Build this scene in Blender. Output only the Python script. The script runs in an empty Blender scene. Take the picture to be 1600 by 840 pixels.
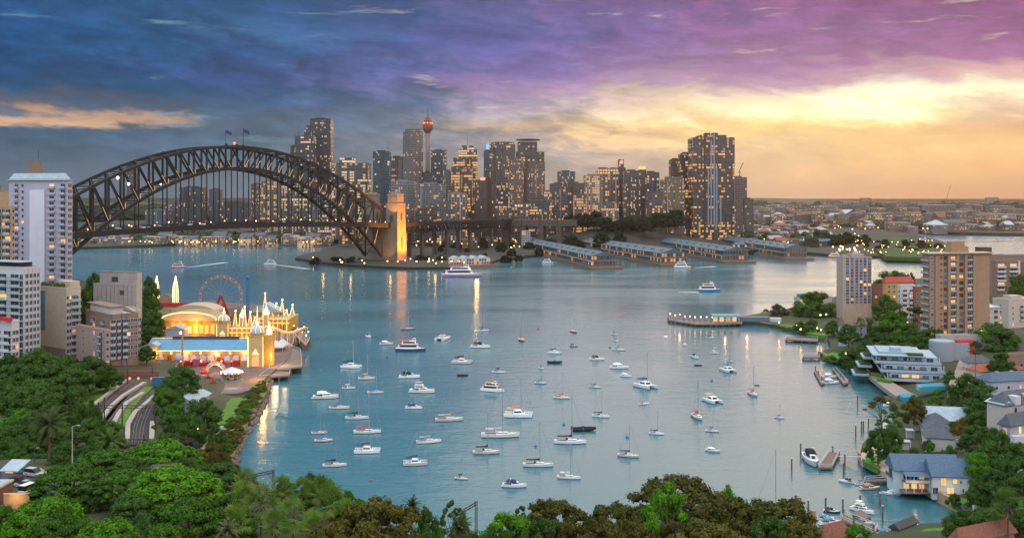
import bpy, math, random
from mathutils import Vector, Matrix, geometry
R = math.radians
rnd = random.Random(7)
sc = bpy.context.scene
COL = sc.collection

# ------------------------------------------------------------------ camera
F, H, XC, YH = 1570.0, 80.0, 800.0, 308.0      # focal length in photo pixels, eye height, centre column, horizon row
cd = bpy.data.cameras.new('camera'); cam = bpy.data.objects.new('camera', cd); COL.objects.link(cam)
cam.location = (0, 0, H); cam.rotation_euler = (R(90), 0, 0)
cd.sensor_width = 36.0; cd.lens = 36.0 * F / 1600.0; cd.shift_y = -(420.0 - YH) / 1600.0
cd.clip_start = 1.0; cd.clip_end = 60000.0
sc.camera = cam

# ------------------------------------------------------------------ world: dusk sky
def s2l(c):
    return tuple((v / 255.0 / 12.92) if v / 255.0 <= 0.04045 else ((v / 255.0 + 0.055) / 1.055) ** 2.4 for v in c)

W = bpy.data.worlds.new('World'); sc.world = W; W.use_nodes = True
nt = W.node_tree; nt.nodes.clear()
def N(t, kind, **kw):
    n = t.nodes.new(kind)
    for k, v in kw.items(): setattr(n, k, v)
    return n
def math_node(t, op, a, b=None, c=None, clamp=False):
    n = N(t, 'ShaderNodeMath', operation=op, use_clamp=clamp)
    for i, v in enumerate((a, b, c)):
        if v is None: continue
        if isinstance(v, (int, float)): n.inputs[i].default_value = v
        else: t.links.new(v, n.inputs[i])
    return n.outputs[0]
def mixc(t, f, a, b, mode='MIX'):
    n = N(t, 'ShaderNodeMix', data_type='RGBA', blend_type=mode)
    for i, v in ((0, f), (6, a), (7, b)):
        if isinstance(v, (int, float)): n.inputs[i].default_value = v
        elif isinstance(v, tuple): n.inputs[i].default_value = (*v, 1.0) if len(v) == 3 else v
        else: t.links.new(v, n.inputs[i])
    return n.outputs[2]
def maprange(t, v, a, b, c=0.0, d=1.0, smooth=True):
    n = N(t, 'ShaderNodeMapRange', interpolation_type='SMOOTHSTEP' if smooth else 'LINEAR')
    t.links.new(v, n.inputs[0])
    for i, x in enumerate((a, b, c, d)): n.inputs[i + 1].default_value = x
    return n.outputs[0]
def combine(t, x, y, z):
    n = N(t, 'ShaderNodeCombineXYZ')
    for i, v in enumerate((x, y, z)):
        if isinstance(v, (int, float)): n.inputs[i].default_value = v
        else: t.links.new(v, n.inputs[i])
    return n.outputs[0]
def noise(t, vec, scale, detail=4, rough=0.55, dist=0.0):
    n = N(t, 'ShaderNodeTexNoise')
    if vec is not None: t.links.new(vec, n.inputs['Vector'])
    n.inputs['Scale'].default_value = scale; n.inputs['Detail'].default_value = detail
    n.inputs['Roughness'].default_value = rough; n.inputs['Distortion'].default_value = dist
    return n.outputs['Fac']

SKY_X = (0, 200, 400, 600, 800, 1000, 1200, 1400, 1600)
SKY = [
 (302, [(82,108,130),(88,112,132),(95,116,134),(110,122,135),(150,145,138),(185,160,138),(222,182,142),(226,174,130),(220,166,122)]),
 (268, [(72,102,128),(78,105,128),(85,110,130),(105,120,135),(148,145,144),(178,160,144),(232,192,146),(246,196,138),(242,186,126)]),
 (242, [(70,98,125),(72,100,126),(82,108,130),(108,120,138),(150,145,146),(186,166,148),(236,198,150),(250,204,140),(250,204,140)]),
 (212, [(64,94,120),(66,95,121),(80,104,128),(106,118,136),(160,150,148),(236,198,145),(250,214,145),(238,196,138),(228,180,128)]),
 (198, [(206,164,128),(196,158,128),(78,102,126),(92,112,132),(190,165,140),(246,212,150),(255,232,160),(252,226,158),(214,180,146)]),
 (183, [(92,100,118),(72,95,120),(70,97,124),(84,106,132),(158,148,150),(240,214,165),(255,248,200),(255,248,204),(228,194,164)]),
 (155, [(31,76,116),(36,80,120),(49,84,124),(79,99,136),(148,136,156),(206,182,168),(250,228,186),(255,252,218),(255,240,200)]),
 (125, [(26,68,112),(35,72,117),(51,76,124),(82,90,138),(132,112,152),(160,132,162),(176,142,162),(188,152,164),(210,170,164)]),
 (95, [(24,74,122),(35,82,129),(48,84,133),(70,88,140),(106,96,148),(132,106,150),(148,112,150),(146,104,142),(150,102,140)]),
 (60, [(26,76,125),(35,82,129),(56,98,140),(63,88,140),(86,88,145),(116,95,146),(138,100,146),(140,99,142),(138,90,132)]),
 (25, [(28,69,113),(35,77,121),(46,84,131),(60,84,132),(85,88,140),(106,90,140),(132,92,138),(136,88,134),(140,86,128)]),
 (-10, [(29,62,99),(32,67,109),(42,70,112),(60,75,117),(80,80,126),(106,84,130),(134,88,132),(140,86,128),(140,82,120)]),
 (-90, [(60,110,140),(62,114,142),(72,118,144),(92,124,148),(120,132,152),(160,150,152),(204,176,150),(212,178,150),(190,150,140)]),  # these two rows sit above the view, added to tint the water's reflection
 (-230, [(110,160,178),(112,162,180),(120,166,182),(136,170,184),(160,178,188),(196,194,186),(238,214,180),(240,214,180),(220,194,176)]),
]
def build_sky(t):
    geo = N(t, 'ShaderNodeTexCoord'); sep = N(t, 'ShaderNodeSeparateXYZ')
    t.links.new(geo.outputs['Generated'], sep.inputs[0])
    x, y, z = sep.outputs
    az = math_node(t, 'ARCTAN2', x, y)
    el = math_node(t, 'ARCSINE', z)
    # wind-streaked cloud field, flatter towards the horizon
    c1 = combine(t, math_node(t, 'MULTIPLY', az, 6.5), math_node(t, 'MULTIPLY', math_node(t, 'ADD', el, math_node(t, 'MULTIPLY', az, 0.06)), 24.0), 1.7)
    n1 = noise(t, c1, 1.0, 7, 0.6, 0.55)
    c2 = combine(t, math_node(t, 'MULTIPLY', az, 20.0), math_node(t, 'MULTIPLY', math_node(t, 'ADD', el, math_node(t, 'MULTIPLY', az, 0.09)), 58.0), 4.2)
    n2 = noise(t, c2, 1.0, 6, 0.62, 0.35)
    amp = maprange(t, el, 0.0, 0.16, 0.010, 0.095)
    w = math_node(t, 'ADD', math_node(t, 'MULTIPLY', math_node(t, 'SUBTRACT', n1, 0.5), 1.0), math_node(t, 'MULTIPLY', math_node(t, 'SUBTRACT', n2, 0.5), 0.45))
    elw = math_node(t, 'ADD', el, math_node(t, 'MULTIPLY', w, amp))
    azw = math_node(t, 'ADD', az, math_node(t, 'MULTIPLY', math_node(t, 'SUBTRACT', n2, 0.5), 0.22))
    lim = R(34)
    fac = maprange(t, azw, -lim, lim, 0.0, 1.0, False)
    out = None; pe = None
    for yy, cols in SKY:
        rp = N(t, 'ShaderNodeValToRGB'); cr = rp.color_ramp; cr.interpolation = 'EASE'
        while len(cr.elements) > 1: cr.elements.remove(cr.elements[-1])
        for i, (xx, c) in enumerate(zip(SKY_X, cols)):
            p = (math.atan((xx - XC) / F) + lim) / (2 * lim)
            e = cr.elements[0] if i == 0 else cr.elements.new(p)
            e.position = p; e.color = (*s2l(c), 1)
        t.links.new(fac, rp.inputs[0])
        e_ = math.atan((YH - yy) / F)
        if out is None: out = rp.outputs[0]
        else: out = mixc(t, maprange(t, elw, pe, e_), out, rp.outputs[0])
        pe = e_
    # lighter and darker cloud bodies, and small breaks of pale sky
    body = maprange(t, n1, 0.3, 0.72, 0.80, 1.26)
    fine = maprange(t, n2, 0.28, 0.75, 0.82, 1.2)
    c4 = combine(t, math_node(t, 'MULTIPLY', az, 34.0), math_node(t, 'MULTIPLY', math_node(t, 'ADD', el, math_node(t, 'MULTIPLY', az, 0.07)), 150.0), 7.7)
    n4 = noise(t, c4, 1.0, 6, 0.65, 0.6)
    fine = math_node(t, 'MULTIPLY', fine, maprange(t, n4, 0.3, 0.72, 0.90, 1.11))
    k = math_node(t, 'MULTIPLY', body, fine)
    damp = maprange(t, el, 0.0, 0.05, 0.12, 1.0)
    gl = math_node(t, 'MULTIPLY', maprange(t, az, R(2), R(14)), maprange(t, el, R(8.5), R(5.5)))
    damp = math_node(t, 'MULTIPLY', damp, math_node(t, 'SUBTRACT', 1.0, math_node(t, 'MULTIPLY', gl, 0.6)))
    k = math_node(t, 'ADD', 1.0, math_node(t, 'MULTIPLY', math_node(t, 'SUBTRACT', k, 1.0), damp))
    sca = N(t, 'ShaderNodeVectorMath', operation='SCALE'); t.links.new(out, sca.inputs[0]); t.links.new(k, sca.inputs['Scale'])
    out = sca.outputs[0]
    c3 = combine(t, math_node(t, 'MULTIPLY', az, 9.0), math_node(t, 'MULTIPLY', el, 60.0), 9.3)
    n3 = noise(t, c3, 1.0, 6, 0.6, 0.3)
    brk = math_node(t, 'MULTIPLY', maprange(t, n3, 0.60, 0.76), maprange(t, el, 0.035, 0.07))
    brk = math_node(t, 'MULTIPLY', brk, maprange(t, el, 0.2, 0.3, 1.0, 0.0))
    warm = mixc(t, maprange(t, az, R(-14), R(2)), s2l((118, 158, 176)), s2l((250, 226, 190)))
    out = mixc(t, math_node(t, 'MULTIPLY', brk, 0.75), out, warm)
    # out-of-view dome overhead and behind, brightened to act as fill light
    dome = mixc(t, maprange(t, x, -0.8, 0.8), FILL_DOME_L, FILL_DOME_R)
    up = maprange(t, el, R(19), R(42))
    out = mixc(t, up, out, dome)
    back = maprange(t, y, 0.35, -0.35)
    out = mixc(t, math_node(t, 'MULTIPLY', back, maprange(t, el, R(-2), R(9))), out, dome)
    return out
FILL_DOME_L, FILL_DOME_R = (1.25, 1.50, 1.72), (1.75, 1.60, 1.58)
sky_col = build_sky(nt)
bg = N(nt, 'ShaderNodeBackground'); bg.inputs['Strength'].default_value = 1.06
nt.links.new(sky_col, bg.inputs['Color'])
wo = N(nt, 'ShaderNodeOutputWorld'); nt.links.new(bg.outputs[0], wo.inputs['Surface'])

# ------------------------------------------------------------------ sun lamp (soft, added for warm sheen after sunset) and exposure
sd = bpy.data.lights.new('sun', 'SUN'); sd.energy = 0.3; sd.angle = R(40); sd.color = (1.0, 0.78, 0.55)
so = bpy.data.objects.new('sun', sd); COL.objects.link(so); so.rotation_euler = Vector((-math.sin(R(16))*math.cos(R(22)), -math.cos(R(16))*math.cos(R(22)), -math.sin(R(22)))).to_track_quat('-Z', 'Y').to_euler()   # from the glow, low on the right
sc.view_settings.view_transform = 'Standard'; sc.view_settings.look = 'None'
sc.view_settings.exposure = 0.2; sc.view_settings.gamma = 1.0; sc.view_settings.use_curve_mapping = False
cy = sc.cycles
cy.max_bounces = 6; cy.diffuse_bounces = 2; cy.glossy_bounces = 3; cy.transmission_bounces = 3; cy.volume_bounces = 0
cy.transparent_max_bounces = 6; cy.sample_clamp_indirect = 3.0; cy.sample_clamp_direct = 0.0
cy.caustics_reflective = False; cy.caustics_refractive = False
cy.use_denoising = True

# ------------------------------------------------------------------ pixel <-> world
def P(x, y, z=0.0):
    Y = (H - z) * F / (y - YH)
    return Vector(((x - XC) * Y / F, Y, z))
def Xat(x, Y): return (x - XC) * Y / F
def Zat(y, Y): return H - (y - YH) * Y / F

# ------------------------------------------------------------------ scene helpers
def link(o): COL.objects.link(o); return o
def tag(o, label=None, cat=None, group=None, kind=None):
    if label: o['label'] = label
    if cat: o['category'] = cat
    if group: o['group'] = group
    if kind: o['kind'] = kind
    return o
def thing(name, label, cat, loc=(0, 0, 0), rz=0.0, group=None, scale=None):
    o = link(bpy.data.objects.new(name, None)); o.empty_display_size = 1.0
    o.location = loc; o.rotation_euler = (0, 0, rz)
    if scale is not None: o.scale = scale if not isinstance(scale, (int, float)) else (scale,) * 3
    return tag(o, label, cat, group)
def inst(name, mesh, parent=None, loc=(0, 0, 0), rz=0.0, color=None, scale=None):
    o = link(bpy.data.objects.new(name, mesh)); o.location = loc; o.rotation_euler = (0, 0, rz)
    if parent is not None: o.parent = parent
    if color is not None: o.color = (*color, 1)
    if scale is not None: o.scale = scale
    return o
def dup(root, loc, rz=0.0, label=None, group=None, scale=None):
    r = link(root.copy()); r.location = loc; r.rotation_euler = (0, 0, rz)
    if scale is not None: r.scale = scale if not isinstance(scale, (int, float)) else (scale,) * 3
    if label: r['label'] = label
    if group: r['group'] = group
    for ch in root.children:
        c = link(ch.copy()); c.parent = r
        for g in ch.children:
            d = link(g.copy()); d.parent = c
    return r
def paint(root, part, col):
    for ch in root.children:
        if ch.name.split('.')[0] == part: ch.color = (*col, 1)

class MB:
    def __init__(s): s.v = []; s.f = []; s.m = []
    def add(s, verts, faces, mi=0):
        b = len(s.v); s.v.extend([tuple(p) for p in verts])
        for f in faces: s.f.append(tuple(b + i for i in f)); s.m.append(mi)
        return s
    def box(s, x0, x1, y0, y1, z0, z1, mi=0):
        return s.add([(x0,y0,z0),(x1,y0,z0),(x1,y1,z0),(x0,y1,z0),(x0,y0,z1),(x1,y0,z1),(x1,y1,z1),(x0,y1,z1)],
                     [(0,3,2,1),(4,5,6,7),(0,1,5,4),(1,2,6,5),(2,3,7,6),(3,0,4,7)], mi)
    def obox(s, c, sz, rz=0.0, mi=0):
        ca, sa = math.cos(rz), math.sin(rz); hx, hy, hz = sz[0]/2, sz[1]/2, sz[2]/2
        vs = [(c[0]+ca*x-sa*y, c[1]+sa*x+ca*y, c[2]+z) for z in (-hz, hz) for x, y in ((-hx,-hy),(hx,-hy),(hx,hy),(-hx,hy))]
        return s.add(vs, [(0,3,2,1),(4,5,6,7),(0,1,5,4),(1,2,6,5),(2,3,7,6),(3,0,4,7)], mi)
    def prism(s, poly, z0, z1, mi=0, mtop=None):
        n = len(poly); b = [(p[0],p[1],z0) for p in poly] + [(p[0],p[1],z1) for p in poly]
        s.add(b, [(i,(i+1)%n,n+(i+1)%n,n+i) for i in range(n)], mi)
        s.add([(p[0],p[1],z1) for p in poly], [tuple(range(n))], mi if mtop is None else mtop)
        return s.add([(p[0],p[1],z0) for p in poly], [tuple(reversed(range(n)))], mi)
    def bar(s, p, q, w, h=None, mi=0):
        h = w if h is None else h
        p = Vector(p); q = Vector(q); d = (q - p)
        if d.length < 1e-6: return s
        d.normalize(); up = Vector((0,0,1)) if abs(d.z) < 0.95 else Vector((0,1,0))
        a = d.cross(up).normalized() * (w/2); b = a.cross(d).normalized() * (h/2)
        vs = [e + i*a + j*b for e in (p, q) for i, j in ((-1,-1),(1,-1),(1,1),(-1,1))]
        return s.add(vs, [(0,3,2,1),(4,5,6,7),(0,1,5,4),(1,2,6,5),(2,3,7,6),(3,0,4,7)], mi)
    def rod(s, p, q, r0, r1=None, n=6, mi=0):
        r1 = r0 if r1 is None else r1
        p = Vector(p); q = Vector(q); d = (q - p).normalized(); up = Vector((0,0,1)) if abs(d.z) < 0.95 else Vector((0,1,0))
        a = d.cross(up).normalized(); b = a.cross(d).normalized()
        vs = []
        for e, r in ((p, r0), (q, r1)):
            for i in range(n):
                t = 2*math.pi*i/n; vs.append(e + a*math.cos(t)*r + b*math.sin(t)*r)
        return s.add(vs, [(i,(i+1)%n,n+(i+1)%n,n+i) for i in range(n)] + [tuple(reversed(range(n))), tuple(range(n,2*n))], mi)
    def path(s, pts, r, n=5, mi=0):
        for a, b in zip(pts, pts[1:]): s.rod(a, b, r, r, n, mi)
        return s
    def lathe(s, prof, n=12, c=(0,0,0), mi=0):
        vs = []
        for r, z in prof:
            for i in range(n):
                t = 2*math.pi*i/n; vs.append((c[0]+r*math.cos(t), c[1]+r*math.sin(t), c[2]+z))
        fs = []
        for k in range(len(prof)-1):
            for i in range(n): fs.append((k*n+i, k*n+(i+1)%n, (k+1)*n+(i+1)%n, (k+1)*n+i))
        fs.append(tuple(reversed(range(n)))); fs.append(tuple((len(prof)-1)*n+i for i in range(n)))
        return s.add(vs, fs, mi)
    def ball(s, c, r, n=8, m=5, mi=0, sz=1.0):
        return s.lathe([(max(0.001, r*math.sin(math.pi*k/m)), -r*sz*math.cos(math.pi*k/m)) for k in range(m+1)], n, c, mi)
    def loft(s, rings, mi=0, cap=True, closed=True):
        n = len(rings[0]); vs = [p for r_ in rings for p in r_]; fs = []
        for k in range(len(rings)-1):
            for i in range(n if closed else n-1):
                fs.append((k*n+i, k*n+(i+1)%n, (k+1)*n+(i+1)%n, (k+1)*n+i))
        if cap and closed: fs += [tuple(reversed(range(n))), tuple((len(rings)-1)*n+i for i in range(n))]
        return s.add(vs, fs, mi)
    def gable(s, x0, x1, y0, y1, z, h, along='x', mi=0, ov=0.4, th=0.25, hip=0.0):
        # solid pitched roof with an overhang
        x0 -= ov; x1 += ov; y0 -= ov; y1 += ov
        if along == 'x':
            ym = (y0+y1)/2; a = (x0+hip, ym, z+h); b = (x1-hip, ym, z+h)
            c = [(x0,y0,z),(x1,y0,z),(x1,y1,z),(x0,y1,z)]
            low = [(p[0],p[1],p[2]-th) for p in c]
            s.add(c+[a,b]+low, [(0,1,5,4),(2,3,4,5),(3,0,4),(1,2,5),(0,6,7,1),(1,7,8,2),(2,8,9,3),(3,9,6,0),(6,9,8,7)], mi)
        else:
            xm = (x0+x1)/2; a = (xm, y0+hip, z+h); b = (xm, y1-hip, z+h)
            c = [(x0,y0,z),(x1,y0,z),(x1,y1,z),(x0,y1,z)]
            low = [(p[0],p[1],p[2]-th) for p in c]
            s.add(c+[a,b]+low, [(1,2,5,4),(3,0,4,5),(0,1,4),(2,3,5),(0,6,7,1),(1,7,8,2),(2,8,9,3),(3,9,6,0),(6,9,8,7)], mi)
        return s
    def mesh(s, name, mats, smooth=False):
        me = bpy.data.meshes.new(name); me.from_pydata(s.v, [], s.f)
        for m_ in (mats if isinstance(mats, (list, tuple)) else [mats]): me.materials.append(m_)
        me.polygons.foreach_set('material_index', s.m)
        if smooth: me.polygons.foreach_set('use_smooth', [True]*len(s.f))
        me.update(); return me
    def build(s, name, mats, parent=None, loc=(0,0,0), rz=0.0, color=None, smooth=False):
        return inst(name, s.mesh(name, mats, smooth), parent, loc, rz, color)

# ------------------------------------------------------------------ materials
M = {}
def mat(name, col, rough=0.75, var=0.18, scale=1.5, metal=0.0, bump=0.0, objcol=False, spec=0.22, detail=5):
    if name in M: return M[name]
    m = bpy.data.materials.new(name); m.use_nodes = True; t = m.node_tree; p = t.nodes['Principled BSDF']
    tc = N(t, 'ShaderNodeTexCoord')
    n = noise(t, tc.outputs['Object'], scale, detail, 0.6)
    k = maprange(t, n, 0.25, 0.75, 1.0 - var, 1.0 + var, False)
    sca = N(t, 'ShaderNodeVectorMath', operation='SCALE')
    if objcol:
        oi = N(t, 'ShaderNodeObjectInfo'); t.links.new(oi.outputs['Color'], sca.inputs[0])
    else: sca.inputs[0].default_value = col
    t.links.new(k, sca.inputs['Scale']); t.links.new(sca.outputs[0], p.inputs['Base Color'])
    p.inputs['Roughness'].default_value = rough; p.inputs['Metallic'].default_value = metal
    p.inputs['Specular IOR Level'].default_value = spec
    if bump > 0:
        b = N(t, 'ShaderNodeBump'); b.inputs['Strength'].default_value = bump; b.inputs['Distance'].default_value = 0.1
        t.links.new(n, b.inputs['Height']); t.links.new(b.outputs[0], p.inputs['Normal'])
    M[name] = m; return m
def glow(name, col, strength, sample=False):
    if name in M: return M[name]
    m = bpy.data.materials.new(name); m.use_nodes = True; t = m.node_tree; p = t.nodes['Principled BSDF']
    p.inputs['Base Color'].default_value = (0.3, 0.25, 0.2, 1); p.inputs['Emission Color'].default_value = (*col, 1)
    tc = N(t, 'ShaderNodeTexCoord'); oi = N(t, 'ShaderNodeObjectInfo')
    n = noise(t, tc.outputs['Object'], 1.3, 2)
    k = math_node(t, 'MULTIPLY', maprange(t, n, 0.3, 0.7, 0.65, 1.25), maprange(t, oi.outputs['Random'], 0, 1, 0.6, 1.3, False))
    t.links.new(math_node(t, 'MULTIPLY', k, strength), p.inputs['Emission Strength'])
    if not sample: m.cycles.emission_sampling = 'NONE'
    M[name] = m; return m
def lamp(loc, power, col=(1.0, 0.62, 0.25), r=0.5, name='lamp_light'):
    l = bpy.data.lights.new(name, 'POINT'); l.energy = power; l.color = col; l.shadow_soft_size = r
    o = link(bpy.data.objects.new(name, l)); o.location = loc; return o

white = mat('white_paint', (0.46, 0.46, 0.49), 0.6, 0.08, 0.8)
offwhite = mat('off_white_render', (0.46, 0.44, 0.42), 0.85, 0.1, 0.35)
lavwhite = mat('pale_render', (0.36, 0.36, 0.45), 0.85, 0.06, 0.2)
cream = mat('cream_render', (0.42, 0.36, 0.29), 0.85, 0.12, 0.4)
tan = mat('tan_brick', (0.38, 0.25, 0.15), 0.9, 0.15, 0.8)
brickred = mat('red_brick', (0.21, 0.09, 0.06), 0.9, 0.25, 1.2)
brown = mat('brown_brick', (0.22, 0.15, 0.115), 0.9, 0.18, 0.7)
concrete = mat('grey_concrete', (0.34, 0.32, 0.31), 0.9, 0.16, 0.3)
darkgrey = mat('dark_grey', (0.06, 0.06, 0.065), 0.7, 0.2, 1.0)
slate = mat('slate_roof', (0.075, 0.085, 0.105), 0.65, 0.28, 1.6)
terracotta = mat('terracotta_roof', (0.20, 0.085, 0.058), 0.85, 0.35, 2.0)
zinc = mat('pale_metal_roof', (0.30, 0.37, 0.42), 0.5, 0.18, 0.7, 0.1)
bluegreyroof = mat('blue_grey_roof', (0.055, 0.110, 0.140), 0.6, 0.3, 0.12)
glass = mat('window_glass', (0.035, 0.05, 0.065), 0.12, 0.5, 0.9, 0.0)
blueglass = mat('blue_glass', (0.08, 0.16, 0.22), 0.12, 0.3, 0.6)
rail = mat('balcony_glass', (0.30, 0.38, 0.42), 0.2, 0.12, 0.6)
steel = mat('bridge_steel', (0.022, 0.019, 0.018), 0.6, 0.2, 0.3)
timber = mat('weathered_timber', (0.16, 0.11, 0.08), 0.9, 0.3, 1.5)
decktimber = mat('deck_boards', (0.17, 0.125, 0.10), 0.9, 0.25, 1.2)
sandstone = mat('sandstone', (0.34, 0.23, 0.14), 0.9, 0.28, 0.6, bump=0.4)
asphalt = mat('asphalt', (0.055, 0.055, 0.06), 0.9, 0.25, 0.8)
paving = mat('paving', (0.26, 0.22, 0.19), 0.9, 0.2, 0.8)
grass = mat('lawn', (0.075, 0.17, 0.022), 0.95, 0.35, 0.9, bump=0.5)
anycol = mat('painted_colour', (0.5, 0.5, 0.5), 0.55, 0.08, 1.0, objcol=True)
canvas = mat('canvas', (0.5, 0.5, 0.5), 0.85, 0.15, 2.0, objcol=True)
poolwater = mat('pool_water', (0.04, 0.30, 0.40), 0.1, 0.15, 0.6)
bark = mat('bark', (0.12, 0.085, 0.06), 0.95, 0.35, 1.2, bump=0.4)
winlit = glow('lit_window', (1.0, 0.42, 0.07), 0.95)
winlit2 = glow('lit_window_pale', (1.0, 0.56, 0.18), 0.8)
bulb = glow('lamp_bulb', (1.0, 0.58, 0.18), 9.0)
bulbw = glow('white_bulb', (1.0, 0.80, 0.50), 9.0)
redlamp = glow('red_lamp', (1.0, 0.06, 0.03), 6.0)
bluelamp = glow('blue_screen', (0.05, 0.35, 0.9), 1.6)
# ------------------------------------------------------------------ water
def water_material():
    m = bpy.data.materials.new('harbour_water'); m.use_nodes = True; t = m.node_tree; p = t.nodes['Principled BSDF']
    tc = N(t, 'ShaderNodeTexCoord'); ob = tc.outputs['Object']
    mp = N(t, 'ShaderNodeMapping'); mp.inputs['Scale'].default_value = (0.6, 1.0, 1.0); mp.inputs['Rotation'].default_value = (0, 0, R(12))
    t.links.new(ob, mp.inputs[0])
    n1 = noise(t, mp.outputs[0], 0.16, 4, 0.6, 0.4); n2 = noise(t, mp.outputs[0], 0.9, 3, 0.6)
    big = N(t, 'ShaderNodeMapping'); big.inputs['Scale'].default_value = (0.35, 1.0, 1.0); big.inputs['Rotation'].default_value = (0, 0, R(-8))
    t.links.new(ob, big.inputs[0])
    n3 = noise(t, big.outputs[0], 0.011, 5, 0.6, 0.8)
    h = math_node(t, 'ADD', math_node(t, 'MULTIPLY', n1, 1.0), math_node(t, 'MULTIPLY', n2, 0.28))
    b = N(t, 'ShaderNodeBump'); b.inputs['Distance'].default_value = 0.55
    t.links.new(maprange(t, n3, 0.32, 0.7, 0.22, 0.7), b.inputs['Strength'])
    t.links.new(h, b.inputs['Height']); t.links.new(b.outputs[0], p.inputs['Normal'])
    col = mixc(t, n3, (0.026, 0.110, 0.146), (0.040, 0.138, 0.172))
    t.links.new(col, p.inputs['Base Color'])
    t.links.new(maprange(t, n3, 0.3, 0.72, 0.10, 0.24), p.inputs['Roughness'])
    p.inputs['IOR'].default_value = 1.33
    return m
M['harbour_water'] = water_material()
tag(MB().add([(-20000,-400,0),(20000,-400,0),(20000,24000,0),(-20000,24000,0)], [(0,1,2,3)]).build('water', M['harbour_water']), kind='structure')

# ------------------------------------------------------------------ land
def ground_material(name, cols, scale):
    m = bpy.data.materials.new(name); m.use_nodes = True; t = m.node_tree; p = t.nodes['Principled BSDF']
    tc = N(t, 'ShaderNodeTexCoord')
    n = noise(t, tc.outputs['Object'], scale, 6, 0.62); n2 = noise(t, tc.outputs['Object'], scale*9, 4, 0.6)
    c = mixc(t, maprange(t, n, 0.38, 0.62), cols[0], cols[1]); c = mixc(t, maprange(t, n2, 0.52, 0.7), c, cols[2])
    t.links.new(c, p.inputs['Base Color']); p.inputs['Roughness'].default_value = 0.95
    b = N(t, 'ShaderNodeBump'); b.inputs['Strength'].default_value = 0.4; b.inputs['Distance'].default_value = 0.4
    t.links.new(n2, b.inputs['Height']); t.links.new(b.outputs[0], p.inputs['Normal'])
    return m
earth = ground_material('scrub_ground', ((0.028, 0.045, 0.012), (0.055, 0.05, 0.025), (0.022, 0.035, 0.010)), 0.05)
farearth = ground_material('far_ground', ((0.018, 0.022, 0.012), (0.040, 0.033, 0.026), (0.014, 0.018, 0.010)), 0.01)

SHORE_PX = [(-140,438),(20,438),(110,440),(160,446),(215,458),(240,469),(290,476),(340,480),(400,485),(450,498),(476,515),(470,535),(440,570),(420,590),
 (412,615),(400,640),(385,665),(370,690),(358,710),(358,728),(400,760),(470,800),(560,840),(700,862),(850,868),(1000,864),(1150,852),
 (1255,842),(1340,850),(1410,837),(1440,829),(1488,826),(1507,806),(1476,789),(1438,767),(1398,748),(1362,731),(1342,719),(1344,706),
 (1358,690),(1385,672),(1409,656),(1398,640),(1378,627),(1399,621),(1380,609),(1351,588),(1358,577),(1329,571),(1296,563),(1279,556),
 (1298,549),(1297,540),(1292,532),(1264,525),(1236,518),(1200,510),(1158,505),(1150,500),(1172,496),(1230,486),(1300,468),(1380,448),(1450,440),(1600,432),(1800,430)]
SHORE = [P(x, y).to_2d() for x, y in SHORE_PX]
OUTER = [Vector((1100, 1000)), Vector((1100, -250)), Vector((-1000, -250)), Vector((-1000, 900))]
# ground heights: (x, y) in metres -> z
CTRL = [(0,60,34),(-120,60,32),(120,60,34),(-60,150,17),(60,150,14),(0,170,9),(120,160,13),(-150,160,20),(-110,185,14),(200,180,16),(260,240,17),(320,330,18),(380,480,22)]
for x, y, z in [(195,700,5),(222,640,5),(165,650,5),(200,600,4.5),(245,610,4),(340,580,3),(300,520,3),(250,480,3),(400,540,3),(330,640,3.2),(300,690,4),(100,620,9),
                (20,640,13),(-60,640,17),(50,560,9),(-60,520,12),(50,480,10),(-80,420,12),(170,500,8),(230,455,3),(120,440,8),(60,735,17),(20,745,17),(-40,760,17),(40,775,17),(60,790,17),(20,800,17),(0,830,17),(80,760,16),(130,700,13),
                (1345,600,4),(1385,560,6),(1400,520,8),(1330,520,5),(1480,500,9),(1560,540,10),(1600,520,14),(1700,560,20),(1450,600,4.5),(1470,572,6.5),(1500,590,7),(1530,602,8),(1530,572,8.5),(1575,602,8.5),(1560,640,9),(1500,640,5),
                (1450,670,3),(1480,706,2.6),(1540,690,6),(1590,700,8),(1600,640,10),(1530,730,4),(1440,640,4),(1500,665,4),(1650,680,15),
                (1420,700,3),(1450,740,2.5),(1510,760,4),(1570,740,7),(1640,800,11),(1460,820,2.5),(1540,830,7),(1600,860,12),(1215,500,3),(1280,500,4),(1420,450,8),(1550,450,12),(1280,860,4),(1380,850,3)]:
    v = P(x, y, z); CTRL.append((v.x, v.y, z))
BEDS_PX = [[(214,597),(190,614),(171,632),(150,658),(132,684)], [(228,602),(206,620),(190,637),(171,662),(158,690)], [(247,616),(233,630),(226,642),(217,666),(213,695)]]
BED_W = [[P(x, y, 4.8).to_2d() for x, y in b] for b in BEDS_PX]
def line_dist(p, line):
    best = 1e9
    for a, b in zip(line, line[1:]):
        ab = b - a; t = max(0, min(1, (p - a).dot(ab) / max(ab.length_squared, 1e-9))); best = min(best, (p - a - ab * t).length)
    return best
def shore_dist(p):
    best = 1e9
    for a, b in zip(SHORE, SHORE[1:]):
        ab = b - a; t = max(0, min(1, (p - a).dot(ab) / max(ab.length_squared, 1e-9)))
        d = (p - a - ab * t).length_squared
        if d < best: best = d
    return math.sqrt(best)
_gc = {}
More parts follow.
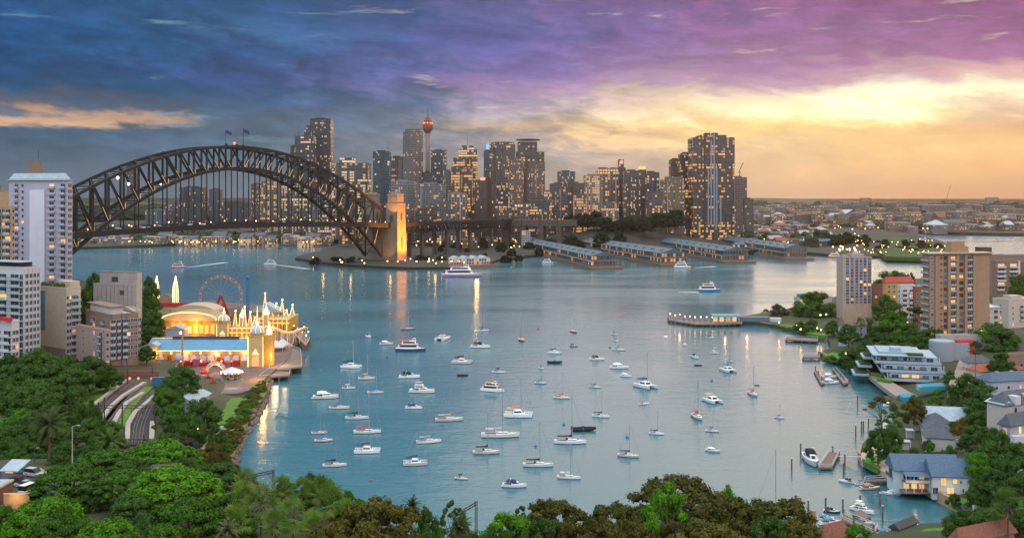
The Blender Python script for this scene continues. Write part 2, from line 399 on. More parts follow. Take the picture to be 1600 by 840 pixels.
def G(x, y):
    k = (round(x), round(y))
    if k in _gc: return _gc[k]
    sw = sz = 0.0
    for cx, cy_, cz in CTRL:
        w = 1.0 / ((x-cx)**2 + (y-cy_)**2 + 25.0) ** 1.5
        sw += w; sz += w * cz
    z = sz / sw
    q = min(line_dist(Vector((x, y)), l) for l in BED_W) if x < -40 and 180 < y < 460 else 99
    if q < 34:
        q = max(0.0, (q-11)/23); q = q*q*(3-2*q); z = 4.6 + (z-4.6)*q
    d = shore_dist(Vector((x, y)))
    e = min(1.0, d / 28.0); e = e*e*(3-2*e)
    _gc[k] = 1.8 + (z - 1.8) * e
    return _gc[k]
def inside(p, poly):
    c = False; n = len(poly)
    for i in range(n):
        a, b = poly[i], poly[(i+1) % n]
        if (a.y > p.y) != (b.y > p.y) and p.x < (b.x-a.x)*(p.y-a.y)/(b.y-a.y)+a.x: c = not c
    return c
def land_sheet(name, poly, step, hfun, m, depth=-2.0, grow=1.0):
    vs = list(poly); n = len(vs)
    xs = [p.x for p in poly]; ys = [p.y for p in poly]
    y = min(ys)
    while y < max(ys):
        st = step(y); x = min(xs)
        while x < max(xs):
            p = Vector((x + rnd.uniform(-.2,.2)*st, y + rnd.uniform(-.2,.2)*st))
            if inside(p, poly): vs.append(p)
            x += st
        y += st
    ed = [(i, (i+1) % n) for i in range(n)]
    V, E, Fc, *_ = geometry.delaunay_2d_cdt([Vector((p.x, p.y)) for p in vs], ed, [list(range(n))], 1, 1e-4)
    mb = MB(); top = [(p.x, p.y, hfun(p.x, p.y)) for p in V]
    mb.add(top, [tuple(f) for f in Fc])
    for i in range(n):
        a, b = poly[i], poly[(i+1) % n]
        za, zb = hfun(a.x, a.y), hfun(b.x, b.y)
        mb.add([(a.x,a.y,depth),(b.x,b.y,depth),(b.x,b.y,zb),(a.x,a.y,za)], [(0,1,2,3)])
    o = mb.build(name, m, smooth=False); return tag(o, kind='structure')
land_sheet('ground', SHORE + OUTER, lambda y: 9 if y < 500 else 18, G, earth)

SOUTH_PX = [(-700,394),(140,389),(240,386),(300,382.5),(360,378.5),(420,376.5),(520,377),(540,383),(500,396),(464,403),(461,406),(500,412.5),(560,418),(640,421.5),
 (700,421),(762,416.5),(776,409),(830,402),(1000,398),(1255,398),(1290,400.5),(1380,403.5),(1440,404.5),(1484,394),(1489,388),(1470,380),(1430,371),(1390,364),(1345,358),(1250,352.5),
 (1250,350.5),(1340,353.5),(1395,361),(1420,364.5),(1500,367.5),(1700,369.5),(2300,371)]
SOUTH = [P(x, y).to_2d() for x, y in SOUTH_PX]
S_HILL = [(Xat(975, 1560), 1560, 150, 60, 40), (Xat(1405, 1500), 1500, 70, 60, 11), (Xat(800, 2200), 2200, 900, 450, 14), (Xat(960,1430),1430,260,60,10),
          (Xat(330, 3000), 3000, 1400, 500, 26), (Xat(1400, 3600), 3600, 1500, 700, 28), (Xat(200,2300),2300,300,200,18)]
def GS(x, y):
    z = 3.0
    for cx, cy_, rx, ry, h in S_HILL:
        q = ((x-cx)/rx)**2 + ((y-cy_)/ry)**2
        z += h * math.exp(-q * 1.3)
    if y > 4000: z += min(1, (y-4000)/5000) * (32 + 30*math.sin(x*0.0007+1.0) + 18*math.sin(x*0.0021+y*0.0009) + 7*math.sin(x*.0057))
    return z
land_sheet('far_shore', SOUTH + [Vector((9000, 3200)), Vector((9000, 11000)), Vector((-9000, 11000)), Vector((-9000, 1500))], lambda y: 60 if y < 2600 else 320, GS, farearth)

# ------------------------------------------------------------------ haze
def haze_box():
    m = bpy.data.materials.new('evening_haze'); m.use_nodes = True; t = m.node_tree; t.nodes.clear()
    v = N(t, 'ShaderNodeVolumePrincipled'); v.inputs['Color'].default_value = (0.96, 0.76, 0.62, 1)
    v.inputs['Density'].default_value = 0.000042; v.inputs['Anisotropy'].default_value = 0.82
    o = N(t, 'ShaderNodeOutputMaterial'); t.links.new(v.outputs[0], o.inputs['Volume'])
    tag(MB().box(-9500, 9500, -420, 11200, -4, 345).build('haze', m), kind='stuff')
HAZE_ON = True
# ------------------------------------------------------------------ the arch bridge
BN, BS = Vector((-405, 850, 0)), Vector((-169, 1228, 0))          # north and south bearings
bdir = (BS - BN).normalized(); bnorm = Vector((bdir.y, -bdir.x, 0))   # towards the camera side
if bnorm.y > 0: bnorm = -bnorm
def bp(t, side, z):                                                # t -1..1 along the arch, side in metres
    return BN.lerp(BS, (t+1)/2) + bnorm*side + Vector((0,0,z))
def z_low(t): return 109.5 - 101.0*t*t
def z_top(t): return 131.5 - 70.0*t*t + 3.5*t**4
def z_deck(t): return 53.0 - 5.5*t*t
bridge = thing('arch_bridge', 'dark steel through arch bridge with hangers and a road deck crossing the harbour', 'bridge', BN.lerp(BS, .5))
def bpart(name, mb, m, parent=bridge, smooth=False):
    me = mb.mesh(name, m, smooth); o = inst(name, me, parent)
    if parent is bridge: o.matrix_parent_inverse = Matrix.Translation(-BN.lerp(BS, .5))
    return o
NP = 28; WD = 13.0
ts = [-1 + 2*i/NP for i in range(NP+1)]
for sd_ in (WD, -WD):
    a = MB(); b = MB()
    for t0, t1 in zip(ts, ts[1:]):
        a.bar(bp(t0, sd_, z_top(t0)), bp(t1, sd_, z_top(t1)), 2.2, 2.6); b.bar(bp(t0, sd_, z_low(t0)), bp(t1, sd_, z_low(t1)), 2.4, 3.0)
    bpart('top_chord', a, steel); bpart('bottom_chord', b, steel)
    for i, t in enumerate(ts):
        bpart('truss_post', MB().bar(bp(t, sd_, z_low(t)), bp(t, sd_, z_top(t)), 1.7, 1.7), steel)
        if i < NP:
            t1 = ts[i+1]
            lo_hi = (bp(t, sd_, z_top(t)), bp(t1, sd_, z_low(t1))) if i < NP//2 else (bp(t, sd_, z_low(t)), bp(t1, sd_, z_top(t1)))
            bpart('truss_diagonal', MB().bar(*lo_hi, 1.4, 1.4), steel)
        if z_low(t) > z_deck(t) + 3:
            bpart('hanger', MB().bar(bp(t, sd_, z_deck(t)), bp(t, sd_, z_low(t)), 0.95, 0.95), steel)
        elif 0 < i < NP:
            bpart('deck_post', MB().bar(bp(t, sd_, z_low(t)), bp(t, sd_, z_deck(t)-1), 1.0, 1.0), steel)
for zf, nm in ((z_top, 'upper_bracing'), (z_low, 'lower_bracing')):
    m_ = MB()
    for t0, t1 in zip(ts, ts[1:]):
        m_.bar(bp(t0, WD, zf(t0)), bp(t0, -WD, zf(t0)), 1.0); tm = (t0+t1)/2; zc = (zf(t0)+zf(t1))/2
        for s in (WD, -WD):
            m_.bar(bp(t0, s, zf(t0)), bp(tm, 0, zc), 0.7); m_.bar(bp(t1, s, zf(t1)), bp(tm, 0, zc), 0.7)
    bpart(nm, m_, steel)
dk = MB(); rl = MB(); fl = MB()
T2 = [-1.5 + 3.04*i/48 for i in range(49)]
def zd(t): return z_deck(t) if abs(t) < 1 else 47.5
for t0, t1 in zip(T2, T2[1:]):
    for s in (WD+4, -WD-4):
        dk.bar(bp(t0, s, zd(t0)-1.6), bp(t1, s, zd(t1)-2.2), 1.0, 5.2)
        rl.bar(bp(t0, s, zd(t0)+1.7), bp(t1, s, zd(t1)+1.7), 0.25, 0.3); rl.bar(bp(t0, s, zd(t0)+0.3), bp(t0, s, zd(t0)+1.8), 0.2)
    p0, p1 = bp(t0, 0, zd(t0)-1.0), bp(t1, 0, zd(t1)-1.0)
    dk.bar(p0, p1, 2*WD+6, 0.7)
    dk.bar(bp(t0, WD+4, zd(t0)-2.6), bp(t0, -WD-4, zd(t0)-2.6), 0.8, 1.6)
    fl.bar(bp(t0, 0, zd(t0)-0.55), bp(t1, 0, zd(t1)-0.55), 2*WD+4, 0.12)
bpart('deck', dk, steel); bpart('railing', rl, steel); bpart('roadway', fl, asphalt)
gran = mat('granite', (0.20, 0.155, 0.12), 0.9, 0.18, 0.25, bump=0.3)
def pylon(t, side, top=86.0):
    c = bp(t, side, 0); mb = MB()
    def ring(hl, hw, z): return [tuple(c + bdir*i*hl + bnorm*j*hw + Vector((0,0,z))) for i, j in ((-1,-1),(1,-1),(1,1),(-1,1))]
    mb.loft([ring(9.5,10.5,0), ring(9,10,8), ring(8.2,9.2,46), ring(7.6,8.6,70)])
    mb.loft([ring(7.9,8.9,70), ring(7.9,8.9,72.5)]); mb.loft([ring(6.6,7.6,72.5), ring(6.3,7.3,top-4)]); mb.loft([ring(6.9,7.9,top-4), ring(6.9,7.9,top-2)]); mb.loft([ring(5,6,top-2), ring(4,5,top)])
    o = bpart('pylon', mb, gran)
    a1, a2 = math.atan2(bdir.y, bdir.x), math.atan2(bnorm.y, bnorm.x)
    for s in (1, -1):                                                # tall slits, standing proud
        for off, z, sz, an in ((bnorm*s*9.75, 24, (2.2,.6,14), a1), (bnorm*s*8.98, 56, (3,.6,9), a1), (bdir*s*8.1, 54, (4.6,.7,8), a2)):
            q = c + off
            bpart('opening', MB().obox((q.x, q.y, z), sz, an), darkgrey, o)
    return c
for s in (WD+6, -WD-6):
    pc = pylon(1.085, s); pylon(-1.085, s)
# masonry abutment between the pylons
for t in (1.085, -1.085):
    c = bp(t, 0, 22); bpart('abutment', MB().obox(c, (18, 30, 44), math.atan2(bdir.y, bdir.x)), gran)
beacon = bpart('beacon', MB().ball(bp(0, 0, z_top(0)+4.2), 1.1), redlamp)
for t in (-.05, 0.015, .05, -.43, -.40): bpart('maintenance_crane', MB().bar(bp(t, 0, z_top(t)), bp(t, 0, z_top(t)+3.4), 1.6).bar(bp(t-.01, 4, z_top(t)+2.2), bp(t+.012, -4, z_top(t)+2.6), 1.4), steel)
for s in (WD, -WD):
    fp = bpart('flagpole', MB().rod(bp(0.0, s, z_top(0)), bp(0, s, z_top(0)+19), 0.32, 0.2), steel)
    fg = MB(); pts = [bp(0, s, z_top(0)+18.6) + Vector((0.8*k*1.1, 0.15*math.sin(k*1.3), -0.35*k)) for k in range(8)]
    fg.loft([[p_, p_+Vector((0,.06,0)), p_+Vector((0,.06,-3.6)), p_+Vector((0,0,-3.6))] for p_ in pts])
    bpart('flag', fg, mat('flag_navy', (0.03, 0.05, 0.16), 0.8, 0.3, 0.6), fp)
amber = glow('amber_strip', (1.0, 0.55, 0.16), 0.75)                 # lit strips at the foot of the truss members
for i, t in enumerate(ts):
    if 0 < i < NP:
        bpart('light_strip', MB().bar(bp(t+.004, WD+1, z_low(t)+1.5), bp(t+.004, WD+1, z_low(t)+6.5), 0.28), amber)
        j = i-1 if i < NP//2 else i+1
        a, b = bp(ts[j], WD+1.0, z_top(ts[j])), bp(t, WD+1.0, z_low(t))
        bpart('light_strip', MB().bar(b.lerp(a, .04), b.lerp(a, .42), 0.26), amber)
for k in range(34):
    t = -1.05 + 2.1*k/33
    bpart('deck_light', MB().ball(bp(t, rnd.choice((-6, 5, 9)), z_deck(t)+rnd.uniform(1.5, 4)), 0.5, 5, 3), bulb)
for tt, s, z, r_ in ((-.62, WD, 92, 1.3), (-.585, -WD, 98, 1.3), (-.46, WD, 92, .7)): bpart('work_light', MB().ball(bp(tt, s, z), r_), bulbw)
for k in range(40):                                                  # traffic on the deck
    t = rnd.uniform(-.95, .95)
    v = bp(t, rnd.choice((-9, -5, 4, 8, 11)), z_deck(t)-0.45)
    car = inst('car', M.setdefault('_farcar', MB().box(-2.1,2.1,-.9,.9,.3,.85).box(-1.2,1.4,-.8,.8,.85,1.45).mesh('far_car', anycol)), None, v, math.atan2(bdir.y, bdir.x), rnd.choice(((.6,.6,.6),(.1,.1,.12),(.4,.05,.05),(.75,.75,.78))))
    tag(car, 'tiny car among the traffic crossing the arch bridge deck', 'car', 'cars on the arch bridge')
def floodlight(loc, target, power, col=(1.0, 0.42, 0.06), ang=60):
    l = bpy.data.lights.new('floodlight', 'SPOT'); l.energy = power; l.color = col; l.spot_size = R(ang); l.spot_blend = .6; l.shadow_soft_size = 1.0
    o = link(bpy.data.objects.new('floodlight', l)); o.location = loc
    o.rotation_euler = (Vector(target) - Vector(loc)).to_track_quat('-Z', 'Y').to_euler()
cp = bp(1.085, WD+6, 0)
south_side = cp + bdir*30
floodlight(cp + bnorm*58 + bdir*6 + Vector((0,0,6)), cp + Vector((0,0,58)), 1500000, (1.0, 0.33, 0.012), ang=80)
floodlight(cp + bnorm*24 + bdir*-4 + Vector((0,0,6)), cp + Vector((0,0,12)), 26000, (1.0, 0.30, 0.02), ang=100)
floodlight(cp - bdir*22 + bnorm*9 + Vector((0,0,60)), cp + Vector((0,0,78)), 40000, ang=70)
floodlight(bp(.96, WD+14, 3), bp(1.03, WD, 22), 40000, (1.0,.5,.15), 80)

# approach viaduct
v0 = bp(1.13, 0, 0); vdir = (Vector((Xat(790, 1500), 1500, 0)) - v0); vl = vdir.length; vdir.normalize(); vn = Vector((vdir.y, -vdir.x, 0))
via = thing('approach_viaduct', 'dark steel truss approach spans on stone piers right of the lit pylon', 'viaduct', v0)
def vpart(name, mb, m): 
    o = inst(name, mb.mesh(name, m), via); o.matrix_parent_inverse = Matrix.Translation(-v0); return o
tr = MB()
ns = 30
for k in range(ns):
    a, b = v0 + vdir*vl*k/ns, v0 + vdir*vl*(k+1)/ns
    for s in (14, -14):
        o_ = vn*s
        tr.bar(a+o_+Vector((0,0,46)), b+o_+Vector((0,0,46)), 1, 3.6); tr.bar(a+o_+Vector((0,0,36)), b+o_+Vector((0,0,36)), 1, 1.4)
        tr.bar(a+o_+Vector((0,0,36)), (a+b)/2+o_+Vector((0,0,45)), .8); tr.bar((a+b)/2+o_+Vector((0,0,45)), b+o_+Vector((0,0,36)), .8)
    tr.bar(a+Vector((0,0,46.5)), b+Vector((0,0,46.5)), 28, 1)
    if k % 6 == 0:
        for s in (10, -10): vpart('stone_pier', MB().obox(a+vn*s+Vector((0,0,17.5)), (4, 4, 35), math.atan2(vdir.y, vdir.x)), mat('dark_masonry', (.085,.068,.058), .9, .2, .2))
vpart('truss_span', tr, steel)
vb = v0 + vdir*vl
for k in range(4):
    a = vb + Vector((k*26, -k*6, 0))
    vpart('masonry_span', MB().obox(a + Vector((13,-3,42)), (26, 20, 9), math.atan2(-6, 26)).obox(a + Vector((2,-.5,20)), (8, 19, 36), math.atan2(-6,26)), mat('dark_masonry', (.13,.10,.085), .9, .2, .2))
# ------------------------------------------------------------------ city towers
def facade(name, style):
    m = bpy.data.materials.new(name); m.use_nodes = True; t = m.node_tree; p = t.nodes['Principled BSDF']
    tc = N(t, 'ShaderNodeTexCoord'); sp = N(t, 'ShaderNodeSeparateXYZ'); t.links.new(tc.outputs['Object'], sp.inputs[0])
    sn = N(t, 'ShaderNodeSeparateXYZ'); t.links.new(tc.outputs['Normal'], sn.inputs[0])
    oi = N(t, 'ShaderNodeObjectInfo')
    def at(nm):
        a = N(t, 'ShaderNodeAttribute', attribute_type='OBJECT', attribute_name=nm); return a.outputs['Fac']
    side = math_node(t, 'GREATER_THAN', math_node(t, 'ABSOLUTE', sn.outputs[0]), 0.7)
    h = math_node(t, 'ADD', math_node(t, 'MULTIPLY', sp.outputs[0], math_node(t, 'SUBTRACT', 1.0, side)), math_node(t, 'MULTIPLY', sp.outputs[1], side))
    fx = math_node(t, 'DIVIDE', math_node(t, 'ADD', h, 0.37), at('bay')); fz = math_node(t, 'DIVIDE', sp.outputs[2], at('storey'))
    ix, iz = math_node(t, 'FLOOR', fx), math_node(t, 'FLOOR', fz)
    ux, uz = math_node(t, 'FRACT', fx), math_node(t, 'FRACT', fz)
    seed = math_node(t, 'MULTIPLY', oi.outputs['Random'], 91.7)
    wn = N(t, 'ShaderNodeTexWhiteNoise', noise_dimensions='3D'); t.links.new(combine(t, ix, iz, math_node(t, 'ADD', seed, math_node(t, 'MULTIPLY', side, 37.0))), wn.inputs['Vector'])
    wf = N(t, 'ShaderNodeTexWhiteNoise', noise_dimensions='2D'); t.links.new(combine(t, iz, seed, 0.0), wf.inputs['Vector'])
    wg = N(t, 'ShaderNodeTexNoise'); t.links.new(combine(t, math_node(t, 'MULTIPLY', ix, .23), math_node(t, 'MULTIPLY', iz, .31), seed), wg.inputs['Vector']); wg.inputs['Scale'].default_value = 1.0
    a0 = 0.14 if style != 'band' else 0.04
    wx = math_node(t, 'MULTIPLY', math_node(t, 'GREATER_THAN', ux, a0), math_node(t, 'LESS_THAN', ux, 1-a0))
    wz = math_node(t, 'MULTIPLY', math_node(t, 'GREATER_THAN', uz, 0.12 if style == 'rib' else 0.26), math_node(t, 'LESS_THAN', uz, 0.92))
    wall = math_node(t, 'LESS_THAN', math_node(t, 'ABSOLUTE', sn.outputs[2]), 0.6)
    win = math_node(t, 'MULTIPLY', math_node(t, 'MULTIPLY', wx, wz), wall)
    th = math_node(t, 'MULTIPLY', math_node(t, 'MULTIPLY', at('lit'), 0.62), math_node(t, 'MULTIPLY', maprange(t, wf.outputs['Value'], 0.15, 0.95, 0.35, 1.6), maprange(t, wg.outputs['Fac'], .35, .65, .35, 1.6)))
    wc = N(t, 'ShaderNodeTexWhiteNoise', noise_dimensions='2D'); t.links.new(combine(t, ix, math_node(t, 'ADD', seed, 5.3), 0.0), wc.inputs['Vector'])
    th = math_node(t, 'MULTIPLY', th, maprange(t, wc.outputs['Value'], .1, .7, .25, 1.6))
    on = math_node(t, 'MULTIPLY', math_node(t, 'LESS_THAN', wn.outputs['Value'], th), win)
    n = noise(t, tc.outputs['Object'], 0.05, 4)
    sca = N(t, 'ShaderNodeVectorMath', operation='SCALE'); t.links.new(oi.outputs['Color'], sca.inputs[0]); t.links.new(maprange(t, n, .3, .7, .58, .86, False), sca.inputs['Scale'])
    gl = mixc(t, wn.outputs['Value'], (0.018, 0.024, 0.034), (0.06, 0.07, 0.085))
    col = mixc(t, win, sca.outputs[0], gl); t.links.new(col, p.inputs['Base Color'])
    t.links.new(math_node(t, 'SUBTRACT', 0.8, math_node(t, 'MULTIPLY', win, 0.62)), p.inputs['Roughness'])
    wcol = mixc(t, wn.outputs['Value'], (1.0, 0.42, 0.08), (1.0, 0.66, 0.30)); wcol = mixc(t, maprange(t, wf.outputs['Value'], 0.2, 0.5), (1.0, 0.48, 0.12), wcol)
    wcol = mixc(t, maprange(t, oi.outputs['Random'], .45, .95, 0, .75, False), wcol, (1.0, 0.78, 0.50))
    t.links.new(wcol, p.inputs['Emission Color'])
    t.links.new(math_node(t, 'MULTIPLY', on, maprange(t, wf.outputs['Value'], 0, 1, 0.32, 0.85, False)), p.inputs['Emission Strength'])
    m.cycles.emission_sampling = 'NONE'; return m
FAC = {k: facade('facade_' + k, k) for k in ('grid', 'band', 'rib')}
def attrs(o, lit=0.3, bay=3.0, storey=3.8):
    o['lit'] = float(lit); o['bay'] = float(bay); o['storey'] = float(storey); return o
CITY_Z = 8.0
def tower(label, xl, xr, yt, Y, col, style='grid', lit=0.35, bay=3.4, storey=4.0, depth=None, rz=0.0, z0=None, steps=(), name='office_tower', cat='tower', group=None, shape='box', roof=True):
    """xl/xr/yt: outline in photo pixels at distance Y; steps: (frac_left, frac_right, y_top) set-back tiers"""
    z0 = CITY_Z if z0 is None else z0
    hr = random.Random(label + str(xl)); bay *= hr.uniform(.55, 1.35); storey *= hr.uniform(.85, 1.2); kf = hr.uniform(.38, .85); kw = hr.uniform(-.06, .10); col = (col[0]*kf*(1+kw), col[1]*kf, col[2]*kf*(1-kw))
    w = (xr - xl) * Y / F; x = Xat((xl + xr) / 2, Y); zt = Zat(yt, Y); d = depth or max(14, w * 0.8)
    o = thing(name, label, cat, (x, Y, z0), rz, group)
    ca = abs(math.cos(rz)) + abs(math.sin(rz)) * d / w; w2 = w / ca if rz else w
    hw, hd, h = w2/2, d/2, zt - z0
    if shape == 'oct':
        c = 0.3; poly = [(-hw,-hd*c),(-hw*c,-hd),(hw*c,-hd),(hw,-hd*c),(hw,hd*c),(hw*c,hd),(-hw*c,hd),(-hw,hd*c)]
        b = MB().prism(poly, 0, h)
    else: b = MB().box(-hw, hw, -hd, hd, 0, h)
    attrs(b.build('shaft', FAC[style], o, color=col), lit, bay, storey)
    dc = tuple(c_*0.6 for c_ in col)
    if shape == 'box' and w2 > 24 and name != 'city_block':
        for k in range(hr.choice((1, 2, 2, 3))):
            u = hr.uniform(-.85, .7)*hw; kp = hr.choice((.5,.7,1.4)); ww = hr.uniform(1.2, 3.5); MB().box(u, u+ww, -hd-hr.uniform(.5,1.2), -hd-.02, 0, h*hr.uniform(.8,1.0)+hr.choice((0,2,3))).build('facade_pier', anycol, o, color=tuple(c_*kp for c_ in col))
    zprev = h
    for fl_, fr, ys in steps:
        zs = Zat(ys, Y) - z0
        attrs(MB().box(-hw+2*hw*fl_, -hw+2*hw*fr, -hd*.8, hd*.8, zprev, zs).build('setback_tier', FAC[style], o, color=col), lit*.8, bay, storey)
        if zs > zprev: zprev = zprev if zs - zprev < 0 else zs
    if roof and not steps:
        MB().box(-hw*.55, hw*.4, -hd*.5, hd*.5, h, h+3.2).build('plant_room', anycol, o, color=dc)
        MB().box(-hw, hw, -hd, -hd+.8, h, h+1.1).build('parapet', anycol, o, color=dc)
    return o
def mast(o, x, z0, z1, r=0.45, m=None):
    return MB().rod((x, 0, z0), (x, 0, z1), r, r*.4, 5).build('mast', m or darkgrey, o)
def zrel(y, Y, z0=None): return Zat(y, Y) - (CITY_Z if z0 is None else z0)
G1, G2, BR, BL = (.26,.25,.25), (.15,.15,.17), (.20,.14,.10), (.06,.10,.15)
# behind the bridge, left of the masts
for lab, *a in (
 ('dark square block with a few lit rooms behind the left hangers of the bridge', 285, 320, 293, 2100, (.12,.12,.14), 'grid', .16),
 ('slim glass block behind the centre hangers of the bridge', 329, 346, 296, 2300, (.14,.17,.2), 'grid', .15),
 ('pale block low behind the bridge hangers, left of the lit grid office', 394, 409, 288, 2050, (.22,.23,.25), 'grid', .25),
 ('tan office with lit grid seen through the right bridge hangers', 408, 441, 284, 1900, (.33,.25,.2), 'grid', .45),
 ('broad office with rows of lit windows behind the lower right of the arch', 441, 484, 286, 1850, (.30,.27,.25), 'grid', .55),
 ('grey block between the arch truss and the lit office', 484, 522, 300, 1800, (.24,.22,.22), 'grid', .4)): tower(lab, *a)
tower('grey blue block among the parkland trees behind the left hangers', 232, 268, 328, 2200, (.2,.22,.25), 'grid', .12, group=None)
tower('long low pale block behind the middle hangers', 346, 395, 316, 2250, (.25,.27,.30), 'grid', .15)
tower('low block with a few lights left of the dark square block', 262, 286, 318, 2250, (.2,.22,.24), 'grid', .15)
t_ = tower('dark stepped tower with two thin masts, shorter of the tall pair behind the arch', 463, 492, 213, 1950, (.10,.10,.12), 'band', .22, steps=((.48,.88,205),(.6,.78,196)))
mast(t_, 3, zrel(200,1950), zrel(178,1950)); mast(t_, -14, zrel(213,1950), zrel(196,1950))
t_ = tower('tallest dark tower behind the arch with a flat top and antenna', 487, 519, 187, 2020, (.11,.11,.125), 'grid', .2); mast(t_, -2, zrel(187,2020), zrel(170,2020))
tower('low dark shoulder block left of the tall dark pair', 455, 464, 229, 1960, (.12,.12,.13), 'grid', .25)
t_ = tower('broad office glowing gold with bright bands above the pylon', 523, 577, 255, 1750, (.2,.16,.12), 'band', .75, steps=((.18,.55,247),))
t_ = tower('slim dark teal glass tower with an antenna', 584, 610, 238, 1700, (.05,.12,.16), 'band', .1); mast(t_, 10, zrel(238,1700), zrel(219,1700))
tower('grey office with lit rows between teal tower and the round pale tower', 610, 632, 246, 1950, (.24,.22,.22), 'grid', .5)
t_ = tower('pale concrete eight sided tower beside the needle tower', 630, 661, 206, 1900, (.38,.34,.32), 'rib', .1, shape='oct', roof=False, steps=((.12,.88,202),))
tower('dark glass slab right of the needle tower', 674, 698, 236, 2050, (.13,.16,.2), 'grid', .22)
tower('dark glass wedge low in front of the needle tower', 661, 676, 270, 1900, (.07,.11,.16), 'grid', .1)
tower('wide grey slab with a fine window grid at the right of the pylon', 651, 696, 288, 1600, (.30,.31,.34), 'rib', .14, bay=2.2)
tower('pale blue white block right behind the lit pylon', 612, 649, 284, 1620, (.46,.48,.54), 'grid', .12)
tower('narrow lit block right of the wide grey slab', 696, 706, 268, 1800, (.26,.22,.18), 'grid', .6)
t_ = tower('tall golden lit office tower with a stepped crown and mast', 709, 746, 247, 1800, (.22,.15,.09), 'band', .85, steps=((.2,1.0,234),(.36,.85,228)))
mast(t_, 3, zrel(228,1800), zrel(209,1800))
tower('lit office slab with bright floors in front of the golden tower', 706, 738, 262, 1680, (.25,.17,.1), 'band', .8)
t_ = tower('brown ribbed block with a red sign at its top corner', 742, 776, 282, 1600, (.22,.12,.06), 'rib', .1, bay=2.0)
MB().box(-8, -1, -14.5, -13.5, zrel(282,1600)+.5, zrel(282,1600)+4).build('red_sign', redlamp, t_)
t_ = tower('slim tower with a blue lit top left of the broad grid tower', 756, 768, 236, 2150, (.12,.15,.2), 'grid', .2)
MB().box(-3, 5, -3, 3, zrel(236,2150)+3, zrel(225,2150)).build('lit_top', bluelamp, t_)
tower('broad tall tower with a dense lit window grid and rounded top', 765, 805, 226, 1750, (.26,.20,.16), 'grid', .55, bay=2.6, steps=((.06,.94,222),))
t_ = tower('dark tall tower with a railed disc crown at the centre right', 806, 850, 238, 1850, (.15,.12,.12), 'grid', .35, steps=((.06,.75,222),)); 
MB().lathe([(3,0),(22,1),(22,3),(3,4)], 16, (-3,0,zrel(222,1850)+2)).build('crown_ring', darkgrey, t_)
tower('narrow brown tower in front of the broad grid tower', 796, 818, 249, 1620, (.24,.18,.15), 'grid', .3, bay=2.2, storey=3.2)
tower('brown hotel slab with small square windows and a gold corner light', 813, 851, 255, 1640, (.24,.18,.15), 'grid', .34, bay=2.6, storey=3.2)
tower('low pale block between the golden tower and the waterfront', 700, 730, 303, 1560, (.33,.31,.31), 'rib', .2)
tower('low grey block left of the brown ribbed block', 684, 712, 318, 1520, (.28,.27,.28), 'grid', .3)
tower('small dark block beneath the brown hotel slab', 776, 797, 300, 1700, (.14,.12,.12), 'grid', .4)
t_ = tower('glass block with a teal top in the gap right of the hotel slab', 871, 898, 269, 1800, (.12,.22,.26), 'grid', .2)
tower('grey block with pale bands in front of the teal topped block', 859, 886, 288, 1640, (.27,.25,.25), 'band', .3)
tower('dark brown block left of the brightly lit pale office', 884, 912, 287, 1650, (.16,.12,.10), 'grid', .3)
tower('pale office brightly lit on every floor', 912, 941, 275, 1650, (.42,.36,.3), 'grid', .85)
tower('grey stepped office right of the brightly lit pale office', 931, 966, 265, 1720, (.30,.26,.23), 'grid', .5, steps=((.1,.9,262),))
t_ = tower('dark narrow tower carrying a red lit sign at the top', 963, 977, 262, 1750, (.13,.11,.11), 'grid', .2, steps=((.2,.8,249),))
MB().box(-2.5, 2.5, -9.5, -8.5, zrel(256,1750), zrel(252,1750)).build('red_sign', redlamp, t_)
tower('dark brown office slab right of the red sign tower', 974, 1000, 268, 1640, (.16,.12,.11), 'grid', .28)
t_ = tower('dark slim tower with a golden lit cap', 997, 1009, 266, 1690, (.15,.12,.10), 'grid', .2); MB().box(-5, 5, -5, 5, zrel(266,1690), zrel(260,1690)).build('gold_cap', winlit, t_)
tower('purple grey office at the right end of the central cluster', 1006, 1029, 270, 1760, (.20,.18,.2), 'grid', .3)
t_ = tower('tan residential tower with balconies and a golden lit crown', 1033, 1068, 281, 1600, (.36,.27,.2), 'grid', .35, storey=3.1, steps=((.2,.85,276),))
for lab, *a in (
 ('low tan block at the left foot of the tan residential tower', 1028, 1046, 296, 1680, (.25,.22,.2), 'grid', .3),
 ('short terraced tower with lit bands, leftmost beside the tallest right tower', 1046, 1064, 250, 1700, (.15,.11,.09), 'band', .5),
 ('dark tower with lit bands just left of the tallest right tower', 1061, 1083, 241, 1660, (.13,.10,.09), 'band', .55)): tower(lab, *a)
YB = 1600
t_ = tower('tallest tower on the right, dark with pale vertical fins and lit floors', 1079, 1142, 216, YB, (.10,.085,.08), 'band', .42, roof=False, steps=((.18,.82,212),))
hb = zrel(216, YB); wB = 63*YB/F/2; dB = max(14, 63*YB/F*.8)/2
for i, (fx, y0_, y1_) in enumerate(((.36,264,352),(.43,220,352),(.50,210,352),(.56,264,352),(.66,308,352))):
    x = -wB + 2*wB*fx; MB().box(x-1.1, x+1.1, -dB-1.6, -dB-.1, max(0, zrel(y1_, YB)), zrel(y0_, YB)).build('vertical_fin', mat('pale_fin', (.20,.23,.28), .5, .05), t_)
for x in (-6, 6): MB().box(x-4, x+4, -8, 8, zrel(212,YB), zrel(208,YB)).build('roof_plant', darkgrey, t_)
MB().box(wB+.05, wB+1.6, -dB*.8, dB*.8, zrel(262,YB), hb-1).build('side_terraces', FAC['band'], t_, color=(.10,.085,.08))
t_ = tower('unfinished concrete tower under a crane, right of the tallest right tower', 1141, 1165, 278, 1700, (.26,.2,.19), 'grid', .12)
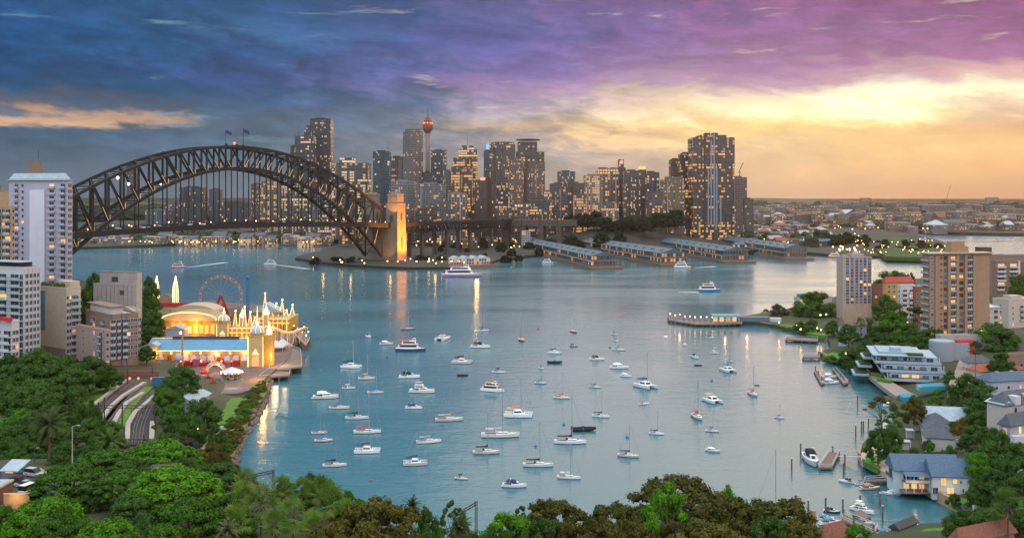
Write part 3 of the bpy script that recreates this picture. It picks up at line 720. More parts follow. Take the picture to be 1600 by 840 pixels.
cr = MB().bar((2,0,zrel(278,1700)), (4,0,zrel(268,1700)), 1.2).bar((1,0,zrel(270,1700)), (9,0,zrel(254,1700)), 1.0); cr.build('tower_crane', darkgrey, t_)
# needle tower
Yn = 2000; zn = lambda y: Zat(y, Yn) - CITY_Z
nd = thing('needle_tower', 'tall slender observation tower with a gold turret and red lights', 'tower', (Xat(668.5, Yn), Yn, CITY_Z))
gold = mat('gold_metal', (.40, .18, .07), .5, .15, .2, .2)
MB().lathe([(6,0),(4.6,zn(240)),(4.4,zn(206))], 14).build('shaft', mat('needle_shaft', (.22,.16,.13), .7), nd, smooth=True)
MB().lathe([(4,zn(209)),(9.6,zn(202)),(10.2,zn(199)),(10.2,zn(195)),(7.4,zn(194)),(7.4,zn(191)),(8.2,zn(190.5)),(8.0,zn(188)),(5,zn(186.5)),(4.6,zn(184)),(1.2,zn(182))], 18).build('turret', mat('turret_bronze', (.20,.075,.035), .6, .15, .2), nd)
for k in range(8):
    a = 2*math.pi*k/8
    MB().ball((7.9*math.cos(a), 7.9*math.sin(a), zn(192.3)), 1.3, 6, 4).build('red_light', redlamp, nd)
MB().rod((0,0,zn(183)), (0,0,zn(168.5)), 1.0, .35, 6).build('mast', darkgrey, nd)
# filler blocks along the foot of the city
fillers = [(530,552,300),(566,586,300),(700,716,300),(736,748,322),(776,800,322),(800,826,318),(826,858,312),(850,862,300),(896,916,305),(940,966,318),(1010,1034,300),(1060,1082,318),(1162,1176,312),(618,640,318),(655,690,326)]
for i, (a, b, yt) in enumerate(fillers):
    tower('low block with scattered lit windows at the foot of the city towers', a, b, yt, 1540 + 23*(i % 4), rnd.choice(((.26,.22,.2),(.2,.18,.18),(.3,.27,.25),(.17,.14,.13))), 'grid', rnd.uniform(.2,.55), group='low blocks at the foot of the city', name='city_block', cat='building')
tower('small square block peeping over the left curve of the arch truss', 200, 214, 257, 2600, (.2,.2,.22), 'grid', .05)

# ------------------------------------------------------------------ wharf sheds on the far shore
def wharf_shed(label, x0, y0, x1, y1, wd, ht, lit, storeys=2):
    """finger wharf from landward pixel (x0,y0) to seaward pixel (x1,y1)"""
    a, b = P(x0, y0, 3), P(x1, y1, 3); d = b - a; L = d.length; an = math.atan2(d.y, d.x)
    o = thing('wharf_shed', label, 'wharf', a, an, 'finger wharves with blue roofs')
    MB().box(-2, L+14, -wd/2-4, wd/2+4, -3.4, 0).build('pier_deck', timber, o)
    attrs(MB().box(0, L, -wd/2, wd/2, 0, ht).build('wall', FAC['grid'], o, color=(.16,.13,.11)), lit, 3.6, ht/storeys/1.0)
    n = max(2, int(L/28))
    MB().gable(0, L, -wd/2, wd/2, ht, wd*.15, 'x', 0, .8, .4).build('roof', bluegreyroof, o)
    for k in range(n):
        xx = L*(k+.5)/n
        for s in (-1, 1):
            MB().gable(xx-2, xx+2, s*wd*.25-2, s*wd*.25+2, ht+wd*.07, 1.4, 'y', 0, .2, .2).build('dormer', darkgrey, o)
    for s in (-1, 1):
        MB().box(2, L-1, s*(wd/2+.05)-.9, s*(wd/2+.05)+.9, ht*.46, ht*.52).build('awning', concrete, o)
    MB().loft([[(x_, -wd/2+.4, ht-.2), (x_, wd/2-.4, ht-.2), (x_, 0, ht+wd*.14)] for x_ in (L+.05, L+.5)]).build('gable_end', mat('gable_cream', (.40,.38,.36), .8), o)
    return o
wharf_shed('leftmost finger wharf with a blue gabled roof and pale balcony end', 838, 391, 943, 416, 28, 12, .22)
wharf_shed('second finger wharf from the left, lit along its side under the blue roof', 905, 386, 1052, 411, 32, 12, .55)
wharf_shed('third finger wharf from the left, dark sheds with scattered lights', 1000, 381, 1150, 407, 32, 12, .35)
wharf_shed('fourth finger wharf at the right, long teal roof and gabled end', 1110, 380, 1243, 402, 30, 12, .4)
def shore_shed(label, x0, x1, yb, ht, dp, lit, col=(.26,.18,.14)):
    Y = P(800, yb, 4).y; xa, xb = Xat(x0, Y), Xat(x1, Y)
    o = thing('shore_shed', label, 'building', ((xa+xb)/2, Y, 4)); w = (xb-xa)/2
    attrs(MB().box(-w, w, 0, dp, 0, ht).build('wall', FAC['grid'], o, color=col), lit, 3.4, 4)
    MB().gable(-w, w, 0, dp, ht, dp*.16, 'x', 0, .6).build('roof', bluegreyroof, o)
    return o
shore_shed('long blue roofed shore shed behind the two left wharves', 840, 1000, 383, 11, 26, .35)
shore_shed('long blue roofed shore shed behind the two right wharves', 985, 1180, 376, 11, 26, .4)
shore_shed('brick warehouse row with lit windows above the shore sheds', 990, 1095, 369, 16, 22, .45, (.25,.13,.09))
shore_shed('blue roofed warehouse right of the brick row', 1100, 1200, 366, 12, 22, .35)
shore_shed('low lit shed with a blue roof between the second and third finger wharves', 1052, 1102, 392, 8, 24, .5)
shore_shed('low lit shed with a blue roof between the third and fourth finger wharves', 1150, 1185, 391, 8, 22, .5)
shore_shed('low dark shed between the two left finger wharves', 930, 968, 391, 7, 20, .45)
shore_shed('brick store with a blue roof behind the fourth finger wharf', 1185, 1232, 377, 12, 24, .4, (.24,.13,.09))
shore_shed('dark roofed restaurant on piles between wharf and park headland', 1228, 1300, 385, 8, 24, .3, (.2,.15,.13))

# ------------------------------------------------------------------ low houses of the old quarter and lit shed on the point
def small_block(label, x, yb, wpx, hpx, Y=None, z=6, roof='gable', col=(.3,.24,.2), lit=.3, rcol=None, group=None, name='small_building', cat='building', rz=0.0, dep=None):
    if Y is None:
        for _ in range(4): v = P(x, yb, z); z = max(z, GS(v.x, v.y)+.5)
    Y = Y or P(x, yb, z).y; w = wpx*Y/F; h = hpx*Y/F; d = dep or w*.7
    o = thing(name, label, cat, (Xat(x, Y), Y, z), rz, group)
    attrs(MB().box(-w/2, w/2, -d/2, d/2, -6, h).build('wall', FAC['grid'], o, color=col), lit, 2.8, 3.3)
    if roof == 'gable': MB().gable(-w/2, w/2, -d/2, d/2, h, d*.22, 'x', 0, .3).build('roof', rcol or slate, o)
    elif roof == 'hip': MB().gable(-w/2, w/2, -d/2, d/2, h, d*.22, 'x', 0, .3, .25, d*.4).build('roof', rcol or slate, o)
    else: MB().box(-w/2+.3, w/2-.3, -d/2+.3, d/2-.3, h, h+.8).build('roof', rcol or concrete, o)
    return o
for i in range(8):
    o = small_block('narrow pale terrace house with chimneys in a row above the point', 735+i*7.4, 383-i*.4, 7.2, 10, None, 8, 'gable', rnd.choice(((.34,.27,.2),(.38,.33,.27),(.30,.24,.18))), .2, slate, 'terrace houses above the point', 'terrace_house', 'house')
    for s in (-1, 1): MB().box(s*2.2-.5, s*2.2+.5, -.6, .6, 6, 12.5).build('chimney', brown, o)
HB = [('white gabled house at the right end of the terraces', 822, 378, 14, 17, 'flat', (.5,.5,.5), .3), ('tan house row behind the left wharf', 800, 376, 26, 14, 'gable', (.35,.25,.16), .4),
      ('long tan house row above the shore road', 852, 374, 34, 13, 'gable', (.34,.24,.16), .4), ('small pale house above the shore road', 885, 372, 16, 10, 'gable', (.4,.36,.32), .3),
      ('pale blue roofed house on the slope below the wooded hill', 912, 372, 26, 14, 'gable', (.42,.40,.38), .3), ('tan flat house below the wooded hill', 938, 373, 24, 13, 'hip', (.38,.26,.18), .3),
      ('brick house left of the shore shed roofs', 960, 374, 20, 9, 'hip', (.26,.15,.1), .35), ('ochre lit end house left of the terraces', 727, 386, 11, 12, 'gable', (.55,.33,.10), .1),
      ('stone house beside the masonry spans of the viaduct', 770, 372, 28, 12, 'gable', (.32,.25,.19), .35), ('brick store with a slate roof below the masonry spans', 812, 366, 30, 10, 'gable', (.28,.2,.15), .35)]
for lab, x, yb, w, h, rf, c, li in HB: small_block(lab, x, yb, w, h, None, 8, rf, c, li)
hq = random.Random(9)
for k in range(46): small_block('small house with a pitched roof in the old quarter behind the wharves', hq.uniform(800, 1180), hq.uniform(361, 378), hq.uniform(8, 18), hq.uniform(5, 9), None, 7, hq.choice(('gable','gable','hip','flat')), hq.choice(((.3,.2,.14),(.26,.2,.17),(.34,.29,.25),(.2,.11,.08))), hq.uniform(.2,.5), hq.choice((slate, slate, bluegreyroof, terracotta)), 'small houses of the old quarter', 'small_house', 'house')
ps = thing('pier_pavilion', 'white roofed pier building lit yellow at the tip of the point', 'building', P(733, 413, 3), R(20))
attrs(MB().box(-22, 22, -10, 10, 0, 7).build('wall', FAC['grid'], ps, color=(.5,.42,.32)), .6, 3, 3.5)
for k in range(4): MB().gable(-22+11*k, -11+11*k, -10, 10, 7, 3.2, 'y', 0, .3).build('roof', zinc, ps)
MB().box(-26, 30, -17, -10.2, -3, .3).build('pier_deck', timber, ps)
lamp(P(745, 414, 8), 9000, (1, .6, .15), 2)
# ------------------------------------------------------------------ amusement park on the left shore
lunayellow = mat('park_yellow', (.50, .27, .05), .8, .1, .5)
lunacream = mat('park_cream', (.45, .33, .17), .8, .1, .5)
parkred = mat('park_red', (.30, .02, .02), .6, .15, .6)
strip = glow('festoon', (1.0, .52, .12), 2.3)
stripw = glow('white_festoon', (1.0, .70, .32), 2.8)
archlit = glow('arch_window', (.32, .30, .62), .6)
warmlit = glow('warm_interior', (1.0, .36, .04), .9)
ZP = 3.0
def LP(x, y, z=ZP): return P(x, y, z)
pv = MB().prism([LP(x, y).to_2d() for x, y in ((222,606),(232,560),(228,500),(236,478),(330,470),(420,478),(462,520),(452,560),(416,590),(404,606),(370,616),(300,616))], -1, 3.35)
tag(pv.build('park_pavement', mat('park_paving', (.13,.095,.085), .9, .25, .4)), kind='structure')
# long hall with blue roof
Yh = 465.0
hx0, hx1 = Xat(229, Yh), Xat(391, Yh)
hall = thing('fairground_hall', 'long yellow hall with a blue roof and arched windows in the amusement park', 'building', (hx0, Yh, 3.35))
Lh = hx1 - hx0
MB().box(0, Lh, 0, 16, 0, 5.8).build('wall', lunayellow, hall)
MB().box(-.15, Lh+.1, -.35, -.02, 4.1, 5.6).build('fascia', lunacream, hall)
MB().gable(0, Lh, 0, 16, 5.8, 4.4, 'x', 0, .6, .3).build('roof', mat('hall_blue_roof', (.10,.26,.40), .6, .15, .4), hall)
MB().box(Lh*.2, Lh*.85, 7.4, 8.6, 9.9, 11.2).build('roof_vent', darkgrey, hall)
MB().box(-.3, 5.4, -1.2, 15, 0, 8.2).build('end_block', lunacream, hall)
MB().gable(-.3, 5.4, -1.2, 15, 8.2, 1.2, 'y', 0, .2).build('end_roof', zinc, hall)
arc = MB().prism([(-1.3,0),(1.3,0)] + [(1.3*math.cos(a), 1.3+1.3*math.sin(a)) for a in [math.pi*k/8 for k in range(9)]], 0, .16).mesh('arch', archlit)
frm = MB().prism([(-1.6,-.1),(1.6,-.1)] + [(1.6*math.cos(a), 1.3+1.6*math.sin(a)) for a in [math.pi*k/8 for k in range(9)]], 0, .10).mesh('arch_frame', lunacream)
for k in range(11):
    x = Lh*(.14 + .80*k/10.0)
    if k in (1, 7):
        MB().box(x-.9, x+.9, -.14, -.02, 0, 3.3).build('red_door', parkred, hall); continue
    f_ = inst('window_frame', frm, hall, (x, -.02, 1.0)); f_.rotation_euler = (R(90), 0, 0)
    g_ = inst('arched_window', arc, hall, (x, -.10, 1.0)); g_.rotation_euler = (R(90), 0, 0)
for k in range(7):
    x = Lh*(.1 + .85*k/6); MB().ball((x, -.7, 4.6), .38, 6, 4).build('wall_lamp', bulb, hall)
    if k % 2 == 0: lamp((hx0+x, Yh-2.2, 3.35+4.6), 900, (1, .50, .10), .5)
MB().rod((-.2, -.7, 5.75), (Lh, -.7, 5.75), .13, .13, 4).build('eave_lights', strip, hall); MB().rod((-.2, 8, 10.5), (Lh, 8, 10.5), .10, .10, 4).build('ridge_lights', strip, hall)
for k in range(14): MB().box(Lh*.1 + Lh*.86*k/14, Lh*.1 + Lh*.86*k/14 + .18, -.2, -.02, 0, 4.0).build('pilaster', parkred if k % 2 else lunacream, hall)
MB().box(Lh*.66, Lh*.71, -.5, -.1, 2.9, 4.9).build('red_sign', redlamp, hall)
# domed towers
def dome_tower(label, x, yb, w, h, domer, fin, lit=True, rz=0.0):
    v = LP(x, yb); o = thing('domed_tower', label, 'tower', (v.x, v.y, 3.35), rz)
    MB().box(-w/2, w/2, -w/2, w/2, 0, h).build('shaft', lunacream, o)
    MB().box(-w/2-.25, w/2+.25, -w/2-.25, w/2+.25, h, h+.6).build('cornice', lunayellow, o)
    MB().lathe([(domer*.8,h+.6),(domer,h+1.2),(domer*1.02,h+2.0),(domer*.85,h+2.0+domer*.5),(domer*.5,h+2.0+domer*.85),(domer*.18,h+2.1+domer)], 16).build('dome', mat('dome_stripe', (.34,.42,.5), .4, .25, 1.2), o, smooth=True)
    MB().lathe([(.5,h+2+domer),(.75,h+3+domer),(.3,h+3.8+domer),(.08,h+fin)], 8).build('finial', stripw, o)
    for s in (-1, 1):
        MB().box(s*(w/2+.05)-.16, s*(w/2+.05)+.16, -w/2-.2, -w/2+.1, 0, h).build('corner_lights', strip, o)
    MB().box(-w*.24, w*.24, -w/2-.12, -w/2+.02, .2, h*.36).build('portal', warmlit, o)
    MB().prism([(-w*.25, 0), (w*.25, 0), (0, h*.2)], 0, .2).build('gablet', strip, o, (0, -w/2-.03, h*.40)).rotation_euler = (R(90), 0, 0)
    for k in range(8):
        a = 2*math.pi*k/8; pts = [(domer*1.06*math.cos(q)*math.cos(a), domer*1.06*math.cos(q)*math.sin(a), h+1.8+domer*1.02*math.sin(q)) for q in (0,.35,.7,1.05,1.4)]
        MB().path(pts, .09, 4).build('dome_lights', strip, o)
    return o
dt = dome_tower('tall lit tower with a striped dome at the right end of the blue roofed hall', 402, 572, 6.6, 13.6, 3.0, 13.5)
MB().box(3.4, 6.4, -1, 6, 0, 14).build('side_wing', lunayellow, dt); MB().lathe([(1.2,14),(1.3,15.5),(.6,17.5),(.1,20)], 8, (5, 2, 0)).build('minaret', stripw, dt)
lamp(LP(411, 573, 9), 5200, (1, .48, .08), 1); lamp(LP(402, 578, 7), 1500, (1, .48, .08), 1)
dome_tower('smaller lit gateway tower with a round dome left of the festooned funhouse', 350, 532, 6.0, 9.0, 3.0, 8.5)
lamp(LP(350, 540, 7), 3000, (1, .50, .10), 1)
# big arched pavilion
Yb = 560.0; bx = Xat(295, Yb)
pav = thing('arched_pavilion', 'wide pavilion with a ribbed tan arched roof over a glowing open front', 'building', (bx, Yb, 3.35), R(-4))
def vault(w, dpt, z0, rise, y0, x0, ribs):
    n = 14; rings = []
    for yy in (y0, y0+dpt):
        rings.append([(x0 + w/2*math.cos(math.pi*k/n), yy, z0 + rise*math.sin(math.pi*k/n)) for k in range(n+1)] + [(x0 - w/2, yy, z0-.5), (x0 + w/2, yy, z0-.5)])
    return MB().loft(rings)
vroof = mat('vault_roof', (.42, .33, .24), .6, .12, .4)
vault(31, 17, 8.4, 4.0, 0, 0, 0).build('vault_roof', vroof, pav)
vault(26, 16, 10.5, 4.2, 18, -5, 0).build('vault_roof', vroof, pav)
for k in range(7):
    yy = 1 + 2.5*k; MB().path([(15.6*math.cos(math.pi*j/14), yy, 8.4+4.15*math.sin(math.pi*j/14)) for j in range(15)], .22, 4).build('roof_rib', lunacream, pav)
MB().path([(15.7*math.cos(math.pi*j/14), -.2, 8.4+4.1*math.sin(math.pi*j/14)) for j in range(15)], .3, 5).build('arch_lights', strip, pav)
MB().box(-15, 15, 3, 16, 0, 8.0).build('hall_wall', lunayellow, pav); MB().box(-13, 8, 18, 33, 0, 10.0).build('hall_wall', lunacream, pav)
for k in range(9): MB().box(-14.5+3.25*k, -12.6+3.25*k, 2.8, 3.0, .4, 4+2.6*math.sin(k*1.7)**2).build('lit_stall', warmlit, pav)
for k in range(4): MB().box(-15+10*k-.3, -15+10*k+.3, -.3, .3, 0, 8.4).build('column', lunacream, pav)
lamp((bx+4, Yb-3, 8), 6500, (1, .45, .07), 1); lamp((bx-7, Yb-2, 7.5), 3000, (1, .45, .07), 1)
sh = thing('ride_shed', 'small grey blue roofed shed left of the glowing pavilion front', 'shed', LP(273, 530), 0)
MB().box(-5, 5, 0, 8, 0, 5.5).build('wall', lavwhite, sh); MB().gable(-5, 5, 0, 8, 5.5, 2, 'y', 0, .3).build('roof', zinc, sh)
# funhouse with peaks and festoons
def peaked(label, name, x0, x1, yb, depth, ztops, seed):
    r = random.Random(seed); a, b = LP(x0, yb), LP(x1, yb); L = b.x - a.x
    o = thing(name, label, 'building', (a.x, a.y, 3.35))
    MB().box(0, L, 0, depth, 0, 6.5).build('wall', lunayellow, o)
    MB().box(-.1, L+.1, -.2, depth+.2, 6.5, 7.1).build('cornice', lunacream, o)
    n = len(ztops)
    for i, zt in enumerate(ztops):
        x = L*(i+.5)/n; w = L/n*.46; y = depth*r.uniform(.2, .7)
        MB().add([(x-w,y-w,7.1),(x+w,y-w,7.1),(x+w,y+w,7.1),(x-w,y+w,7.1),(x,y,zt)], [(0,1,4),(1,2,4),(2,3,4),(3,0,4),(0,3,2,1)]).build('peak', mat('peak_roof', (.40,.33,.25), .7, .15, .6), o)
        for s in (-1, 1): MB().rod((x+s*w, y-w-.08, 7.2), (x, y-.15, zt+.1), .16, .16, 4).build('ridge_lights', strip, o)
        MB().ball((x, y, zt+.4), .4, 6, 4).build('top_bulb', bulbw, o)
    for z in (6.9, 4.6): MB().rod((0, -.35, z), (L, -.35, z), .14, .14, 4).build('festoon', strip, o)
    for k in range(int(L/2.6)):
        x = 1.3+2.6*k
        MB().rod((x, -.3, .3), (x, -.3, 6.8), .11, .11, 4).build('pilaster_lights', strip, o)
        if k % 2: MB().box(x-.9, x+.9, -.16, -.02, .3, 3.2).build('opening', warmlit if r.random() < .6 else darkgrey, o)
    return o
peaked('yellow funhouse crowded with pointed roofs and strings of bulbs', 'funhouse', 359, 393, 534, 22, (15,12.5,17,14,11), 3)
peaked('festooned long stall hall with pointed roofs at the waterside end of the park', 'stall_hall', 402, 452, 518, 24, (20,11,14,16,10,13), 5)
for x, y, w in ((372,538,2500),(385,540,1800),(420,526,2600),(440,524,2200),(366,515,2500)): lamp(LP(x, y, 8), w*1.6, (1, .50, .10), 1)
fs = thing('steel_sign_arch', 'blue grey peaked canopy roof among the festooned stalls', 'canopy', LP(418, 512))
MB().gable(-9, 9, -5, 5, 10, 5, 'y', 0, .5).build('roof', zinc, fs); MB().box(-8, 8, -4, 4, 0, 9.8).build('wall', lunacream, fs)
# minaret posts
for i, (x, y, h) in enumerate(((379,530,12),(416,528,13))):
    o = thing('minaret_post', ('thin lit minaret in the middle of the funhouse front', 'thin lit minaret right of the striped dome tower')[i], 'tower', LP(x, y))
    MB().box(-1.3, 1.3, -1.3, 1.3, 0, h).build('shaft', lunacream, o); MB().lathe([(1.5,h),(1.7,h+1.2),(.9,h+2.6),(.1,h+5)], 10).build('cap', stripw, o)
    for s in (-1, 1): MB().rod((s*1.35, -1.35, 0), (s*1.35, -1.35, h), .12, .12, 4).build('edge_lights', strip, o)
# twin entrance towers and face arch
for i, x in enumerate((245, 274.5)):
    o = thing('entrance_tower', ('left', 'right')[i] + ' one of the twin tapering towers outlined with white bulbs beside the dark arch', 'tower', LP(x, 478), 0, 'twin entrance towers')
    for z0, z1, w0, w1 in ((0,10,2.3,2.1),(10.02,15,1.9,1.6),(15.02,18,1.4,.9),(18.02,21.5,.7,.1)):
        MB().lathe([(w0,z0),(w1,z1)], 10).build('tier', mat('tower_cream', (.62,.45,.2), .7), o)
        for k in range(5):
            a = -math.pi/2 + (k-2)*.62; MB().rod((w0*1.04*math.cos(a), w0*1.04*math.sin(a), z0+.1), (w1*1.04*math.cos(a), w1*1.04*math.sin(a), z1), .17, .17, 4).build('outline_lights', stripw, o)
    lamp(LP(x, 481, 8) , 2500, (1, .7, .3), 1)
o = thing('entrance_arch', 'dark domed back of the entrance arch between the twin lit towers', 'gateway', LP(260, 479))
MB().prism([(-4.4,0),(4.4,0)] + [(4.4*math.cos(a), 5+4.4*math.sin(a)) for a in [math.pi*k/12 for k in range(13)]], 0, 2.5).build('arch', brown, o).rotation_euler = (R(90), 0, 0)
MB().box(-7, 20, -5, -2, 0, 3.2).build('red_awning', parkred, o)
# ferris wheel
Yw = 628.0; rw = 33*Yw/F; zw = Zat(463, Yw)
fw = thing('ferris_wheel', 'pale thin rimmed ferris wheel on red braced legs', 'ferris wheel', (Xat(345, Yw), Yw, 3.35), R(8))
zc = zw - 3.35; frim = mat('wheel_rim', (.42, .20, .16), .5, .1)
for yy in (-1.2, 1.2):
    for rr in (rw, rw*.9):
        MB().path([(rr*math.cos(2*math.pi*k/40), yy, zc+rr*math.sin(2*math.pi*k/40)) for k in range(41)], .11, 5).build('rim', frim, fw)
    for k in range(20):
        a = 2*math.pi*k/20; MB().rod((0, yy*.6, zc), (rw*.9*math.cos(a), yy, zc+rw*.9*math.sin(a)), .03, .03, 4).build('spoke', frim, fw)
for k in range(20):
    a = 2*math.pi*(k+.5)/20; c_ = (rw*.95*math.cos(a), 0, zc+rw*.95*math.sin(a))
    MB().lathe([(.2,-.6),(.5,-.5),(.55,0),(.1,.6)], 8, c_).build('gondola', mat('gondola', (.5,.25,.22), .5, .3), fw)
for yy in (-2.4, 2.4):
    for s in (-1, 1): MB().rod((s*5.2, yy*1.6, 0), (s*.35, yy*.7, zc+.5), .55, .45, 6).build('leg', parkred, fw)
    MB().rod((-3.6, yy*1.4, zc*.3), (3.6, yy*1.4, zc*.3), .4, .4, 6).build('brace', parkred, fw); MB().rod((-2.0, yy*1.2, zc*.62), (2.0, yy*1.2, zc*.62), .4, .4, 6).build('brace', parkred, fw)
MB().rod((0,-2.2,zc), (0,2.2,zc), .9, .9, 10).build('hub', parkred, fw)
# drop tower
Yd = 575.0; zt = Zat(436, Yd) - 3.35
dtw = thing('drop_tower', 'tall blue lattice drop tower ride with a ball on top', 'ride', (Xat(387, Yd), Yd, 3.35))
bl = mat('ride_blue', (.04, .14, .30), .5, .15)
lt = MB(); s_ = .7; k = 0; z = 0.0
for cx in (-s_, s_):
    for cy2 in (-s_, s_): lt.bar((cx, cy2, 0), (cx, cy2, zt), .3)
while z < zt - 2.2:
    for cy2 in (-s_, s_): lt.bar((-s_, cy2, z), (s_, cy2, z+2), .22); lt.bar((s_, cy2, z), (-s_, cy2, z), .22)
    for cx in (-s_, s_): lt.bar((cx, -s_, z), (cx, s_, z+2), .22)
    z += 2.0
lt.build('lattice_mast', bl, dtw); MB().ball((0,0,zt+.9), 1.1, 10, 8).build('top_ball', bl, dtw)
MB().lathe([(1.2,7),(2.3,7.2),(2.3,8.2),(1.2,8.8)], 12).build('seat_carriage', parkred, dtw)
# coaster lattice at the water's edge
co = thing('wooden_coaster', 'pale lattice roller coaster standing at the water edge of the park', 'roller coaster', LP(442, 535))
tw = mat('coaster_timber', (.42, .33, .22), .8, .15)
for i in range(9):
    x = -13 + 3.2*i; hh = 6.5 + 1.6*math.sin(i*.9)
    MB().bar((x,-3,0), (x,-3,hh), .22).bar((x,3,0), (x,3,hh), .22).bar((x,-3,hh), (x,3,hh), .2).bar((x,-3,.5), (x,3,hh), .15).bar((x,-3,hh*.5), (x,3,hh*.5), .15).build('trestle', tw, co)
for yy in (-2.5, 2.5): MB().path([(-13+3.2*i, yy, 6.7+1.6*math.sin(i*.9)) for i in range(9)], .2, 5).build('track', tw, co)
MB().path([(-13+3.2*i, -3.1, 7.6+1.6*math.sin(i*.9)) for i in range(9)], .13, 4).build('track_lights', strip, co)
# waterside platforms on piles
def pile_deck(label, poly_px, z, pile=True, m=None, name='pile_wharf', edge=True):
    poly = [P(x, y, z).to_2d() for x, y in poly_px]; c = sum(poly, Vector((0,0)))/len(poly)
    o = thing(name, label, 'wharf', (c.x, c.y, z))
    lp = [(p.x-c.x, p.y-c.y) for p in poly]
    MB().prism(lp, -.5, 0).build('deck', m or decktimber, o)
    n = len(lp)
    if pile:
        for i in range(n):
            a, b = Vector(lp[i]), Vector(lp[(i+1)%n]); q = max(1, int((b-a).length/4))
            for k in range(q):
                e = a.lerp(b, k/q)*.97; MB().rod((e.x, e.y, -z-1.5), (e.x, e.y, -.5), .28, .28, 6).build('pile', timber, o)
    if edge:
        for i in range(n):
            a, b = Vector(lp[i])*.985, Vector(lp[(i+1)%n])*.985; MB().bar((*a, 1.0), (*b, 1.0), .12).bar((*a, .5), (*b, .5), .08).build('railing', white, o)
    return o
pile_deck('broad timber wharf on piles below the domed tower', [(420,578),(472,573),(470,548),(452,540),(424,552)], 3.0)
pile_deck('long timber jetty on piles at the foot of the park', [(404,590),(452,586),(454,580),(420,578)], 2.4)
pile_deck('far timber wharf with lamps at the seaward corner of the park', [(457,520),(478,540),(484,530),(466,512)], 3.2)
for i, (x, y) in enumerate(((459,519),(465,524),(472,530),(478,535),(482,529),(475,521))):
    o = thing('wharf_lamp', 'small lit lamp post along the seaward wharf of the park', 'lamp', P(x, y, 3.2), 0, 'lamps on the seaward wharf of the park')
    MB().rod((0,0,0), (0,0,3.6), .08).build('post', darkgrey, o); MB().ball((0,0,3.8), .3, 6, 4).build('globe', bulb, o)
for i, (x, y, w) in enumerate(((431,548,9),(441,545,6))):
    o = thing('marquee', ('large', 'small')[i] + ' white peaked marquee on the wharf beside the domed tower', 'tent', P(x, y, 3.0))
    MB().add([(-w/2,-w/2,2.6),(w/2,-w/2,2.6),(w/2,w/2,2.6),(-w/2,w/2,2.6),(0,0,5.4),(-w/2,-w/2,2.2),(w/2,-w/2,2.2),(w/2,w/2,2.2),(-w/2,w/2,2.2)], [(0,1,4),(1,2,4),(2,3,4),(3,0,4),(5,6,1,0),(6,7,2,1),(7,8,3,2),(8,5,0,3)]).build('canopy', white, o)
    for sx in (-1,1):
        for sy in (-1,1): MB().rod((sx*w*.48, sy*w*.48, 0), (sx*w*.48, sy*w*.48, 2.5), .09).build('pole', white, o)
lamp(P(430, 556, 8), 2200, (1, .7, .35), 1); lamp(P(445, 560, 6), 1200, (1, .7, .35), 1)
# small rides on the forecourt
o = thing('ride_arch', 'beige scalloped arch ride front standing on the forecourt', 'ride', LP(337, 583))
MB().path([(4.2*math.cos(math.pi*k/10), 0, 4.5*math.sin(math.pi*k/10)) for k in range(11)], .9, 8).build('arch', lunacream, o)
for k in range(5): MB().ball((4.2*math.cos(math.pi*(k+.5)/5), -.7, 4.5*math.sin(math.pi*(k+.5)/5)), .6, 8, 5).build('medallion', mat('medallion', (.1,.3,.4), .5), o)
o = thing('carousel', 'small carousel ride with blue and white lights on the forecourt', 'ride', LP(362, 594))
MB().lathe([(4.4,0),(4.4,.4),(.6,.5)], 16).build('platform', mat('ride_teal', (.05,.25,.33), .5), o)
MB().lathe([(4.6,3.4),(4.6,3.9),(.4,5.6)], 12).build('canopy', mat('ride_canopy', (.5,.5,.55), .6), o)
for k in range(10):
    a = 2*math.pi*k/10; MB().rod((3.6*math.cos(a), 3.6*math.sin(a), .4), (3.6*math.cos(a), 3.6*math.sin(a), 3.5), .08).build('pole', gold, o)
    MB().ball((4.5*math.cos(a), 4.5*math.sin(a), 3.6), .28, 5, 4).build('bulb', glow('cool_bulb', (.5,.8,1.0), 6) if k % 3 else bulbw, o)
    MB().obox((3.2*math.cos(a), 3.2*math.sin(a), 1.3), (1.3,.6,1.0), a+1.57).build('seat', parkred if k%2 else mat('ride_green', (.1,.3,.1), .5), o)
lamp(LP(362, 596, 6), 900, (.8,.85,1), .5)
for i, (x, y) in enumerate(((325,594),(333,602),(318,585),(352,588),(372,590))):
    o = thing('ride_car', 'red round ride tub standing on the forecourt', 'ride', LP(x, y), i, 'red ride tubs on the forecourt')
    MB().lathe([(.6,0),(1.3,.5),(1.4,1.3),(1.1,1.3),(.9,.6)], 10).build('tub', parkred, o); MB().lathe([(.2,.6),(.2,2.6),(1.2,2.7),(.1,3.5)], 8).build('parasol', parkred, o)
o = thing('swing_ride', 'tall orange ride mast with a white blue pod in front of the hall', 'ride', LP(285, 576))
MB().rod((0,0,0), (0,0,17), .55, .4, 8).build('mast', mat('ride_orange', (.45,.20,.05), .6), o); MB().ball((-1.6,-1,5.2), 1.9, 10, 7).build('pod', lavwhite, o); MB().bar((-1.6,-1,3.6), (-3,-1,0), .5).build('strut', lavwhite, o)
MB().ball((-.8,0,16.2), .6, 8, 5).build('lamp', bulbw, o)
bo = thing('ride_booths', 'low red lit ride booth row along the front of the hall', 'booth', LP(322, 573))
for k in range(8): MB().box(-13+3.6*k, -10.2+3.6*k, -1, 1.6, 0, 2.2+.7*(k%3)).build('booth', parkred if k % 2 else mat('booth_pink', (.26,.07,.10), .6), bo)
for k in range(6): MB().ball((-11+4.6*k, -1.3, 2.9), .3, 6, 4).build('lamp', redlamp if k%2 else bulb, bo)
lamp(LP(318, 577, 5.5), 900, (1,.3,.3), .5); lamp(LP(340, 575, 5.5), 900, (1,.4,.35), .5)
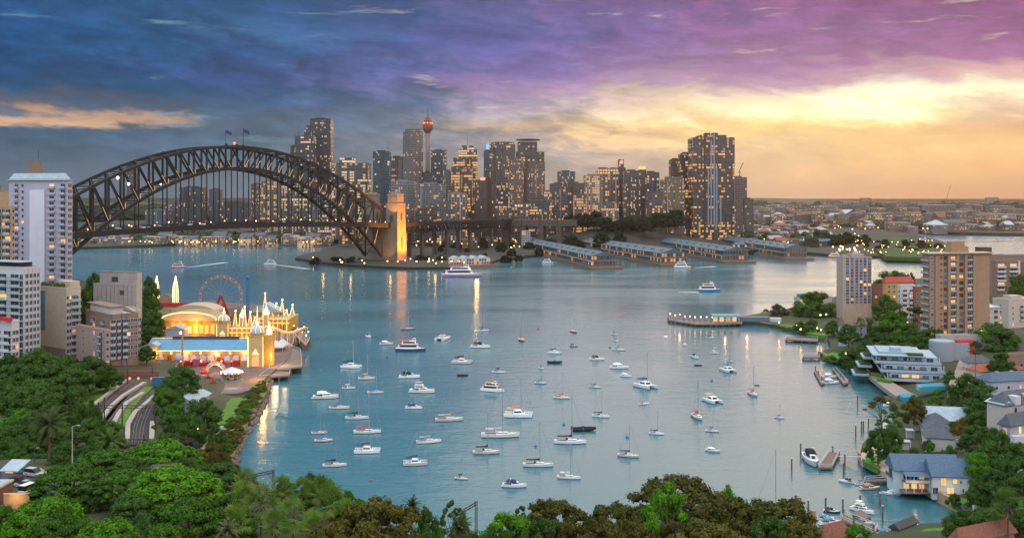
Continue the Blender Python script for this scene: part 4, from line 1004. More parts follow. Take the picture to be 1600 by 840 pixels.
# ------------------------------------------------------------------ flats: blocks with real windows and balconies
_wm = {}
def win_mesh(w, h, kind, frame=None):
    k = (round(w, 2), round(h, 2), kind, frame and frame.name)
    if k not in _wm:
        f = .09
        mb = MB().box(-w/2-f, w/2+f, -.10, .0, h, h+f, 0).box(-w/2-f, w/2+f, -.16, .0, -f-.05, 0, 0).box(-w/2-f, -w/2, -.10, .0, 0, h, 0).box(w/2, w/2+f, -.10, .0, 0, h, 0)
        if w > 1.3: mb.box(-.04, .04, -.08, 0, 0, h, 0)
        mb.add([(-w/2,-.03,0),(w/2,-.03,0),(w/2,-.03,h),(-w/2,-.03,h)], [(0,1,2,3)], 1)
        g = {'dark': glass, 'blue': blueglass, 'lit': winlit, 'lit2': winlit2, 'blind': offwhite}[kind]
        _wm[k] = mb.mesh('window', [frame or white, g])
    return _wm[k]
_bm = {}
def balc_mesh(w, d, solid, m):
    k = (round(w, 2), d, solid, m.name)
    if k not in _bm:
        mb = MB().box(-w/2, w/2, -d, -.01, -.22, 0, 0)
        if solid: mb.box(-w/2, w/2, -d-.02, -d+.13, .003, 1.0, 0)
        else:
            mb.box(-w/2, w/2, -d+.02, -d+.07, .1, .95, 1).box(-w/2, w/2, -d, -d+.1, .96, 1.04, 2)
        mb.box(-w/2-.12, -w/2+.003, -d, -.01, -.2, 1.0, 0)
        _bm[k] = mb.mesh('balcony', [m, rail, darkgrey])
    return _bm[k]
class Block:
    """box with its near corner at photo column xc; the left face runs to xl, the right face to xr"""
    def __init__(s, name, label, cat, xc, xl, xr, yt, Y, th, z0, wall, nfl=None, R_=None, group=None, h=None, storey=3.0, parapet=True, roofm=None, L_=None):
        th = R(th); c, n = math.cos(th), math.sin(th); Cx = Xat(xc, Y); k = (xl-XC)/F; k2 = (xr-XC)/F
        s.L = L_ or (Cx - k*Y)/(c + k*n); s.R = R_ or (k2*Y - Cx)/(n - k2*c)
        s.h = h or Zat(yt, Y) - z0; s.storey = storey; s.n = nfl or int(s.h/storey)
        s.storey = s.h / s.n if nfl else storey
        s.o = thing(name, label, cat, (Cx, Y, z0), -th, group); s.wall = wall; s.r = random.Random(label)
        MB().box(-s.L, 0, 0, s.R, -8, s.h).build('wall', wall, s.o)
        if parapet:
            t = .3
            MB().box(-s.L-.1, .1, -.1, t, s.h+.003, s.h+.8).box(-t, .1, t+.003, s.R-t, s.h+.003, s.h+.8).box(-s.L-.1, .1, s.R-t, s.R+.1, s.h+.003, s.h+.8).box(-s.L-.1, -s.L+t, t, s.R-t, s.h+.003, s.h+.8).build('parapet', wall, s.o)
            MB().box(-s.L+.35, -.35, .35, s.R-.35, s.h+.004, s.h+.12).build('roof', roofm or concrete, s.o)
        s.count = 0
    def pos(s, face, u, off=0.0):
        if face == 'L': return (-s.L*(1-u), -off, 0), 0.0
        return (off, s.R*u, 0), math.pi/2
    def windows(s, face, us, w, h, sill=.9, lit=0.044, f0=0, f1=None, kinds=('dark',), frame=None, off=0.0, skip=0.0, zs=None):
        for f in range(f0, s.n if f1 is None else f1):
            for u in us:
                if s.count > 104 or s.r.random() < skip: continue
                q = s.r.random(); kd = 'lit' if q < lit else ('lit2' if q < lit*1.4 else s.r.choice(kinds))
                (x, y, _), rz = s.pos(face, u, off)
                inst('window', win_mesh(w, h, kd, frame), s.o, (x, y, f*s.storey+sill), rz); s.count += 1
    def balconies(s, face, us, w, d=1.4, solid=False, m=None, f0=0, f1=None, door=True, lit=0.055, doorw=None):
        for f in range(f0, s.n if f1 is None else f1):
            for u in us:
                (x, y, _), rz = s.pos(face, u)
                inst('balcony', balc_mesh(w, d, solid, m or white), s.o, (x, y, f*s.storey+.2), rz)
                if door and s.count <= 104:
                    q = s.r.random(); kd = 'lit' if q < lit else ('lit2' if q < lit*1.3 else 'dark')
                    inst('balcony_door', win_mesh(doorw or w*.78, 2.15, kd), s.o, (x, y, f*s.storey+.25), rz); s.count += 1
    def strip(s, face, u0, u1, z0, z1, proud, m, name='panel'):
        if face == 'L': mb = MB().box(-s.L*(1-u0), -s.L*(1-u1), -proud, -.005, z0, z1)
        else: mb = MB().box(.005, proud, s.R*u0, s.R*u1, z0, z1)
        return mb.build(name, m, s.o)
    def plant(s, x0, x1, y0, y1, h, m=None, name='roof_plant'):
        return MB().box(-s.L*(1-x0), -s.L*(1-x1), s.R*y0, s.R*y1, s.h+.13, s.h+h).build(name, m or s.wall, s.o)

b = Block('apartment_tower', 'tallest lavender white apartment tower with a pale pyramid roof left of the bridge', 'apartment tower', 106, 14, 113, 284, 500, 12, 8, lavwhite, storey=3.05)
b.strip('L', .37, .62, 0, b.h-4, .9, mat('lavender_panel', (.55,.55,.66), .85, .04, .2)); b.strip('L', .29, .365, 0, b.h-3.5, .5, lavwhite)
f0 = b.n - 17
b.balconies('L', (.13,), 2.6, .9, True, lavwhite, f0, doorw=2.0, lit=0.033); b.windows('L', (.235,), 1.2, 1.3, f0=f0, lit=0.044)
b.balconies('L', (.73,), 3.8, 1.0, True, lavwhite, f0, lit=0.110, doorw=2.6); b.balconies('L', (.92,), 3.6, 1.6, True, lavwhite, f0, lit=0.110, doorw=2.6)
b.windows('R', (.25, .6), 1.5, 1.6, f0=f0, lit=0.055, frame=cream)
MB().gable(-b.L+1, -2, 1, b.R-1, b.h+1.6, 2.8, 'x', 0, 1.0, .6, min(b.L, b.R)*.45).build('pyramid_roof', zinc, b.o)
MB().box(-b.L-.6, .6, -1.2, b.R, b.h+.82, b.h+1.0).build('eave', white, b.o)
b.plant(.28, .50, .5, .95, 10.5, brown); MB().rod((-b.L*.55, b.R*.7, b.h+10), (-b.L*.55, b.R*.7, b.h+16), .12).build('antenna', darkgrey, b.o)
b = Block('apartment_tower', 'pink tan apartment tower cut off by the left edge, below the lavender one', 'apartment tower', 18, -60, 23, 324, 455, 15, 8, tan, storey=3.05)
f0 = b.n-10; b.balconies('L', (.75, .93), 3.4, 1.2, True, cream, f0, lit=0.044); b.windows('L', (.84,), 1.5, 1.7, f0=f0, lit=0.055); b.strip('L', .62, .67, 0, b.h+1, .7, cream); b.windows('R', (.5,), 1.2, 1.4, f0=f0)
b.plant(.3, .9, .3, .9, 7, tan, 'penthouse'); b.plant(.35, .75, .4, .8, 10, brown)
b = Block('balcony_block', 'white stepped apartment block with long glass balconies at the left edge', 'apartment block', 37, -60, 63, 420, 428, 24, 4, white, storey=2.9)
f0 = b.n - 13; wv = white
for k_, (u, w) in enumerate(((.66, 7), (.86, 6.2), (.965, 2.4))): b.balconies('L', (u,), w, 1.5+.3*k_, False, wv, f0, lit=0.028)
b.windows('R', (.18, .42, .64, .86), 1.5, 1.7, f0=f0, lit=0.028, frame=white)
for u in (.05, .30, .53, .75, .95): b.strip('R', u-.02, u+.02, 0, b.h+.5, .35, white, 'pilaster')
b.plant(.45, .9, .25, .9, 2.6, darkgrey, 'penthouse'); MB().box(-b.L*.6, -.5, -1.2, b.R*.8, b.h+2.7, b.h+3.0).build('penthouse_roof', zinc, b.o)
b = Block('balcony_block', 'lower white block with two red awnings in front of the stepped white block', 'apartment block', 18, -60, 30, 504, 400, 24, 4, white, storey=2.9)
b.balconies('L', (.72, .92), 5, 1.6, True, white, 1, lit=0.083); b.windows('R', (.3, .7), 1.4, 1.6)
for u in (.72, .95): MB().box(-b.L*(1-u)-2.3, -b.L*(1-u)+2.3, -2.2, -.2, b.h+.9, b.h+2.2).build('red_awning', mat('awning_red', (.5,.02,.03), .7), b.o)
b = Block('slab_block', 'beige blank ended block with a glass strip and blue glass balconies', 'apartment block', 104, 60, 126, 452, 452, 34, 6, cream, storey=3.0)
b.strip('L', .05, .24, b.h*.40, b.h-1.5, .12, blueglass, 'glass_strip'); b.strip('L', .02, .96, 0, b.h*.18, .15, brown, 'brick_base')
f0 = max(0, b.n - 10)
b.windows('R', (.1, .25), 1.3, 1.6, f0=f0, lit=0.033); b.balconies('R', (.62,), b.R*.62, 1.3, False, white, f0, doorw=3.0, lit=0.083)
b.windows('R', (.5,), 2.4, 1.8, f0=f0, lit=0.066); b.plant(.5, .98, .3, .98, 3.4, cream, 'stair_head')
for u in (.1, .3, .55, .75): MB().ball((-b.L*(1-u), b.R*.2, b.h+1.2), 1.5, 7, 5).build('roof_shrub', mat('shrub_leaf', (.04,.07,.018), .9, .5, 3.0, bump=.8), b.o)
b = Block('concrete_block', 'windowless stained grey concrete block with a stepped top by the water', 'building', 213, 146, 222, 446, 520, 12, 8, concrete, storey=3.2)
b.strip('L', .62, .72, b.h-5, b.h-2.6, .08, darkgrey, 'vent'); b.plant(.12, 1.0, .2, .98, 6.5, concrete, 'upper_storey')
MB().box(-b.L*.60, -b.L*.45, b.R*.2-.1, b.R*.2, b.h+1.6, b.h+4.2).build('dark_opening', darkgrey, b.o); MB().box(-b.L*.9, -.4, b.R*.18, b.R*.99, b.h+6.51, b.h+6.9).build('upper_roof', brown, b.o)
for k in range(9): MB().box(-b.L*(k+1)/10-.1, -b.L*(k+1)/10+.1, -.12, -.005, 0, b.h).build('panel_joint', mat('joint', (.22,.20,.19), .9), b.o)
b = Block('brick_flats', 'brown flats with a flat roof terrace and blue drainpipes along the railway', 'apartment block', 172, 134, 216, 494, 440, 48, 6, brown, storey=2.95)
f0 = 1; b.balconies('L', (.35, .75), 3.6, 1.0, False, offwhite, f0, lit=0.028); b.balconies('R', (.12, .3, .48), 3.0, 1.0, False, offwhite, f0, lit=0.011); b.windows('R', (.66, .78, .9), 1.5, 1.5, f0=f0, lit=0.028)
for u in (.03, .4, .58): b.strip('R', u, u+.012, 0, b.h+1, .3, mat('blue_pipe', (.04,.12,.28), .5), 'drainpipe')
b.plant(.1, .95, .08, .5, 3.6, offwhite, 'penthouse'); MB().box(-b.L*.98, -.2, .2, b.R*.55, b.h+3.7, b.h+4.1).build('penthouse_roof', brown, b.o)
b.plant(.2, .5, .6, .75, 1.8, white)
b = Block('brick_flats', 'lower pinkish front flats with two glowing windows below the brown flats', 'apartment block', 165, 119, 172, 518, 420, 42, 6, mat('pink_brick', (.30,.21,.18), .9, .12, .6), storey=2.95)
b.windows('L', (.25,), 1.2, 1.4, lit=0.055); b.windows('L', (.62,), .9, 1.6, lit=.5); b.balconies('L', (.84,), 3.4, 1.0, False, darkgrey, lit=0.028); b.windows('R', (.4,), 1.2, 1.5)
# low building by the platforms
b = Block('railway_building', 'long low brown terrace of flats beyond the railway, right of the brown flats', 'building', 208, 196, 220, 488, 470, 60, 6, cream, storey=3)
b.windows('R', (.2, .5, .8), 1.6, 1.5, lit=0.028); b.windows('L', (.5,), 1.2, 1.4)

# ------------------------------------------------------------------ railway
def ribbon(name, px, w, off, m, z=None, kind='structure', th=0.0, label=None, cat=None, group=None):
    pts = [P(x, y, 4.8) for x, y in px]
    fine = []
    for a, b_ in zip(pts, pts[1:]):
        n = max(1, int((b_-a).length/4))
        for k in range(n): fine.append(a.lerp(b_, k/n))
    fine.append(pts[-1]); rings = []
    for i, p in enumerate(fine):
        d = (fine[min(i+1, len(fine)-1)] - fine[max(i-1, 0)]); d.z = 0; d.normalize(); s = Vector((d.y, -d.x, 0))*(w/2)
        zz = (z if z is not None else G(p.x, p.y) + off)
        a_, b_ = p - s, p + s
        rings.append([(a_.x,a_.y,zz), (b_.x,b_.y,zz), (b_.x,b_.y,zz-.9), (a_.x,a_.y,zz-.9)])
    o = MB().loft(rings).build(name, m); return tag(o, label, cat, group, kind)
ballast = mat('ballast', (.05,.045,.046), .95, .35, 1.5, bump=.5)
ZR = 6.6
BEDS = [[(214,597),(190,614),(171,632),(150,658),(132,684)], [(228,602),(206,620),(190,637),(171,662),(158,690)], [(247,616),(233,630),(226,642),(217,666),(213,695)]]
for bed, w in zip(BEDS, (7.5, 6.0, 8.5)): ribbon('railway_track', bed, w, 0, ballast, 5.1)
railm = mat('rail_steel', (.22,.17,.14), .5, .2, 1, .5)
def offset_px(px, d): return [(x+d, y) for x, y in px]
for bed, ds in zip(BEDS, ((-6,-2.5,3,6.5), (-3.4,1.2), (-7,-2.6,3.2,8))):
    for d in ds: ribbon('rail', offset_px(bed, d), .16, 0, railm, 5.27)
palec = mat('platform_edge', (.36,.31,.27), .9, .15, .8)
for i, (px, lab) in enumerate((([(197,596),(158,626),(137,642),(111,670)], 'pale curving kerb wall left of the railway tracks'), ([(226,600),(192,621),(174,637),(157,660)], 'pale curving platform wall between the first and second tracks'),
                               ([(224,616),(198,632),(185,650),(178,664)], 'pale curving platform wall right of the second track'), ([(243,620),(211,647),(200,666),(199,690)], 'pale wall on the left side of the right hand track'), ([(238,662),(237,690)], 'short pale wall on the right side of the right hand track'))):
    ribbon('platform_wall', px, 1.5, 0, palec, 5.9, None, 0, lab, 'wall')
ribbon('grass_bank', [(234,604),(214,622),(200,640),(190,668)], 3.4, 0, grass, 5.15)
ribbon('grass_bank', [(180,600),(150,618),(120,640),(92,668)], 5.0, 0, grass, 5.15)
ribbon('footpath', [(402,596),(372,630),(345,662),(320,690)], 3.2, .35, paving)
ribbon('lawn', [(372,612),(352,632),(333,654)], 8.5, .30, grass)
ribbon('grass_bank', [(411,596),(394,618),(378,640),(362,668),(350,700)], 6, .45, mat('dry_grass', (.13,.13,.03), .95, .4, 1.2, bump=.6))
# sea wall rocks
rk = [MB().ball((0,0,0), 1, 7, 5, 0, .7) for _ in range(3)]
for k, m_ in enumerate(rk):
    rr = random.Random(k); m_.v = [(x*(1+rr.uniform(-.3,.3)), y*(1+rr.uniform(-.3,.3)), z*(1+rr.uniform(-.3,.3))) for x, y, z in m_.v]
rockm = mat('rock', (.16,.115,.095), .95, .35, 1.2, bump=.6); rkm = [m_.mesh('boulder', rockm) for m_ in rk]
edge = [P(x, y) for x, y in ((419,592),(414,604),(411,616),(400,641),(386,664),(371,690),(359,710),(357,728),(362,740))]
nrock = 0
for a, b_ in zip(edge, edge[1:]):
    for k in range(int((b_-a).length/1.15)):
        for row in range(2):
            p = a.lerp(b_, rnd.random()) + Vector((1.5 - row*1.5 + rnd.uniform(-.6,.6), rnd.uniform(-.6,.6), 0)); s = rnd.uniform(.7, 1.5)
            if nrock < 290:
                tag(inst('boulder', rnd.choice(rkm), None, (p.x, p.y, .3+row*1.2), rnd.uniform(0,6), None, (s,s,s)), 'brown boulder in the rough sea wall below the railway path', 'rock', 'boulders of the sea wall'); nrock += 1
# gantries
gsteel = mat('gantry_steel', (.07,.045,.04), .7, .3, .8)
def gantry(label, x0, x1, yb, Y, posts, ztop=None, extra=()):
    a = Vector((Xat(x0, Y), Y, Zat(yb, Y))); b_ = Vector((Xat(x1, Y), Y, Zat(yb, Y)))
    o = thing('railway_gantry', label, 'gantry', (a.x, Y, 0)); L = b_.x - a.x; z = a.z
    bm_ = MB().bar((0,0,z), (L,0,z), .25, .22).bar((0,0,z-.9), (L,0,z-.9), .18, .18)
    n = max(2, int(L/1.2))
    for k in range(n): bm_.bar((L*k/n,0,z-.9*(k%2)), (L*(k+1)/n,0,z-.9*((k+1)%2)), .1)
    bm_.build('beam', gsteel, o)
    for x, yt in posts:
        px_ = Xat(x, Y) - a.x; MB().bar((px_, 0, G(px_+a.x, Y)-1), (px_, 0, Zat(yt, Y)), .34).build('post', gsteel, o)
    for x in extra:
        px_ = Xat(x, Y) - a.x; MB().box(px_-.1, px_+.1, -.1, .1, z-2.6, z-.9).build('insulator', darkgrey, o)
    return o, a, z
gantry('rusty overhead wire gantry spanning the curved tracks, nearer the trees', 91, 244, 633, 330, ((113,660),(154,628),(163,620),(191,628),(242,630)), extra=(130,172,205,222))
o, a, z = gantry('dark signal gantry with red lights at the far end of the tracks', 170, 246, 587, 405, ((199,575),(238,574),(172,587),(246,586)))
for x in (188.6, 203.5, 217, 238):
    px_ = Xat(x, 405) - a.x
    MB().box(px_-.5, px_+.5, -.3, .1, z-1.6, z-.2).build('signal_box', darkgrey, o); MB().ball((px_, -.55, z-.9), .48, 8, 6).build('red_signal', redlamp, o)
    lamp((Xat(x, 405), 404, z-.9), 120, (1,.08,.05), .3)
gantry('thin gantry with a blue post just above the bright green domes', 200, 277, 686, 285, ((225,680),(276,679)))
def angled_gantry(label, x0, y0, x1, y1, xp, yp, Y, lean):
    o = thing('railway_gantry', label, 'gantry', (Xat(xp, Y), Y, 0)); bx_ = Xat(xp, Y)
    p = Vector((Xat(x0, Y+lean)-bx_, lean, Zat(y0, Y+lean))); q = Vector((Xat(x1, Y)-bx_, 0, Zat(y1, Y)))
    d = MB(); d.bar(p, q, .2).bar(p-Vector((0,0,.6)), q-Vector((0,0,.6)), .2)
    for k in range(8): d.bar(p.lerp(q,k/8)-Vector((0,0,.6*(k%2))), p.lerp(q,(k+1)/8)-Vector((0,0,.6*((k+1)%2))), .08)
    d.build('beam', gsteel, o)
    lt_ = MB(); zt_ = Zat(yp, Y); zb_ = G(bx_, Y)-1
    for sx in (-.25,.25): lt_.bar((sx,0,zb_), (sx,0,zt_), .13)
    zz = zb_
    while zz < zt_-.6: lt_.bar((-.25,0,zz), (.25,0,zz+.6), .08).bar((.25,0,zz), (-.25,0,zz+.6), .08); zz += .6
    lt_.build('lattice_post', gsteel, o); return o
o = angled_gantry('rusty overhead gantry standing against the water above the palm crowns', 368, 747, 427, 734, 427, 733, 250, 6)
MB().bar((Xat(373,251)-Xat(427,250), 1, 2), (Xat(373,251)-Xat(427,250), 1, Zat(726,251)), .3).build('post', gsteel, o); MB().bar((-1.6, 0, Zat(737,250)), (0, 0, Zat(752,250)), .12).build('strut', gsteel, o)
angled_gantry('rusty lattice post and arm poking out of the trees at the lower centre', 712, 802, 744, 784, 744, 782, 224, 3)

# ------------------------------------------------------------------ street corner at lower left
def poly_px(pts, z): return [P(x, y, z).to_2d() for x, y in pts]
ZS = 17.2
tag(MB().prism(poly_px([(-40,722),(30,728),(62,738),(72,752),(66,775),(60,800),(20,830),(-60,850)], ZS), 6, ZS).build('street', asphalt), kind='structure')
tag(MB().prism(poly_px([(62,729),(74,737),(73,752),(71,752),(66,740)], ZS+.14), 8, ZS+.14).build('kerb', mat('kerb_stone', (.30,.22,.17), .9)), kind='structure')
carglass = mat('car_glass', (.02,.025,.03), .1, .1, 1)
carlamp = mat('headlamp_lens', (.5,.5,.5), .2, .05, 1); tyre = mat('tyre', (.02,.02,.02), .9, .1, 2)
def make_car(label, loc, rz, col, van=False, suv=False, group=None, lights=False):
    o = thing('van' if van else 'parked_car', label, 'van' if van else 'car', loc, rz, group)
    L, w, hb_, ht = (4.9, .95, 1.15, 2.15) if van else ((4.6, .92, 1.0, 1.75) if suv else (4.3, .87, .88, 1.42))
    rings = []
    for x, z, k in ((-L/2, .55, .86), (-L/2+.12, .3, .95), (-L/2+.5, .25, 1), (L/2-.7, .25, 1), (L/2-.15, .3, .93), (L/2, .5, .84)):
        t_ = hb_ if -L/2+.1 < x < L/2-1.0 else hb_*(.92 if x < 0 else .80)
        rings.append([(x, -w*k, z), (x, w*k, z), (x, w*k, t_*.8), (x, w*k*.94, t_), (x, -w*k*.94, t_), (x, -w*k, t_*.8)])
    MB().loft(rings).build('body', anycol, o, color=col)
    if van: cab = ((-L/2+.1, hb_-.05, .92), (-L/2+.2, ht, .82), (L/2-1.5, ht, .82), (L/2-.6, hb_-.05, .9))
    elif suv: cab = ((-L/2+.12, hb_-.05, .92), (-L/2+.5, ht, .8), (L/2-2.0, ht, .8), (L/2-1.15, hb_-.05, .9))
    else: cab = ((-L/2+.5, hb_-.05, .92), (-L/2+1.2, ht, .76), (L/2-2.0, ht, .76), (L/2-1.15, hb_-.05, .9))
    MB().loft([[(x, -w*k, z), (x, w*k, z), (x, w*k, z+.06), (x, -w*k, z+.06)] for x, z, k in cab[1:3]]).build('roof', anycol, o, color=col)
    g = MB(); a_, b_, c_, d_ = cab
    q = [[(x, -w*k, z) for x, z, k in cab], [(x, w*k, z) for x, z, k in cab]]
    g.add(q[0]+q[1], [(0,3,2,1),(4,5,6,7),(0,1,5,4),(2,3,7,6)]); g.build('windows', carglass, o)
    for sx in (-L*.3, L*.31):
        for sy in (-1, 1): 
            wh = MB().rod((sx, sy*(w-.16), .33), (sx, sy*(w+.02), .33), .33, .33, 12).build('wheel', tyre, o)
            MB().rod((sx, sy*(w+.021), .33), (sx, sy*(w+.03), .33), .19, .19, 8).build('hubcap', carlamp, wh)
    for sy in (-1, 1): MB().box(L/2-.14, L/2+.01, sy*w*.62-.16, sy*w*.62+.16, .55, .72).build('headlight', bulbw if lights else carlamp, o)
    MB().box(-L/2-.01, -L/2+.1, -w*.75, w*.75, .62, .74).build('tail_light', mat('tail_red', (.3,.01,.01), .3), o)
    return o
def onst(x, y): return P(x, y, ZS)
make_car('silver people carrier parked at the kerb behind the palm', onst(53, 743), R(-18), (.42,.42,.44), suv=True)
make_car('teal car parked half under the pale awning behind the silver people carrier', onst(37, 738), R(-20), (.08,.16,.19))
make_car('dark maroon car parked on the near side of the lower left street', onst(21, 757), R(172), (.10,.02,.02), suv=True)
make_car('small pale blue car between the maroon car and the white van', onst(38, 760), R(165), (.28,.36,.42))
make_car('white van with its tailgate towards us on the lower left street', onst(46, 770), R(75), (.75,.75,.73), van=True)
make_car('bright blue car nearest us in the lower left street', onst(49, 783), R(70), (.02,.14,.30))
cl = make_car('car with glowing headlights half hidden under the dome shaped tree', P(117, 777, 16.4) + Vector((0,0,0)), R(-80), (.1,.1,.1), lights=True)
bb = thing('corner_building', 'brown brick corner building with a lit wall at the lower left edge', 'building', P(-30, 800, ZS), 0)
MB().box(-6, 1.4, -2, 10, 0, 3.4).build('wall', brickred, bb); MB().box(-6.2, 1.6, -2.2, 10.2, 3.41, 3.8).build('parapet', cream, bb); MB().box(-5.8, 1.2, -1.8, 9.8, 3.811, 3.9).build('roof', zinc, bb)
lw = thing('brick_wall', 'low brown brick yard wall lit yellow beside the parked cars', 'wall', P(27, 796, ZS), R(4))
MB().box(-2.6, 2.4, -.2, .2, 0, 3.2).build('brickwork', brown, lw); MB().box(-2.7, 2.5, -.3, .3, 3.21, 3.4).build('coping', sandstone, lw)
lamp(P(24, 797, ZS) + Vector((.3, -1.6, 2.6)), 420, (1, .6, .1), .3)
aw = thing('awning', 'pale blue metal awning roof with a glowing strip under its edge at the left', 'awning', P(23, 752, ZS), R(-6))
MB().add([(-2.2,-2.2,3.0),(2.1,-2.2,3.0),(2.4,2.2,4.4),(-2.0,2.2,4.4),(-2.2,-2.2,2.8),(2.1,-2.2,2.8),(2.4,2.2,4.2),(-2.0,2.2,4.2)], [(0,1,2,3),(4,7,6,5),(0,4,5,1),(1,5,6,2),(2,6,7,3),(3,7,4,0)]).build('roof', zinc, aw)
MB().box(-.8, 1.0, -2.25, -2.1, 2.55, 2.75).build('light_strip', winlit, aw)
for sx in (-2, 2): MB().rod((sx, -2, 0), (sx, -2, 2.8), .08).build('post', darkgrey, aw)
def street_lamp(label, x, yb, yt, Y, col=None, arm=1.2, lit=True, group=None, z=None):
    z = Zat(yb, Y) if z is None else z; h = Zat(yt, Y) - z
    o = thing('street_lamp', label, 'street lamp', (Xat(x, Y), Y, z), 0, group)
    MB().rod((0,0,0), (0,0,h), .14, .08, 8).build('pole', col or concrete, o)
    MB().rod((0,0,h-.1), (arm,0,h+.15), .06, .05, 6).build('arm', col or concrete, o)
    MB().box(arm-.1, arm+.5, -.15, .15, h+.05, h+.25).build('lamp_head', bulb if lit else concrete, o); return o
street_lamp('tall pale lamp post in front of the curving railway walls', 113, 728, 665, 232, lit=False)
street_lamp('thin lamp post behind the silver people carrier', 54, 735, 700, 240, darkgrey, .6, lit=False)
street_lamp('short lamp post among bushes left of the rock sea wall', 303, 690, 670, 310, lit=True); street_lamp('pale lamp post above the bushes near the lawn path', 313, 676, 660, 325, lit=False)
gs = thing('marquee_roof', 'pale blue tent roof half hidden in trees near the lawn', 'tent', P(298, 636, 4))
MB().gable(-4.5, 4.5, -9, 9, 3.4, 2.2, 'y', 0, .4).build('roof', zinc, gs); MB().box(-4.2, 4.2, -8.7, 8.7, 0, 3.1).build('side', lavwhite, gs)
bs = thing('blue_hoarding', 'dark blue hoarding box beside the signal gantry', 'hoarding', P(250, 603, 5)); MB().box(-3, 3, -1, 1, 0, 3.4).box(-3.1, 3.1, -1.1, 1.1, 3.41, 3.6).build('panel', mat('hoarding_blue', (.04,.12,.22), .6), bs)
lw = thing('lineside_wall', 'red brown lineside fence wall at the end of the tracks', 'wall', P(215, 588, 5)); MB().box(-14, 9, -.2, .2, 0, 2.0).box(-14.1, 9.1, -.3, .3, 2.01, 2.2).build('wall', brickred, lw)
# ------------------------------------------------------------------ right shore: towers and flats
def gz(x, y, z=6.0):
    for _ in range(6):
        v = P(x, y, z); z = G(v.x, v.y)
    return z
b = Block('apartment_tower', 'narrow pale pinkish apartment tower standing alone near the right shore', 'apartment tower', 1317, 1307, 1362, 403, 625, 84, 2, mat('pinkish_render', (.36,.28,.24), .85, .12, .3), nfl=22)
f0 = b.n-16
b.windows('R', (.16, .32, .48, .63, .77, .92), 1.7, 1.45, f0=f0, lit=.05, kinds=('dark','dark','dark','blue'), frame=lavwhite)
b.plant(.1, .9, .35, .75, 2.6, b.wall); b.plant(.2, .7, .1, .25, 1.6, concrete); MB().box(-b.L*.7, -b.L*.3, b.R*.5, b.R*.6, b.h+2.6, b.h+4.2).build('tank', white, b.o)
lamp((Xat(1352, 622), 614, Zat(484, 622)), 700, (1,.6,.15), .4)
b = Block('apartment_tower', 'broad tan brick apartment tower with balcony columns and a rooftop block', 'apartment tower', 1453, 1442, 1546, 399, 490, 80, 6, mat('ochre_brick', (.31,.195,.125), .9, .12, .5), nfl=15)
f0 = b.n-14; W_ = b.R
b.windows('R', (.035,), 1.6, 1.3, f0=f0, lit=.02, kinds=('blue','blue','dark')); b.windows('R', (.19,), 1.1, .7, sill=1.4, f0=f0, lit=.03, frame=tan)
b.windows('R', (.255,), 1.5, 1.7, f0=f0, lit=.06, kinds=('dark','dark','blue'), frame=brickred)
b.balconies('R', (.385,), 3.0, .7, False, darkgrey, f0, lit=.25); b.windows('R', (.52,), 2.2, 1.6, f0=f0, lit=.06, kinds=('dark','blue','dark'), frame=brickred)
b.balconies('R', (.66,), 2.8, .7, False, darkgrey, f0, lit=.22); b.windows('R', (.93,), 1.6, .7, sill=1.4, f0=f0, lit=.05, frame=tan)
for u in (.10, .31, .45, .59, .73): b.strip('R', u-.022, u+.022, 0, b.h, .9, b.wall, 'pier')
b.strip('R', .76, .99, 0, b.h, .35, b.wall, 'wall_panel')
b.balconies('L', (.25, .7), 3.4, 1.0, False, tan, f0, lit=.04)
MB().box(-b.L-1.2, 1.6, -1.4, b.R+1.2, b.h+.81, b.h+1.3).build('roof_slab', cream, b.o)
b.plant(.1, .9, .36, .66, 4.2, b.wall, 'penthouse'); MB().box(-b.L*.8, -b.L*.15, b.R*.38, b.R*.60, b.h+4.21, b.h+6.6).build('lift_house', b.wall, b.o)
b = Block('apartment_block', 'long brown balcony slab behind the tan tower at the right edge', 'apartment block', 1546, 1536, 1660, 400, 700, 82, 6, brown, storey=3)
f0 = b.n-8; b.balconies('R', (.12, .28, .44, .62), 6.5, 1.0, False, concrete, f0, lit=.12); b.windows('R', (.2, .36, .53), 1.6, 1.5, f0=f0, lit=.1)
MB().box(-9, -1, -5, 2.5, 0, b.h+6.0).build('stair_tower', mat('dark_brick', (.10,.065,.055), .9, .2, .6), b.o); b.plant(.3, .9, .2, .6, 1.5, zinc)
b = Block('apartment_block', 'white and red brick flats with wide balconies at the right edge', 'apartment block', 1556, 1549, 1660, 409, 640, 82, 6, brown, storey=2.9)
f0 = b.n-6; b.balconies('R', (.08, .26), 5.5, 1.2, True, white, f0, lit=.25); b.strip('R', .36, .62, 0, b.h-.4, .25, brickred, 'brick_panel'); b.windows('R', (.44, .55), 1.5, 1.5, f0=f0, off=.26); b.strip('R', .33, .36, 0, b.h+.6, .4, white, 'pier')
